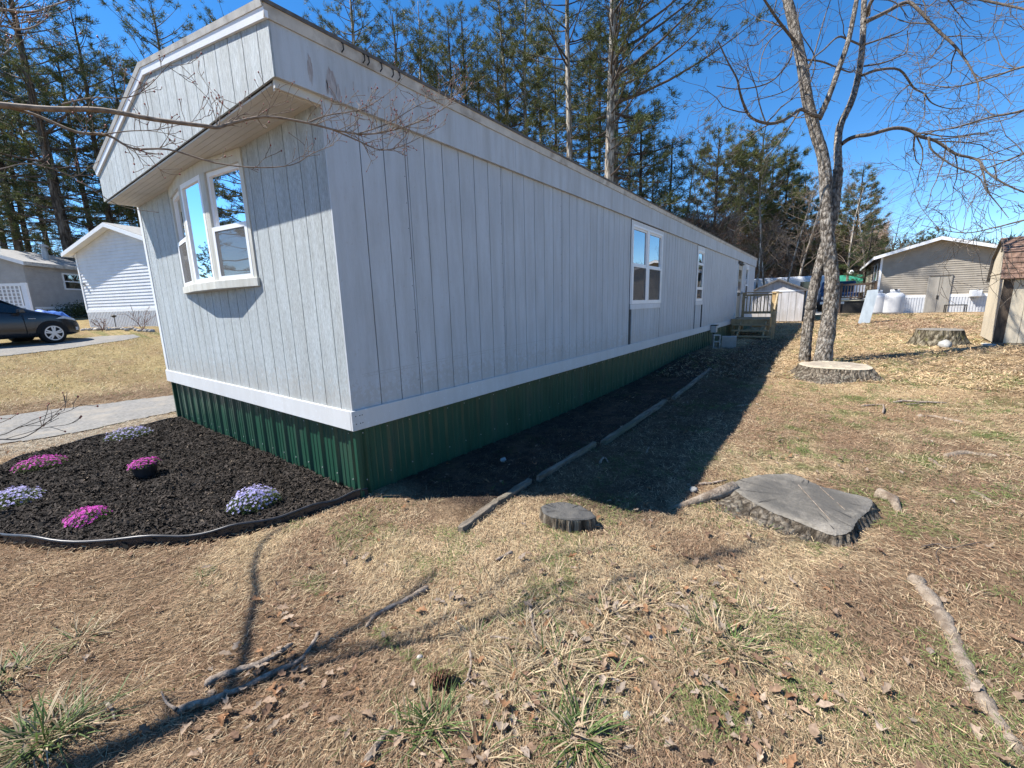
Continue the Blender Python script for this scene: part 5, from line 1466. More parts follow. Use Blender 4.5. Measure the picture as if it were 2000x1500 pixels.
gr = (R.random(n) < sstep(.56, .74, patch)*.7*(xy[:,0] > -.8)); cols[gr] = np.array([.16,.20,.065])*(.7+.6*R.random((gr.sum(),1)))
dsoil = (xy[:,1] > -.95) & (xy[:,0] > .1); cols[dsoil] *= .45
dd_ = (xy[:,1] > -1.75+.4*(fnoise(xy[:,0], xy[:,1], 2.6, 23)-.5)) & ~dsoil & (xy[:,0] > .8) & (R.random(n) < .75); cols[dd_] *= .5  # thatch darkened as well where the house shade is painted into the ground
L = R.uniform(.012, .042, n)*(.80+.13*rr_); Wd = R.uniform(.0008, .0019, n)*(.70+.25*rr_)
# lie mostly along a slowly turning direction, as combed by raking
ang = (fnoise(xy[:,0], xy[:,1], .5, 91)-.5)*5+R.normal(0, .75, n)
z = H(xy[:,0], xy[:,1])+R.uniform(.002, .018, n)
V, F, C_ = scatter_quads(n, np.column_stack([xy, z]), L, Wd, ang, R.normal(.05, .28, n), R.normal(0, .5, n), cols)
# coarser thatch further out
n = 90000
xy = polar(n, 8.5, 27, -1.0, -.02, R, 1.2); xy = xy[ok_xy(xy) & (xy[:,1] < -.1)]; n = len(xy)
rr_ = np.hypot(xy[:,0]-CAM[0], xy[:,1]-CAM[1])
cols = ground_col(xy[:,0], xy[:,1])*R.uniform(.45, 1.5, (n,1))
gr = R.random(n) < sstep(.50, .70, fnoise(xy[:,0], xy[:,1], 1.3, 190))*.4; cols[gr] = np.array([.17,.20,.07])*R.uniform(.6, 1.3, (gr.sum(),1))
a_ = R.random(n) < .22; cols[a_] = np.array([.56,.44,.28])*R.uniform(.7, 1.1, (a_.sum(),1))
z = H(xy[:,0], xy[:,1])+R.uniform(.005, .04, n)
V2, F2, C2 = scatter_quads(n, np.column_stack([xy, z]), R.uniform(.04, .10, n)*(.6+.05*rr_), R.uniform(.005, .011, n)*(.5+.05*rr_), R.uniform(0, 6.28, n), R.normal(.1, .4, n), R.normal(0, .6, n), cols)
F2 = F2+len(V); V = np.concatenate([V, V2]); F = np.concatenate([F, F2]); C_ = np.concatenate([C_, C2])
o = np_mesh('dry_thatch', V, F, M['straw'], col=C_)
tag(o, 'flattened dry straw and pine needles matting the ground', 'grass', kind='stuff')

# standing blades and clumps ----------------------------------------
def blades(P, L, W, az, lean, droop, cols):
    n = len(P); s = np.array([0, .35, .7, 1.0]); k = len(s)
    d = np.stack([np.cos(az), np.sin(az)], -1)
    hor = (np.sin(lean)[:,None]*s+droop[:,None]*s**2*.9)*L[:,None]; ver = (np.cos(lean)[:,None]*s-droop[:,None]*s**2.2*.75)*L[:,None]
    X = P[:,None,:2]+d[:,None,:]*hor[...,None]; Z = P[:,None,2]+np.maximum(ver, .003)
    C3 = np.concatenate([X, Z[...,None]], -1)
    sd = np.stack([-np.sin(az), np.cos(az), np.zeros(n)], -1)[:,None]*(W[:,None]*np.array([.9,1,.75,.08]))[...,None]*.5
    V = np.stack([C3-sd, C3+sd], 2).reshape(n, -1, 3)
    f = np.array([[2*i, 2*i+1, 2*i+3, 2*i+2] for i in range(k-1)])
    F = (f[None]+(np.arange(n)*2*k)[:,None,None]).reshape(-1, 4)
    return V.reshape(-1, 3), F, np.repeat(cols, 2*k, 0)
CL = []   # (x, y, n, L, W, spread, green, lean)
def clump(u, v, n, L, W, sp, g, ln=.75):
    q = gp(u, v); CL.append((q.x, q.y, n, L, W, sp, g, ln))
for a in [(850,1420,75,.15,.0062,.05,.75,.8),(800,1440,45,.13,.006,.05,.6,.85),(1135,1440,85,.16,.0065,.055,.7,.8),(1090,1425,40,.14,.006,.05,.55,.9),(70,1450,120,.19,.0065,.09,.6,.75),(130,1425,80,.17,.006,.07,.65,.8),
          (160,1245,50,.13,.005,.06,.45,.85),(20,1320,60,.15,.006,.07,.5,.8),(1090,1290,110,.15,.006,.08,.18,.9),(1010,1320,90,.14,.006,.08,.12,.95),(1150,1250,70,.13,.0055,.08,.2,.9),(1190,1320,60,.13,.0055,.06,.15,.95),
          (1400,1240,90,.14,.006,.10,.35,.9),(1440,1270,80,.13,.006,.08,.4,.9),(1375,1200,60,.12,.0055,.08,.2,.9),(860,1230,60,.12,.0045,.07,.1,.95),(830,1215,60,.12,.0045,.07,.1,.95),(985,1380,100,.12,.0035,.06,.3,1.0),
          (640,1130,60,.11,.004,.06,.05,1.0),(600,1140,50,.10,.004,.06,.08,1.0),(660,1080,60,.11,.004,.08,.04,1.0),(690,1040,50,.10,.004,.07,.05,1.0),(400,1130,80,.075,.0035,.06,.75,.7),(400,1120,40,.06,.003,.05,.8,.6),
          (900,1080,70,.11,.0045,.10,.04,1.0),(940,1110,70,.10,.0045,.10,.1,1.0),(980,1040,60,.10,.004,.10,.05,1.0),(1080,1130,90,.11,.0045,.12,.1,.95),(1130,1080,70,.10,.0045,.1,.12,.95),(1200,1110,80,.10,.0045,.12,.1,.95),(1260,1130,70,.10,.004,.11,.15,.95),
          (1620,1225,90,.05,.0025,.05,.95,.5),(1660,1265,90,.05,.0025,.05,.95,.5),(1240,1220,40,.05,.0025,.03,.95,.5),(1240,1310,50,.05,.0025,.04,.85,.5),(1380,1370,60,.06,.0025,.06,.8,.6),(1740,1360,60,.05,.0025,.06,.8,.6),(1545,985,40,.06,.004,.05,.4,.8),
          (1210,950,60,.10,.003,.15,.1,1.1),(1150,930,60,.10,.003,.15,.05,1.1),(1330,900,60,.10,.003,.25,.1,1.1),(1260,840,60,.10,.003,.2,.1,1.1),(1100,900,50,.10,.003,.12,.05,1.1),(760,1350,80,.04,.0025,.05,.8,.5),(1140,1520,40,.12,.005,.06,.4,.9),(700,1180,40,.09,.004,.06,.05,1.0),
          (1450,930,30,.05,.004,.06,.6,.7),(1640,935,70,.05,.003,.05,.95,.5),(1700,940,50,.045,.003,.05,.95,.5),(1760,915,60,.05,.003,.05,.95,.5),(1845,975,60,.045,.003,.06,.95,.5),(1700,895,60,.05,.003,.08,.8,.5),(1860,905,50,.05,.003,.05,.9,.5),(1950,905,50,.04,.003,.05,.9,.5),
          (1180,1200,90,.14,.006,.10,.08,.9),(1250,1180,80,.13,.006,.10,.1,.9),(1040,1240,90,.14,.006,.10,.08,.95),(960,1150,90,.12,.005,.12,.05,1.0),(1320,1150,80,.12,.005,.12,.12,.95),(1480,1210,70,.13,.0055,.1,.3,.9),(1340,1290,70,.13,.0055,.1,.15,.95),(930,1260,60,.13,.005,.08,.1,1.0),(780,1130,70,.11,.0045,.1,.04,1.0),(740,1060,70,.11,.0045,.1,.03,1.0),(800,1020,70,.10,.0045,.1,.04,1.0),(840,985,60,.10,.004,.1,.04,1.0),(1000,1180,70,.12,.005,.1,.06,1.0),(1110,1360,60,.14,.006,.07,.25,.9),(1260,1420,60,.12,.005,.08,.35,.9),(940,1480,60,.13,.005,.08,.3,.9),(700,1420,40,.10,.004,.08,.3,.9),(1560,1420,60,.08,.003,.1,.4,.9),(1650,1450,60,.08,.003,.1,.5,.9),
          (730,965,20,.05,.004,.02,.9,.5),(676,948,14,.05,.003,.015,.9,.4),(985,945,12,.05,.006,.02,.8,.4),(960,955,10,.05,.006,.02,.7,.4)]:
    clump(*a)
Rg = np.random.default_rng(123)
for _ in range(150):
    u_ = Rg.uniform(1360, 1999); v_ = Rg.uniform(745, 1030)
    q = gp(u_, v_)
    if q.y < -2.2 and ok_xy(np.array([[q.x, q.y]]))[0]: CL.append((q.x, q.y, int(Rg.integers(20, 60)), Rg.uniform(.04, .07), Rg.uniform(.003, .006), Rg.uniform(.04, .12), Rg.uniform(.6, 1.0), Rg.uniform(.5, .9)))
for _ in range(70):
    q = gp(Rg.uniform(1350, 1990), Rg.uniform(1180, 1490))
    if ok_xy(np.array([[q.x, q.y]]))[0]: CL.append((q.x, q.y, int(Rg.integers(15, 45)), Rg.uniform(.03, .05), .002, Rg.uniform(.03, .07), Rg.uniform(.3, .9), Rg.uniform(.6, 1.0)))
for _ in range(90):
    q = polar(1, 1.0, 5.5, -1.0, .95, R)[0]
    if ok_xy(q[None])[0] and not (q[1] > -.95 and q[0] > .1):
        lf = 1 if q[0] > -.6 else .4
        CL.append((q[0], q[1], int(R.integers(15, 55)*lf)+6, R.uniform(.05, .11), R.uniform(.003, .005), R.uniform(.03, .09), R.choice([.05,.1,.2,.5]), R.uniform(.75, 1.1)))
Ps = []; Ls = []; Ws = []; As = []; Le = []; Dr = []; Cs = []
for (x, y, k, L, W, sp, g, ln) in CL:
    if L >= .13: k = int(k*1.5); L *= 1.2
    off = R.normal(0, sp*.55, (k, 2)); xy_ = off+[x, y]
    az = np.arctan2(off[:,1], off[:,0])+R.normal(0, .6, k)
    Ps.append(np.column_stack([xy_, H(xy_[:,0], xy_[:,1])-.003])); Ls.append(L*R.uniform(.3, 1.0, k)*.85); Ws.append(W*R.uniform(.45, 1.0, k)); As.append(az)
    Le.append(np.clip(R.normal(ln, .28, k), .05, 1.45)); Dr.append(np.clip(R.normal(.35, .2, k), 0, .8))
    isg = R.random(k) < g; c = np.array([.56,.44,.28])*R.uniform(.35, 1.1, (k,1)); c[isg] = np.array([.095,.145,.038])*R.uniform(.55, 1.35, (isg.sum(),1)); Cs.append(c)
# sparse general blades
n = 60000
xy = polar(n, .9, 11, -1.2, 1.1, R, 1.1); xy = xy[ok_xy(xy)]
xy = xy[~((xy[:,1] > -.95) & (xy[:,0] > .1))]
den = fnoise(xy[:,0], xy[:,1], 1.3, 95); bare = ((xy[:,0] < -.7) & (xy[:,1] > -1.3)) | ((xy[:,1] < -3.0) & (xy[:,0] < 1.3))
xy = xy[R.random(len(xy)) < (.12+.8*sstep(.42, .66, den))*np.where(bare, .25, 1)[...]]; n = len(xy)
rr_ = np.hypot(xy[:,0]-CAM[0], xy[:,1]-CAM[1])
Ps.append(np.column_stack([xy, H(xy[:,0], xy[:,1])-.003])); Ls.append(R.uniform(.015, .045, n)); Ws.append(R.uniform(.0010, .0020, n)*(.75+.22*rr_)); As.append(R.uniform(0, 6.28, n))
Le.append(np.clip(R.normal(.95, .35, n), .1, 1.5)); Dr.append(np.clip(R.normal(.3, .2, n), 0, .8))
g = R.random(n) < (.06+.55*sstep(.55, .75, fnoise(xy[:,0], xy[:,1], 2.2, 97))); c = np.array([.54,.42,.26])*R.uniform(.4, 1.1, (n,1)); c[g] = np.array([.17,.22,.06])*R.uniform(.6, 1.3, (g.sum(),1)); Cs.append(c)
# lawn beyond the driveway
n = 26000
xy = np.stack([R.uniform(-3, 4.5, n), R.uniform(7.4, 17, n)], -1); xy = xy[~in_poly(xy[:,0], xy[:,1], LANE)]; n = len(xy)
Ps.append(np.column_stack([xy, H(xy[:,0], xy[:,1])-.005])); Ls.append(R.uniform(.04, .10, n)); Ws.append(R.uniform(.006, .012, n)); As.append(R.uniform(0, 6.28, n)); Le.append(np.clip(R.normal(1.0, .3, n), .1, 1.5)); Dr.append(np.clip(R.normal(.3, .2, n), 0, .8))
c = np.array([.47,.38,.20])*R.uniform(.6, 1.15, (n,1)); g = R.random(n) < .12; c[g] = np.array([.2,.22,.08]); Cs.append(c)
V, F, C_ = blades(np.concatenate(Ps), np.concatenate(Ls), np.concatenate(Ws), np.concatenate(As), np.concatenate(Le), np.concatenate(Dr), np.concatenate(Cs))
o = np_mesh('grass', V, F, M['grassblade'], col=C_)
tag(o, 'sparse winter-dry grass with greening tufts', 'grass', kind='stuff')
# ------------------------------------------------------------------ creeping phlox in the bed
def phlox(u, v, rx, h, pal, label, seed, nb=260, pot=False, ry=None):
    p = gp(u, v, .03); R = np.random.default_rng(seed)
    lift = .10 if pot else 0
    r = thing('potted_flower' if pot else 'flowering_plant', label, 'flower', p, R.uniform(0, 6.28)); ry = ry or rx*.8
    if pot:
        MB().lathe([(.070,-.03),(.076,.0),(.092,.105),(.098,.105),(.098,.125),(.090,.125),(.086,.10),(.0,.10)], n=28).build('pot', M['black_plastic'], r, smooth=False)
    # foliage: many tiny leaves
    n = nb*9; th = R.uniform(0, 6.28, n); q = np.sqrt(R.random(n))
    rag = .78+.55*fnoise(np.cos(th)*3+seed, np.sin(th)*3, 1.0, seed+5)
    X = np.stack([rx*.98*q*rag*np.cos(th), ry*.98*q*rag*np.sin(th)], -1)
    lump = .75+.4*fnoise(X[:,0], X[:,1], 14, seed)
    dome = h*np.sqrt(np.maximum(0, 1-q**2*.92))*lump
    Z = lift+dome*R.uniform(.15, .92, n)
    t = R.random((n,1)); c = np.array([.05,.08,.02])*(1-t)+np.array([.14,.18,.05])*t
    V, F, C_ = scatter_quads(n, np.column_stack([X, Z]), R.uniform(.008, .018, n), R.uniform(.002, .004, n), R.uniform(0, 6.28, n), R.normal(.3, .6, n), R.normal(0, .7, n), c)
    o = np_mesh('foliage', V, F, M['grassblade'], r, col=C_)
    # blossoms: five notched petals each
    q = np.sqrt(R.random(nb))*1.02; th = R.uniform(0, 6.28, nb)
    rag = .72+.55*fnoise(np.cos(th)*3+seed, np.sin(th)*3, 1.0, seed+5)
    X = np.stack([rx*q*rag*np.cos(th), ry*q*rag*np.sin(th)], -1)+R.normal(0, .006, (nb,2))
    dome = h*np.sqrt(np.maximum(0, 1-(q/1.03)**2))*(.75+.4*fnoise(X[:,0], X[:,1], 14, seed))
    Cc = np.column_stack([X, lift+dome*R.uniform(.72, 1.08, nb)+.004])
    N = np.column_stack([X/rx**2*h, np.full(nb, .9)])+R.normal(0, .25, (nb,3)); N /= np.linalg.norm(N, axis=1, keepdims=True)
    A = np.cross(N, R.normal(0, 1, (nb,3))); A /= np.linalg.norm(A, axis=1, keepdims=True); B = np.cross(N, A)
    s = R.uniform(.0075, .0105, nb)[:,None]
    Vs = []; pt = np.array(pal); cc = pt[R.integers(0, len(pt), nb)]*R.uniform(.85, 1.15, (nb,1))
    for k in range(5):
        a0 = k*2*np.pi/5
        for (rr_, da) in ((.12,0),(.75,-.42),(1.0,0),(.75,.42)):
            Vs.append(Cc+(A*math.cos(a0+da)+B*math.sin(a0+da))*s*rr_+N*s*(.15*rr_))
    V = np.stack(Vs, 1).reshape(-1, 3); F = np.arange(nb*20).reshape(-1, 4)
    o = np_mesh('blossoms', V, F, M['petal'], r, col=np.repeat(cc, 20, 0)); o['kind'] = 'stuff'
LAV = [(.46,.42,.80),(.55,.50,.86),(.62,.58,.90)]; MAG = [(.62,.06,.48),(.72,.10,.56),(.55,.05,.40)]
phlox(498, 988, .165, .15, LAV, 'lavender phlox mound nearest the green skirting corner', 1, 420, ry=.135)
phlox(172, 1018, .135, .10, MAG, 'magenta phlox mound at the front of the mulch bed', 2, 320, ry=.12)
phlox(286, 930, .115, .07, MAG, 'magenta phlox still in its black nursery pot', 3, 220, pot=True)
phlox(80, 912, .19, .11, MAG, 'magenta phlox mound at the left rear of the bed by the driveway', 4, 330, ry=.15)
phlox(28, 980, .20, .11, LAV, 'lavender phlox mound at the left edge of the picture', 5, 360, ry=.16)
phlox(254, 853, .22, .12, LAV, 'lavender phlox mound at the far side of the bed beside the driveway', 6, 330, ry=.2)

# ------------------------------------------------------------------ entry deck with steps
dk = thing('entry_deck', 'weathered wooden entry deck with steps and railing at the far door', 'deck', (14.0, -.65, float(H0(14,-.6))))
O = Vector(dk.location)
def dbox(n, x0, x1, y0, y1, z0, z1, mat='treated_wood'):
    return MB().box(x0-O.x, x1-O.x, y0-O.y, y1-O.y, z0-O.z, z1-O.z).build(n, M[mat], dk)
zd = .735
for i in range(15): dbox('deck_board', 15.0+.14*i, 15.0+.14*i+.132, -1.24, -.05, zd-.03, zd)
dbox('rim_joist', 15.02, 17.1, -1.235, -1.20, zd-.2, zd-.031); dbox('rim_joist', 15.02, 15.05, -1.199, -.06, zd-.2, zd-.031)
for (x, y) in ((15.08,-1.20),(17.02,-1.20),(15.08,-.12),(17.02,-.12)): dbox('deck_post', x-.045, x+.045, y-.045, y+.045, .02, zd-.201)
for i, (zt_, xx) in enumerate(((.56, 14.72), (.385, 14.44), (.21, 14.15))):
    dbox('tread', xx, xx+.27, -1.36 if i == 2 else -1.27, -.16 if i < 2 else -.24, zt_-.038, zt_)
for y in (-1.16, -.40):
    MB().poly([(14.17-O.x, y-O.y, .02-O.z+.05), (15.0-O.x, y-O.y, .50-O.z), (15.0-O.x, y-O.y, .68-O.z), (14.17-O.x, y-O.y, .17-O.z)], (0,.04,0)).build('stringer', M['treated_wood'], dk)
dbox('riser_board', 14.99, 15.015, -1.0, -.72, .47, .55, 'new_wood')
# far-side railing across the deck
for y in (-1.19, -.11): dbox('railing_post', 17.03, 17.12, y-.045, y+.045, zd, 1.64)
dbox('top_rail', 17.02, 17.13, -1.26, -.05, 1.641, 1.68); dbox('rail', 17.05, 17.09, -1.144, -.156, 1.53, 1.60); dbox('rail', 17.05, 17.09, -1.144, -.156, .86, .95)
for i in range(8): dbox('baluster', 17.052, 17.088, -1.05+i*.118-.018, -1.05+i*.118+.018, .951, 1.529)
# right side railing and stair rail
for x in (15.07, 16.1): dbox('railing_post', x-.045, x+.045, -1.33, -1.245, zd-.25, 1.60, 'new_wood' if x < 15.5 else 'treated_wood')
dbox('top_rail', 15.0, 17.0, -1.36, -1.235, 1.601, 1.64, 'new_wood'); dbox('rail', 15.12, 16.055, -1.31, -1.27, 1.45, 1.54, 'new_wood'); dbox('rail', 15.12, 16.055, -1.31, -1.27, .84, .93)
for i in range(6): dbox('baluster', 15.25+i*.135-.018, 15.25+i*.135+.018, -1.309, -1.272, .931, 1.449)
dbox('railing_post', 14.18, 14.27, -1.45, -1.365, .05, 1.02)
MB().beam((14.2-O.x,-1.40-O.y,1.03-O.z), (15.06-O.x,-1.385-O.y,1.55-O.z), .05, .12).build('handrail', M['treated_wood'], dk)
MB().beam((14.24-O.x,-1.40-O.y,.45-O.z), (15.06-O.x,-1.40-O.y,.95-O.z), .04, .09).build('stair_rail', M['treated_wood'], dk)

# vent box on the skirting, blocks leaning below it
vb = thing('utility_box', 'small grey utility box mounted low on the long wall', 'box', (11.9, -.04, .58))
MB().box(-.09, .09, -.16, -.005, -.10, .10).build('housing', M['grey_metal'], vb, bevel=.01)
MB().box(-.10, .10, -.18, -.005, .101, .125).build('lid', M['dark_iron'], vb)
MB().tube([(0,-.08,-.10),(0,-.08,-.5)], .02, 8).build('pipe', M['dark_iron'], vb)
def cblock(loc, rz, label, tilt=0):
    r = thing('concrete_block', label, 'block', loc, rz)
    m = MB(); w, h, d = .19, .39, .19; t = .03
    # standing on end, three webs, open cells facing the viewer
    for z in (0, (h-t)/2, h-t): m.box(-w/2, w/2, -d/2, d/2, z, z+t)
    m.box(-w/2, -w/2+t, -d/2+.001, d/2-.001, t, h-t); m.box(w/2-t, w/2, -d/2+.001, d/2-.001, t, h-t)
    m.build('block', M['concrete'], r, bevel=.006)
    r.rotation_euler = (0, tilt, rz)
cblock((11.15, -.34, float(H0(11.1,-.3))), math.radians(115), 'grey hollow concrete block standing on end against the green skirting')
pan = thing('vent_panel', 'pale grey plastic vent cover leaning beside the concrete block', 'panel', (11.2, -.66, float(H0(11.1,-.6))), math.radians(115))
pan.rotation_euler = (math.radians(-14), 0, math.radians(100))
MB().box(-.18, .18, -.02, .02, 0, .36).build('cover', M['grey_metal'], pan, bevel=.008)
for i in range(7): MB().box(-.15, .15, -.028, -.0205, .04+.043*i, .06+.043*i).build('slat', M['concrete'], pan)

# ------------------------------------------------------------------ generic neighbour house shell
def lap_wall(m, p, d, n, w, z0, z1, step=.11, top=None):
    """clapboards as a saw-tooth sheet; p origin, d along, n outward; top(x) optional clip height"""
    p = Vector(p); d = Vector(d); n = Vector(n); z = z0
    while z < z1-.001:
        zz = min(z+step, z1)
        xs0, xs1, xt0, xt1 = 0, w, 0, w
        if top:
            def span(h):
                a = [x for x in np.linspace(0, w, 201) if top(x) >= h]
                return (a[0], a[-1]) if a else None
            s0, s1 = span(z), span(zz)
            if s0 is None: break
            if s1 is None: s1 = ((s0[0]+s0[1])/2,)*2
            xs0, xs1, xt0, xt1 = s0[0], s0[1], s1[0], s1[1]
        Z = Vector((0,0,1))
        a = p+d*xs0+n*.022+Z*z; b = p+d*xs1+n*.022+Z*z; c = p+d*xt1+n*.003+Z*zz; e = p+d*xt0+n*.003+Z*zz
        a0 = p+d*xs0+n*.0+Z*z; b0 = p+d*xs1+n*.0+Z*z
        m.add([a, b, c, e, a0, b0], [(0,1,2,3), (4,5,1,0)])
        z = zz
def neighbour(name, label, loc, rz, w, ln, skirt, eave, ridge, wallmat, trimmat, roofmat, skirtmat, over=.3, step=.11, gable_first=True):
    """local x along the gable end, local y into the house"""
    r = thing(name, label, 'house', loc, rz)
    core = MB().box(.01, w-.01, .01, ln, -.1, eave).build('wall_core', M[wallmat], r)
    top = lambda x: eave+(ridge-eave)*(1-abs(x-w/2)/(w/2))
    m = MB(); m.poly([(.0,.012,eave-.01),(w,.012,eave-.01),(w/2,.012,ridge-.02)], (0, ln-.03, 0)); m.build('gable', M[wallmat], core)
    m = MB(); lap_wall(m, (0,0,0), (1,0,0), (0,-1,0), w, skirt+.12, ridge-.03, step, top); m.build('siding', M[wallmat], r)
    m = MB(); lap_wall(m, (0,ln,0), (0,-1,0), (-1,0,0), ln, skirt+.12, eave, step); m.build('siding', M[wallmat], r)
    m = MB(); lap_wall(m, (w,0,0), (0,1,0), (1,0,0), ln, skirt+.12, eave, step); m.build('siding', M[wallmat], r)
    MB().box(-.03, w+.03, -.03, .0, skirt, skirt+.12).build('base_trim', M[trimmat], r)
    MB().box(-.03, -.0005, .0005, ln, skirt, skirt+.12).build('base_trim', M[trimmat], r)
    for x in (-.03, w-.06): MB().box(x, x+.09, -.034, -.0005, skirt+.121, eave+.02).build('corner_trim', M[trimmat], r)
    # skirting with vertical ribs
    MB().box(.0, w, -.012, .006, -.1, skirt-.002).build('skirting_backing', M[skirtmat], r)
    m = MB(); k = int(w/.10)
    for i in range(k): m.box(i*.10+.005, i*.10+.065, -.03, .004, -.1, skirt)
    m.build('skirting', M[skirtmat], r)
    m = MB(); k = int(ln/.10)
    for i in range(k): m.box(-.012, .004, i*.10+.005, i*.10+.085, -.1, skirt)
    m.build('skirting', M[skirtmat], r)
    # roof
    ex = .32; y0 = -over; dz = (ridge-eave)/(w/2)*ex
    rm = MB()
    rm.add([(-ex,y0,eave-dz+.12),(-ex,ln+over,eave-dz+.12),(w/2,ln+over,ridge+.12),(w/2,y0,ridge+.12),(w+ex,ln+over,eave-dz+.12),(w+ex,y0,eave-dz+.12),
            (-ex,y0,eave-dz+.06),(-ex,ln+over,eave-dz+.06),(w/2,ln+over,ridge+.06),(w/2,y0,ridge+.06),(w+ex,ln+over,eave-dz+.06),(w+ex,y0,eave-dz+.06)],
           [(0,3,2,1),(3,5,4,2),(6,7,8,9),(9,8,10,11),(0,1,7,6),(5,11,10,4),(0,6,9,3),(3,9,11,5),(1,2,8,7),(2,4,10,8)])
    roof_ = rm.build('roof', M[roofmat], r)
    for s in (-1, 1):
        xe = -ex if s < 0 else w+ex
        MB().hexa([(xe,y0-.025,eave-dz-.05),(w/2,y0-.025,ridge-.05),(w/2,y0-.002,ridge-.05),(xe,y0-.002,eave-dz-.05)], [(xe,y0-.025,eave-dz+.10),(w/2,y0-.025,ridge+.10),(w/2,y0-.002,ridge+.10),(xe,y0-.002,eave-dz+.10)]).build('rake_board', M[trimmat], roof_)
        MB().hexa([(xe,y0+.001,eave-dz-.0),(w/2,y0+.001,ridge-.0),(w/2,-.001,ridge-.0),(xe,-.001,eave-dz-.0)], [(xe,y0+.001,eave-dz+.02),(w/2,y0+.001,ridge+.02),(w/2,-.001,ridge+.02),(xe,-.001,eave-dz+.02)]).build('soffit', M[trimmat], roof_)
        MB().box(min(xe, xe+s*.02), max(xe, xe+s*.02), y0, ln+over, eave-dz-.04, eave-dz+.115).build('gutter_board', M[trimmat], roof_)
    return r, roof_
M['wall_white'] = pmat('wall_white', (.64,.65,.67), (.71,.72,.74), 3, .5, bstr=.02)
M['wall_grey'] = pmat('wall_grey', (.36,.345,.33), (.42,.405,.39), 3, .6, bstr=.02)
M['wall_tan'] = pmat('wall_tan', (.29,.255,.205), (.35,.31,.255), 3, .6, bstr=.02)
M['roof_grey'] = pmat('roof_grey', (.30,.29,.27), (.38,.37,.35), 10, .9, bscale=60, bstr=.3)
M['roof_dark'] = pmat('roof_dark', (.10,.09,.085), (.16,.15,.14), 10, .9, bscale=60, bstr=.3)
M['skirt_white'] = pmat('skirt_white', (.52,.53,.55), (.61,.62,.63), 5, .6, bstr=.05)
M['skirt_grey'] = pmat('skirt_grey', (.50,.51,.53), (.58,.59,.60), 5, .6, bstr=.05)

# white neighbour
wp = dp(178, 639, 18.0); wz = float(wp[2])
wh, wroof = neighbour('house', 'white lap-sided mobile home gable end beyond the driveway', (wp[0], wp[1], wz), math.radians(-72), 5.4, 14, .62, 3.05, 3.90, 'wall_white', 'white_vinyl', 'roof_grey', 'skirt_white', step=.125)
MB().box(.16, .24, -.10, -.03, 1.75, 1.86).build('tap_box', M['grey_metal'], wh)
# stake light
sl_ = thing('garden_light', 'small dark solar stake light before the white skirting', 'lamp', gp(227, 641))
MB().tube([(0,0,0),(0,0,.42)], .012, 6).build('stake', M['dark_iron'], sl_); MB().lathe([(.03,.42),(.09,.47),(.09,.49),(.02,.53)], n=12).build('cap', M['dark_iron'], sl_)
# bare shrub before the white house
Rs = np.random.default_rng(44)
for (u, v, hh, lab) in [(279, 642, .5, 'small bare reddish shrub in front of the white skirting'), (200, 646, .3, 'tiny bare shrub at the left end of the white skirting')]:
    out = []; q = np.array(gp(u, v))
    for k in range(7):
        a = Rs.uniform(0, 6.28); grow(Rs, [0,0,0], [math.cos(a)*.5, math.sin(a)*.5, 1], hh, .012, 1, out, 3, .4, .2, (1,3), .005)
    r = thing('shrub', lab, 'shrub', Vector(q)); V, F = tube_np(out, 4); np_mesh('twigs', V, F, M['twig_red'], r)
# border stones
for i in range(26):
    f = i/25; u = 163+f*150; v = 645.5-f*3.5+Rs.normal(0, .5)
    q = gp(u, v); m = MB(); vs = []; rr_ = Rs.uniform(.065, .10)
    for a in range(4):
        th = math.pi*a/3
        for j in range(7):
            b = 2*math.pi*j/7; k = rr_*(1+Rs.normal(0, .12)); vs.append((k*math.sin(th)*math.cos(b)*1.15, k*math.sin(th)*math.sin(b), k*math.cos(th)*.7+rr_*.4))
    m.add(vs, [(a*7+j, (a+1)*7+j, (a+1)*7+(j+1) % 7, a*7+(j+1) % 7) for a in range(3) for j in range(7)])
    o = m.build('border_stone', M['stone'], None, smooth=True); o.location = q
    tag(o, 'tan border stone in the row along the white house skirting', 'stone', 'row of stones along the white house')
# evergreen shrub at its corner
sh = thing('shrub', 'low dark green shrub at the left corner of the white house behind the car nose', 'shrub', gp(166, 638))
n = 2600; Pq = Rs.normal(0, 1, (n,3))*[.45,.35,.22]+[0,0,.32]; D = Rs.normal(0, 1, (n,3)); D /= np.linalg.norm(D, axis=1, keepdims=True); S_ = np.cross(D, Rs.normal(0,1,(n,3))); S_ /= np.linalg.norm(S_, axis=1, keepdims=True)
V = np.stack([Pq-S_*.02, Pq+S_*.02, Pq+D*.11], 1).reshape(-1,3); V[:,2] = np.maximum(V[:,2], 0)
np_mesh('foliage', V, np.arange(3*n).reshape(n,3), M['needle'], sh, col=np.repeat(np.array([.05,.075,.03])*Rs.uniform(.5,1.5,(n,1)), 3, 0))

# grey neighbour
gp0 = dp(43, 512, 20.7)
gz0 = 1.35
gh = thing('house', 'grey lap-sided mobile home with pale roof and flue pipe behind the parked car', 'house', (gp0[0], gp0[1], gz0), math.radians(46))
ev = float(gp0[2])-gz0; GL, GW = 12.0, 4.3
MB().box(.01, GL, .01, GW, -.3, ev).build('wall_core', M['wall_grey'], gh)
m = MB(); lap_wall(m, (0,0,0), (1,0,0), (0,-1,0), GL, .62, ev, .125); m.build('siding', M['wall_grey'], gh)
topg = lambda x: ev+.75*(1-abs(x-GW/2)/(GW/2))
m = MB(); lap_wall(m, (0,GW,0), (0,-1,0), (-1,0,0), GW, .62, ev+.72, .125, topg); m.build('siding', M['wall_grey'], gh)
m = MB(); m.poly([(.01,.0,ev-.01),(.01,GW,ev-.01),(.01,GW/2,ev+.72)], (GL-.05,0,0)); m.build('gable', M['wall_grey'], gh)
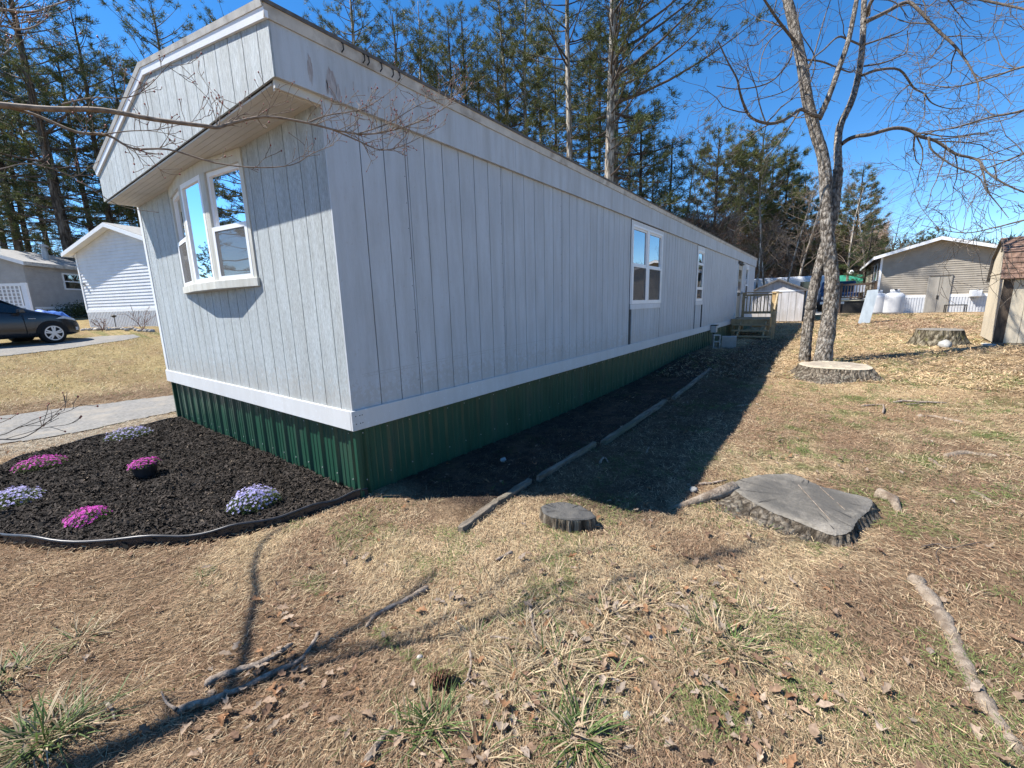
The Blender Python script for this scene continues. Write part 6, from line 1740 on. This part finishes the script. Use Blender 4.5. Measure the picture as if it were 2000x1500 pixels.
MB().box(-.03, .09, -.034, -.0235, .5, ev).build('corner_trim', M['wall_grey'], gh)
MB().box(0, GL, -.03, -.001, .5, .619).build('base_trim', M['white_vinyl'], gh)
m = MB()
for i in range(int(GL/.12)): m.box(i*.12+.005, i*.12+.10, -.012, .005, -.3, .499)
m.build('skirting', M['skirt_grey'], gh)
rm = MB(); ex = .3; dzr = .75/(GW/2)*ex
rm.add([(-.3,-ex,ev-dzr+.12),(GL,-ex,ev-dzr+.12),(GL,GW/2,ev+.87),(-.3,GW/2,ev+.87),(GL,GW+ex,ev-dzr+.12),(-.3,GW+ex,ev-dzr+.12),
        (-.3,-ex,ev-dzr+.05),(GL,-ex,ev-dzr+.05),(GL,GW/2,ev+.80),(-.3,GW/2,ev+.80),(GL,GW+ex,ev-dzr+.05),(-.3,GW+ex,ev-dzr+.05)],
       [(0,1,2,3),(3,2,4,5),(6,9,8,7),(9,11,10,8),(0,6,7,1),(5,4,10,11),(0,3,9,6),(3,5,11,9)])
groof = rm.build('roof', M['roof_grey'], gh)
MB().box(-.3, GL, -ex-.02, -ex-.001, ev-dzr-.06, ev-dzr+.115).build('fascia', M['roof_edge'], groof)
for sgn, (ya, yb) in ((0, (-ex, GW/2)), (1, (GW+ex, GW/2))):
    MB().hexa([(-.325,ya,ev-dzr-.06),(-.301,ya,ev-dzr-.06),(-.301,yb,ev+.70),(-.325,yb,ev+.70)], [(-.325,ya,ev-dzr+.10),(-.301,ya,ev-dzr+.10),(-.301,yb,ev+.86),(-.325,yb,ev+.86)]).build('rake_board', M['white_vinyl'], groof)
fp = MB(); fp.lathe([(.13,-.2),(.13,.62),(.15,.62),(.15,.66),(.10,.66),(.10,.78),(.20,.78),(.20,.84),(.10,.90),(.02,.95)], n=14)
fo = fp.build('flue_pipe', M['grey_metal'], groof); fo.location = (2.35, .75, ev+.25)
wn = MB(); wx0, wx1, wz0, wz1 = 2.05, 3.25, 1.55, 2.45
for a in ((wx0,wx1,wz0,wz0+.08),(wx0,wx1,wz1-.08,wz1),(wx0,wx1,(wz0+wz1)/2-.03,(wz0+wz1)/2+.03)): wn.box(a[0],a[1],-.07,-.025,a[2],a[3])
wn.box(wx0,wx0+.08,-.069,-.025,wz0+.081,wz1-.081); wn.box(wx1-.08,wx1,-.069,-.025,wz0+.081,wz1-.081)
wo = wn.build('window', M['white_vinyl'], gh)
g = MB(); g.add([(wx0+.05,-.045,wz0+.05),(wx1-.05,-.045,wz0+.05),(wx1-.05,-.045,wz1-.05),(wx0+.05,-.045,wz1-.05)], [(0,1,2,3)]); g.build('pane', M['glass'], wo)
MB().box(wx0+.05,wx1-.05,-.035,-.03,wz0+.05,wz1-.05).build('curtain', M['curtain'], wo)
# white railing with lattice, blue cover behind the car
p = dp(-40, 601, 19.0)
rl = thing('deck_railing', 'white lattice deck railing behind the parked car', 'railing', (p[0], p[1], p[2]-.35), math.radians(40))
q = dp(60, 598, 19.3); L_ = float(np.hypot(q[0]-p[0], q[1]-p[1])); rl.rotation_euler = (0, 0, math.atan2(q[1]-p[1], q[0]-p[0]))
MB().box(0, L_, -.03, .03, 1.28, 1.40).build('top_rail', M['white_vinyl'], rl); MB().box(0, L_, -.029, .029, .30, .40).build('bottom_rail', M['white_vinyl'], rl)
m = MB(); k = int(L_/.17)
for i in range(k): m.box(i*.17, i*.17+.05, -.02, .0, .401, 1.279)
m.build('uprights', M['white_vinyl'], rl); m = MB()
for i in range(5): m.box(0, L_-.3, .0005, .015, .48+.16*i, .52+.16*i)
m.build('lattice', M['white_vinyl'], rl)
MB().box(L_-.16, L_+.03, -.06, .06, 0, 1.42).build('post', M['white_vinyl'], rl)
M['blue_tarp'] = pmat('blue_tarp', (.05,.13,.45), (.09,.22,.62), 4, .5, bstr=.3, bscale=8)
bc = MB(); p = dp(28, 602, 18.3); q = dp(72, 604, 17.9)
tp_ = thing('blue_cover', 'bright blue cover showing over the roof of the parked car', 'tarp', (p[0], p[1], float(H0(p[0], p[1]))))
vs = []; fs = []; 
a = Vector(q-p); a.z = 0; side = Vector((-a.y, a.x, 0)).normalized()
zt_ = float(p[2])-tp_.location.z
for i in range(9):
    for j in range(5):
        c = a*(i/8)+side*(j/4*1.2); vs.append((c.x, c.y, zt_-.16+.04*math.sin(i*1.3+j)+.05*math.sin(j*2)-(.5 if i in (0,8) or j in (0,4) else 0)))
fs = [(i*5+j, (i+1)*5+j, (i+1)*5+j+1, i*5+j+1) for i in range(8) for j in range(4)]
bc.add(vs, fs); bc.build('sheet', M['blue_tarp'], tp_, smooth=True)

# ------------------------------------------------------------------ parked car
M['paint'] = pmat('car_paint', (.018,.020,.024), (.022,.024,.028), 4, .18, bstr=0, spec=.6)
M['tyre'] = pmat('tyre', (.012,.012,.012), (.02,.02,.02), 20, .8, bstr=.1)
M['alloy'] = pmat('alloy', (.55,.56,.57), (.62,.63,.64), 8, .35, bstr=0, metal=.5)
M['car_glass'] = pmat('car_glass', (.01,.012,.012), (.014,.016,.016), 3, .05, bstr=0, spec=.8)
M['lamp_clear'] = pmat('lamp_clear', (.55,.55,.55), (.70,.70,.70), 14, .15, bstr=.1, spec=.6)
fw = np.array(dp(105, 670.5, 13.1)); th = math.radians(20)
cs, sn = math.cos(th), math.sin(th)
fx_, fy_ = 1.36, -.76
cx0 = fw[0]-(fx_*cs-fy_*sn); cy0 = fw[1]-(fx_*sn+fy_*cs)
car = thing('parked_car', 'dark hatchback car parked facing right on the neighbour driveway', 'car', (cx0, cy0, float(fw[2])), th)
xs = [-2.20,-2.12,-1.95,-1.65,-1.36,-1.0,-.5,0,.45,.80,1.05,1.36,1.65,1.90,2.08,2.17,2.23]
zt = [.86,1.0,1.13,1.28,1.37,1.45,1.50,1.48,1.36,1.18,1.05,.98,.90,.81,.70,.60,.50]
zb = [.45,.34,.26,.22,.20,.20,.20,.20,.20,.20,.20,.20,.21,.22,.24,.27,.36]
hw = [.62,.74,.80,.84,.86,.87,.875,.875,.87,.87,.87,.86,.84,.79,.70,.60,.48]
belt = lambda x: .93+.05*(-x/2.2) if x < .9 else 10
rows = []
for x, a, b, w in zip(xs, zt, zb, hw):
    bl = min(.95-.04*x, a-.03); tw = w*.96 if a-bl < .12 else w*(.96-.30*min(1, (a-bl)/.5))
    rows.append([(x,0,b),(x,-w*.9,b),(x,-w,b+.10),(x,-w*1.01,(b+bl)/2),(x,-w*.985,bl),(x,-tw,a-.045),(x,-tw*.8,a-.012),(x,0,a)])
m = MB(); k = len(rows[0]); vs = []
for r_ in rows:
    vs += r_+[(p[0], -p[1], p[2]) for p in r_[-2:0:-1]]
kk = 2*k-2; fs = []
for i in range(len(rows)-1):
    for j in range(kk): fs.append((i*kk+j, i*kk+(j+1) % kk, (i+1)*kk+(j+1) % kk, (i+1)*kk+j))
fs += [tuple(range(kk)), tuple((len(rows)-1)*kk+j for j in range(kk))[::-1]]
m.add(vs, fs); body = m.build('body', M['paint'], car, smooth=True)
sm = body.modifiers.new('sub', 'SUBSURF'); sm.levels = 1; sm.render_levels = 2
for sgn in (-1, 1):
    # side glass and lamps follow the body section
    def sec(x):
        return [np.interp(x, xs, q) for q in (zt, zb, hw)]
    def gl(x, f):
        a, b, w = sec(x); bl = min(.95-.04*x, a-.03); tw = w*.96 if a-bl < .12 else w*(.96-.30*min(1, (a-bl)/.5))
        return (x, sgn*((w*.985)*(1-f)+tw*f+.012), bl*(1-f)+(a-.045)*f)
    for (xa, xb, nm) in ((-1.25,-.35,'rear_window'),(-.28,.72,'front_window')):
        N = 8; v_ = [gl(xa+(xb-xa)*i/N, .10) for i in range(N+1)]+[gl(xa+(xb-xa)*i/N, .86) for i in range(N+1)]
        MB().add(v_, [(i, i+1, i+N+2, i+N+1) for i in range(N)]).build(nm, M['car_glass'], car)
    MB().poly([(1.50,sgn*.76,.74),(1.72,sgn*.765,.735),(2.02,sgn*.68,.66),(2.10,sgn*.60,.60),(1.98,sgn*.66,.74),(1.70,sgn*.74,.82)], (0, sgn*.09, .02)).build('headlight', M['lamp_clear'], car, smooth=False)
    MB().hexa([(.62,sgn*.88,.94),(.78,sgn*.88,.94),(.78,sgn*1.04,.96),(.62,sgn*1.04,.96)], [(.64,sgn*.88,1.06),(.76,sgn*.88,1.06),(.74,sgn*1.04,1.07),(.64,sgn*1.04,1.07)]).build('mirror', M['paint'], car, bevel=.02)
    for x in (-.35, .78): MB().beam((x,sgn*.884,.28), (x-.02,sgn*.874,.90), .004, .012).build('door_seam', M['tyre'], car)
    MB().box(-.25,-.10, min(sgn*.875,sgn*.905), max(sgn*.875,sgn*.905), .80,.83).build('door_handle', M['paint'], car)
    MB().beam((.86,sgn*.88,.78), (1.02,sgn*.88,.775), .012, .012).build('side_badge', M['alloy'], car)
    MB().poly([(1.98,sgn*.74,.38),(2.06,sgn*.70,.38),(2.06,sgn*.70,.48),(1.98,sgn*.74,.48)], (0, sgn*.03, 0)).build('fog_lamp', M['lamp_clear'], car)
    for x in (1.36, -1.34):
        w_ = MB()
        ring = []
        arch = MB(); N = 20; v_ = []
        for i in range(N+1):
            a = math.pi*i/N; 
            for r_ in (.30, .385): v_.append((x+r_*math.cos(a), sgn*.892, .32+r_*math.sin(a)))
        arch.add(v_, [(2*i, 2*i+1, 2*i+3, 2*i+2) for i in range(N)]).build('wheel_arch', M['tyre'], car)
        whl = bpy.data.objects.new('wheel', None); COL.objects.link(whl); whl.parent = car; whl.location = (x, sgn*.80, .32); whl.rotation_euler = (math.pi/2, 0, 0)
        MB().lathe([(.20,-.105),(.30,-.105),(.32,-.07),(.32,.07),(.30,.105),(.20,.105)], n=36).build('tyre', M['tyre'], whl, smooth=True)
        rm_ = MB(); z_ = -sgn*.108
        for i in range(5):
            a = 2*math.pi*i/5+.3
            for da in (-.17, .17):
                p0 = (.03*math.cos(a+da*2), .03*math.sin(a+da*2), z_*1.02); p1 = (.205*math.cos(a+da), .205*math.sin(a+da), z_)
                rm_.beam(p0, p1, .042, .012)
        rm_.lathe([(.195,min(z_,z_*.9)),(.225,min(z_,z_*.9)),(.225,max(z_,z_*.9)),(.195,max(z_,z_*.9))], n=36, cap=False)
        rm_.lathe([(.0,z_*1.08),(.045,z_*1.08),(.05,z_*.95),(.0,z_*.95)], n=14)
        rm_.build('rim', M['alloy'], whl)
MB().box(2.17, 2.24, -.42, .42, .30, .42).build('grille', M['tyre'], car)
MB().poly([(.82,-.70,1.10),(.82,.70,1.10),(.44,.60,1.345),(.44,-.60,1.345)], (.012,0,.02)).build('windscreen', M['car_glass'], car)

# ------------------------------------------------------------------ tan house on the right with its things
M['door_grey'] = pmat('door_grey', (.30,.275,.235), (.38,.35,.30), 6, .8, stretch=(1,1,.2), bstr=.3)
hx = 28.0; rp = onX(1716, 614, hx); rq = onX(1945, 611, hx)
tan, troof = neighbour('house', 'tan lap-sided house with white rake boards and grey double door, behind the tanks', (hx, -4.80, .46), math.radians(-90), 4.15, 12, .80, 2.93, 3.58, 'wall_tan', 'white_vinyl', 'roof_dark', 'skirt_white', over=.4, step=.105)
a = onX(1806, 608, hx); b = onX(1846, 608, hx); zt_ = float(onX(1830, 541, hx)[2])-.46
x0, x1 = -4.80-a[1], -4.80-b[1]
dd = MB().box(x0, (x0+x1)/2-.01, -.055, -.0345, .02, zt_).build('door_leaf', M['door_grey'], tan); MB().box((x0+x1)/2+.01, x1, -.055, -.0345, .02, zt_).build('door_leaf', M['door_grey'], tan)
MB().box(x0-.06, x0, -.06, -.0345, .0, zt_+.05).build('door_casing', M['door_grey'], tan); MB().box(x1, x1+.06, -.06, -.0345, .0, zt_+.05).build('door_casing', M['door_grey'], tan)
MB().box(x0-.07, x1+.07, -.07, -.0345, zt_+.051, zt_+.10).build('door_head', M['roof_dark'], tan)
MB().box((x0+x1)/2-.04, (x0+x1)/2+.03, -.075, -.0555, zt_*.40, zt_*.50).build('latch', M['dark_iron'], tan)
mb = onX(1904, 573, hx); mx_ = -4.80-mb[1]; mz_ = mb[2]-.46
MB().box(mx_-.20, mx_+.20, -.25, -.035, mz_-.15, mz_+.16).build('meter_box', M['white_vinyl'], tan, bevel=.02); MB().box(mx_-.05, mx_+.05, -.14, -.036, mz_-.26, mz_-.151).build('meter_foot', M['grey_metal'], tan)
for (y0, y1) in ((1.2,1.9),(3.2,4.0)):
    MB().box(-.06, -.025, y0, y1, 1.75, 2.7).build('window_frame', M['white_vinyl'], tan); MB().box(-.066, -.061, y0+.07, y1-.07, 1.82, 2.63).build('pane', M['car_glass'], tan)
fr = thing('metal_frame', 'low dark metal frame standing by the tan house skirting right of the grey door', 'frame', (27.4, float(onX(1866,610,27.4)[1]), float(H0(27.4,-6.8))))
for (p_, q_) in [((0,-.35,0),(0,-.35,.36)),((0,.35,0),(0,.35,.36)),((0,-.35,.36),(0,.35,.36)),((.35,-.35,0),(.35,-.35,.36)),((.35,.35,0),(.35,.35,.36)),((.35,-.35,.36),(.35,.35,.36)),((0,-.35,.36),(.35,-.35,.36)),((0,.35,.36),(.35,.35,.36))]:
    MB().tube([p_, q_], .022, 6).build('tube', M['dark_iron'], fr)
# propane tanks
M['tank'] = pmat('tank_white', (.46,.47,.49), (.55,.56,.58), 4, .45, bstr=.02, c3=(.55,.55,.55), s3=2)
for (u, lab, dx) in ((1742, 'right white propane tank in front of the tan house', 0), (1709, 'left white propane tank behind the leaning grey board', .15)):
    q = onX(u, 613, 25.0+dx); z0 = float(H0(q[0], q[1]))
    tk = thing('propane_tank', lab, 'tank', (q[0], q[1], z0), 0, 'propane tanks beside the tan house')
    MB().lathe([(.30,0),(.36,0),(.36,.05),(.38,.06),(.385,.12),(.385,.78),(.38,.84),(.34,.92),(.26,.98),(.14,1.01),(.0,1.02)], n=28).build('vessel', M['tank'], tk, smooth=True)
    MB().lathe([(.17,.98),(.18,1.14),(.165,1.14),(.155,.98)], n=20).build('collar', M['tank'], tk, smooth=True)
    MB().box(-.03,.03,-.03,.03,1.0,1.09).build('valve', M['dark_iron'], tk)
    MB().box(-.24,.24,-.05,.05,1.141,1.165).build('lid_bar', M['dark_iron'], tk)
q0 = onX(1684, 634, 21.5); z0 = float(H0(q0[0], q0[1]))
bd = thing('grey_board', 'pale grey weathered board leaning in front of the left propane tank', 'board', (q0[0], q0[1]-.05, z0-.02))
mg = pmat('board_grey', (.27,.31,.34), (.37,.42,.45), 6, .7, stretch=(1,1,.2), bstr=.2)
MB().hexa([(-.02,-.18,0),(.02,-.18,0),(.02,.20,0),(-.02,.20,0)], [(.40,-.36,1.42),(.44,-.36,1.42),(.44,.0,1.40),(.40,.0,1.40)]).build('board', mg, bd)

# porch deck left of the tan house
pk = thing('porch_deck', 'dark raised porch with brown railing left of the tan house', 'deck', (29.0, -4.0, float(H0(29,-4))))
def kb(n, *a, mat='dark_wood'): return MB().box(*a).build(n, M[mat], pk)
M['dark_wood'] = pmat('dark_wood', (.075,.05,.035), (.13,.09,.065), 6, .8, bstr=.2)
M['light_wood'] = pmat('light_wood', (.45,.40,.28), (.55,.49,.36), 6, .8, bstr=.2)
kb('floor', -.6, 3.2, -.75, .75, .66, .72, mat='light_wood'); kb('rail', -.58, -.53, -.75, .75, 1.50, 1.60); kb('rail', -.57, -.54, -.75, .75, .82, .88)
for i in range(12): kb('baluster', -.57, -.54, -.72+i*.125, -.68+i*.125, .881, 1.499)
for y in (-.72, .72): kb('post', -.62, -.52, y-.05, y+.05, 0, 1.65)
kb('skirt', -.55, 3.1, -.70, .70, 0, .655, mat='interior')
kb('rail', -.5, 3.2, .70, .745, 1.50, 1.58)
ch = thing('porch_chair', 'white chair on the dark porch', 'chair', (29.2, -4.1, float(H0(29,-4))+.72))
for a in ((-.25,.25,-.25,.25,.40,.44),(.20,.25,-.25,.25,.441,.90)): MB().box(*a).build('seat' if a[0] < 0 else 'backrest', M['white_vinyl'], ch)
for x in (-.22,.22):
    for y in (-.22,.22): MB().box(x-.02,x+.02,y-.02,y+.02,0,.399).build('leg', M['white_vinyl'], ch)
gz_ = thing('gazebo', 'green-roofed gazebo beyond the porch', 'gazebo', (40, -3.95, float(H0(40,-4))))
M['green_roof'] = pmat('green_roof', (.02,.17,.11), (.03,.22,.15), 4, .6, bstr=.05)
MB().add([(-1.6,-1.6,1.55),(1.6,-1.6,1.55),(1.6,1.6,1.55),(-1.6,1.6,1.55),(-.5,-.9,2.35),(.5,-.9,2.35),(.5,.9,2.35),(-.5,.9,2.35)], [(0,1,5,4),(1,2,6,5),(2,3,7,6),(3,0,4,7),(4,5,6,7),(0,3,2,1)]).build('roof', M['green_roof'], gz_)
for x in (-1.4,1.4):
    for y in (-1.4,1.4): MB().box(x-.05,x+.05,y-.05,y+.05,0,1.56).build('post', M['white_vinyl'], gz_)
MB().lathe([(.0,0),(.18,.05),(.14,.25),(.05,.35)], c=(-.5,0,2.35), n=10).build('finial', M['white_vinyl'], gz_)
# pickup nose seen between the trunks
tr_ = thing('parked_truck', 'dark blue pickup front seen beside the double tree', 'truck', (31.0, -3.15, float(H0(31,-3.1))), math.radians(182))
M['blue_paint'] = pmat('blue_paint', (.02,.03,.07), (.03,.045,.10), 4, .25, bstr=0, spec=.6)
m = MB(); m.add([(x,y,z) for x, z0_, z1_, w in ((-2.6,.45,1.1,.9),(-.6,.4,1.1,.92),(-.5,.4,1.75,.80),(.5,.4,1.75,.80),(1.0,.4,1.15,.92),(2.2,.4,1.08,.90),(2.5,.5,.95,.82)) for y, z in ((-w,z0_),(w,z0_),(w,z1_),(-w,z1_))],
      [(i*4+j, i*4+(j+1)%4, i*4+4+(j+1)%4, i*4+4+j) for i in range(6) for j in range(4)]+[(3,2,1,0),(24,25,26,27)])
m.build('body', M['blue_paint'], tr_, bevel=.06)
MB().box(2.45,2.53,-.45,.45,.68,.88).build('grille', M['alloy'], tr_); MB().box(2.4,2.56,-.85,.85,.45,.58).build('bumper', M['alloy'], tr_)
for y in (-.68,.68): MB().box(2.44,2.52,y-.14,y+.14,.72,.86).build('headlight', M['lamp_clear'], tr_)
for x in (1.6,-1.7):
    for y in (-.8,.8):
        w_ = MB().lathe([(.0,-.12),(.36,-.12),(.38,0),(.36,.12),(.0,.12)], n=20).build('wheel', M['tyre'], tr_); w_.location = (x,y,.37); w_.rotation_euler = (math.pi/2,0,0)
MB().poly([(.98,-.72,1.18),(.98,.72,1.18),(.55,.68,1.70),(.55,-.68,1.70)], (.03,0,.01)).build('windscreen', M['car_glass'], tr_)

# small white shed behind the deck
ws = thing('garden_shed', 'small white shed with grey gable roof beyond the entry deck', 'shed', (22.0, -.82, .31), math.radians(-90))
M['shed_white'] = siding_mat('shed_white', (.66,.64,.64), .2, .3)
MB().box(-1.02, 1.02, .0, 2.4, 0, 1.42).build('wall_core', M['groove'], ws)
for i in range(7):
    x0 = -1.03+i*.295
    MB().box(x0+.006, x0+.289, -.014, .002, .03, 1.42).build('plank', M['shed_white'], ws)
MB().poly([(-1.10,-.02,1.425),(1.10,-.02,1.425),(0,-.02,1.93)], (0,2.4,0)).build('gable', M['shed_white'], ws)
for s in (-1, 1):
    MB().hexa([(s*1.25,-.16,1.36),(0,-.16,1.935),(0,2.5,1.935),(s*1.25,2.5,1.36)] if s > 0 else [(0,-.16,1.935),(s*1.25,-.16,1.36),(s*1.25,2.5,1.36),(0,2.5,1.935)],
              [(s*1.25,-.16,1.43),(0,-.16,2.005),(0,2.5,2.005),(s*1.25,2.5,1.43)] if s > 0 else [(0,-.16,2.005),(s*1.25,-.16,1.43),(s*1.25,2.5,1.43),(0,2.5,2.005)]).build('roof', M['roof_dark'], ws)
MB().box(-1.12, 1.12, -.03, -.021, 1.40, 1.47).build('trim_board', M['white_vinyl'], ws)
# far white trailer behind it
ft = thing('travel_trailer', 'white trailer roof glimpsed behind the small white shed', 'trailer', (33, -.3, float(H0(33,0))))
MB().box(-1.2, 1.2, -2.6, 2.6, .5, 2.15).build('body', M['wall_white'], ft, bevel=.15); MB().box(-1.21,-1.2005, -1.6,-.9, 1.3,1.8).build('window', M['car_glass'], ft)
for y in (-.5,.4):
    w_ = MB().lathe([(.0,-.1),(.33,-.1),(.33,.1),(.0,.1)], n=16).build('wheel', M['tyre'], ft); w_.location = (-1.1, y, .33); w_.rotation_euler = (0, math.pi/2, 0)

# ------------------------------------------------------------------ barn-roof garden shed at the right edge
SA = math.radians(-6.0)
bs = thing('garden_shed', 'tan barn-roofed garden shed with brown shingles at the right edge', 'shed', (12.1, -5.78, .30), SA)
M['shed_tan'] = siding_mat('shed_tan', (.66,.58,.44), .2, .12)
M['shed_rot'] = pmat('shed_rot', (.045,.035,.028), (.12,.09,.065), 16, .95, stretch=(1,1,.3), bscale=50, bstr=.8)
DG, WF, EV = 2.1, 3.4, 1.56
prof = [(0,EV),(.20,2.02),(.62,2.30),(DG/2,2.40),(DG-.62,2.30),(DG-.20,2.02),(DG,EV)]
prof = [(0,EV),(.16,1.95),(DG/2,2.33),(DG-.16,1.95),(DG,EV)]
MB().box(.01, DG-.01, -WF, -.012, .06, EV).build('wall_core', M['groove'], bs)
MB().poly([(x, -.012, z) for x, z in prof], (0, -WF+.02, 0)).build('gable', M['groove'], bs)
for i in range(9):                       # gable-end boards
    x0, x1 = i*DG/9+.004, (i+1)*DG/9-.004
    MB().box(x0, x1, -.013, .0, .05, EV-.012).build('plank', M['shed_tan'], bs)
    zt0 = np.interp(x0, [p_[0] for p_ in prof], [p_[1] for p_ in prof]); zt1 = np.interp(x1, [p_[0] for p_ in prof], [p_[1] for p_ in prof])
    MB().poly([(x0,0,EV),(x1,0,EV),(x1,0,zt1-.01),(x0,0,zt0-.01)], (0,-.0125,0)).build('plank', M['shed_tan'], bs)
MB().box(-.01, DG, .001, .012, EV-.012, EV+.012).build('gable_trim', M['shed_tan'], bs)
for k in range(5): MB().box(.92, 1.12, .001, .012, 2.06+k*.035, 2.08+k*.035).build('vent_slat', M['dark_iron'], bs)
# front: dark rotten corner board, then door planks
MB().box(-.022, .0, -.15, .0, .03, EV-.02).build('corner_board', M['shed_rot'], bs)
y = -.155
for w_ in (.20, .25, .26, .24, .25, .26, .25, .25):
    MB().box(-.016, .0, y-w_+.006, y, .05, EV-.08).build('plank', M['shed_tan'], bs); y -= w_
MB().box(-.03, .0, -WF, -.0, EV-.079, EV-.001).build('header', M['shed_rot'], bs)
MB().box(-.04, .0, -WF, -.02, -.10, .045).build('sill_beam', M['timber'], bs)
MB().poly([(-.018,-.66,.98),(-.018,-.72,.92),(-.018,-.78,.98),(-.018,-.80,1.08),(-.018,-.76,1.16),(-.018,-.72,1.10),(-.018,-.68,1.16),(-.018,-.64,1.08)], (-.02,0,0)).build('hinge_plate', M['shed_rot'], bs)
M['shingle_brown'] = pmat('shingle_brown', (.14,.085,.06), (.27,.17,.125), 9, .95, bscale=80, bstr=.4)
# shingle courses on the front slopes, each tab its own piece
Rb = random.Random(6)
def course(p0, p1, nrow, parent):
    for r_ in range(nrow):
        a0 = r_/nrow; a1 = (r_+1.12)/nrow
        xa, za = p0[0]+(p1[0]-p0[0])*a0, p0[1]+(p1[1]-p0[1])*a0; xb, zb_ = p0[0]+(p1[0]-p0[0])*min(a1,1), p0[1]+(p1[1]-p0[1])*min(a1,1)
        d = Vector((p1[0]-p0[0], 0, p1[1]-p0[1])).normalized(); n = Vector((-d.z, 0, d.x))
        y = .06
        while y > -WF+.1:
            w_ = Rb.uniform(.14, .32); lift = .020+Rb.uniform(0, .008)
            a = Vector((xa,y,za)); b = Vector((xa,y-w_+.006,za)); c = Vector((xb,y-w_+.006,zb_)); e = Vector((xb,y,zb_))
            MB().hexa([a+n*.004, b+n*.004, c+n*.001, e+n*.001], [a+n*lift, b+n*lift, c+n*.006, e+n*.006]).build('shingle', M['shingle_brown'], parent)
            y -= w_
rf_ = MB()
pr2 = [(-.08,EV-.16)]+prof[1:-1]+[(DG+.08,EV-.16)]
for (a, b) in zip(pr2[:-1], pr2[1:]):
    d = Vector((b[0]-a[0], 0, b[1]-a[1])).normalized(); n = Vector((-d.z, 0, d.x))*.03
    rf_.hexa([(a[0],.055,a[1]),(b[0],.055,b[1]),(b[0],-WF-.05,b[1]),(a[0],-WF-.05,a[1])][::-1], [(a[0]+n.x,.055,a[1]+n.z),(b[0]+n.x,.055,b[1]+n.z),(b[0]+n.x,-WF-.05,b[1]+n.z),(a[0]+n.x,-WF-.05,a[1]+n.z)][::-1])
sroof = rf_.build('roof', M['roof_dark'], bs)
n_off = .03
def off(a, b):
    d = Vector((b[0]-a[0], 0, b[1]-a[1])).normalized(); return ((a[0]-d.z*n_off, a[1]+d.x*n_off), (b[0]-d.z*n_off, b[1]+d.x*n_off))
course(*off(pr2[0], pr2[1]), 5, sroof); course(*off(pr2[1], pr2[2]), 7, sroof)
cb = gp(1922, 676)
k1 = thing('concrete_block', 'grey concrete block footing at the near corner of the tan shed', 'block', (12.05, -5.72, .12), SA)
MB().box(-.22, .20, -.10, .10, 0, .20).build('block', M['concrete'], k1, bevel=.01)
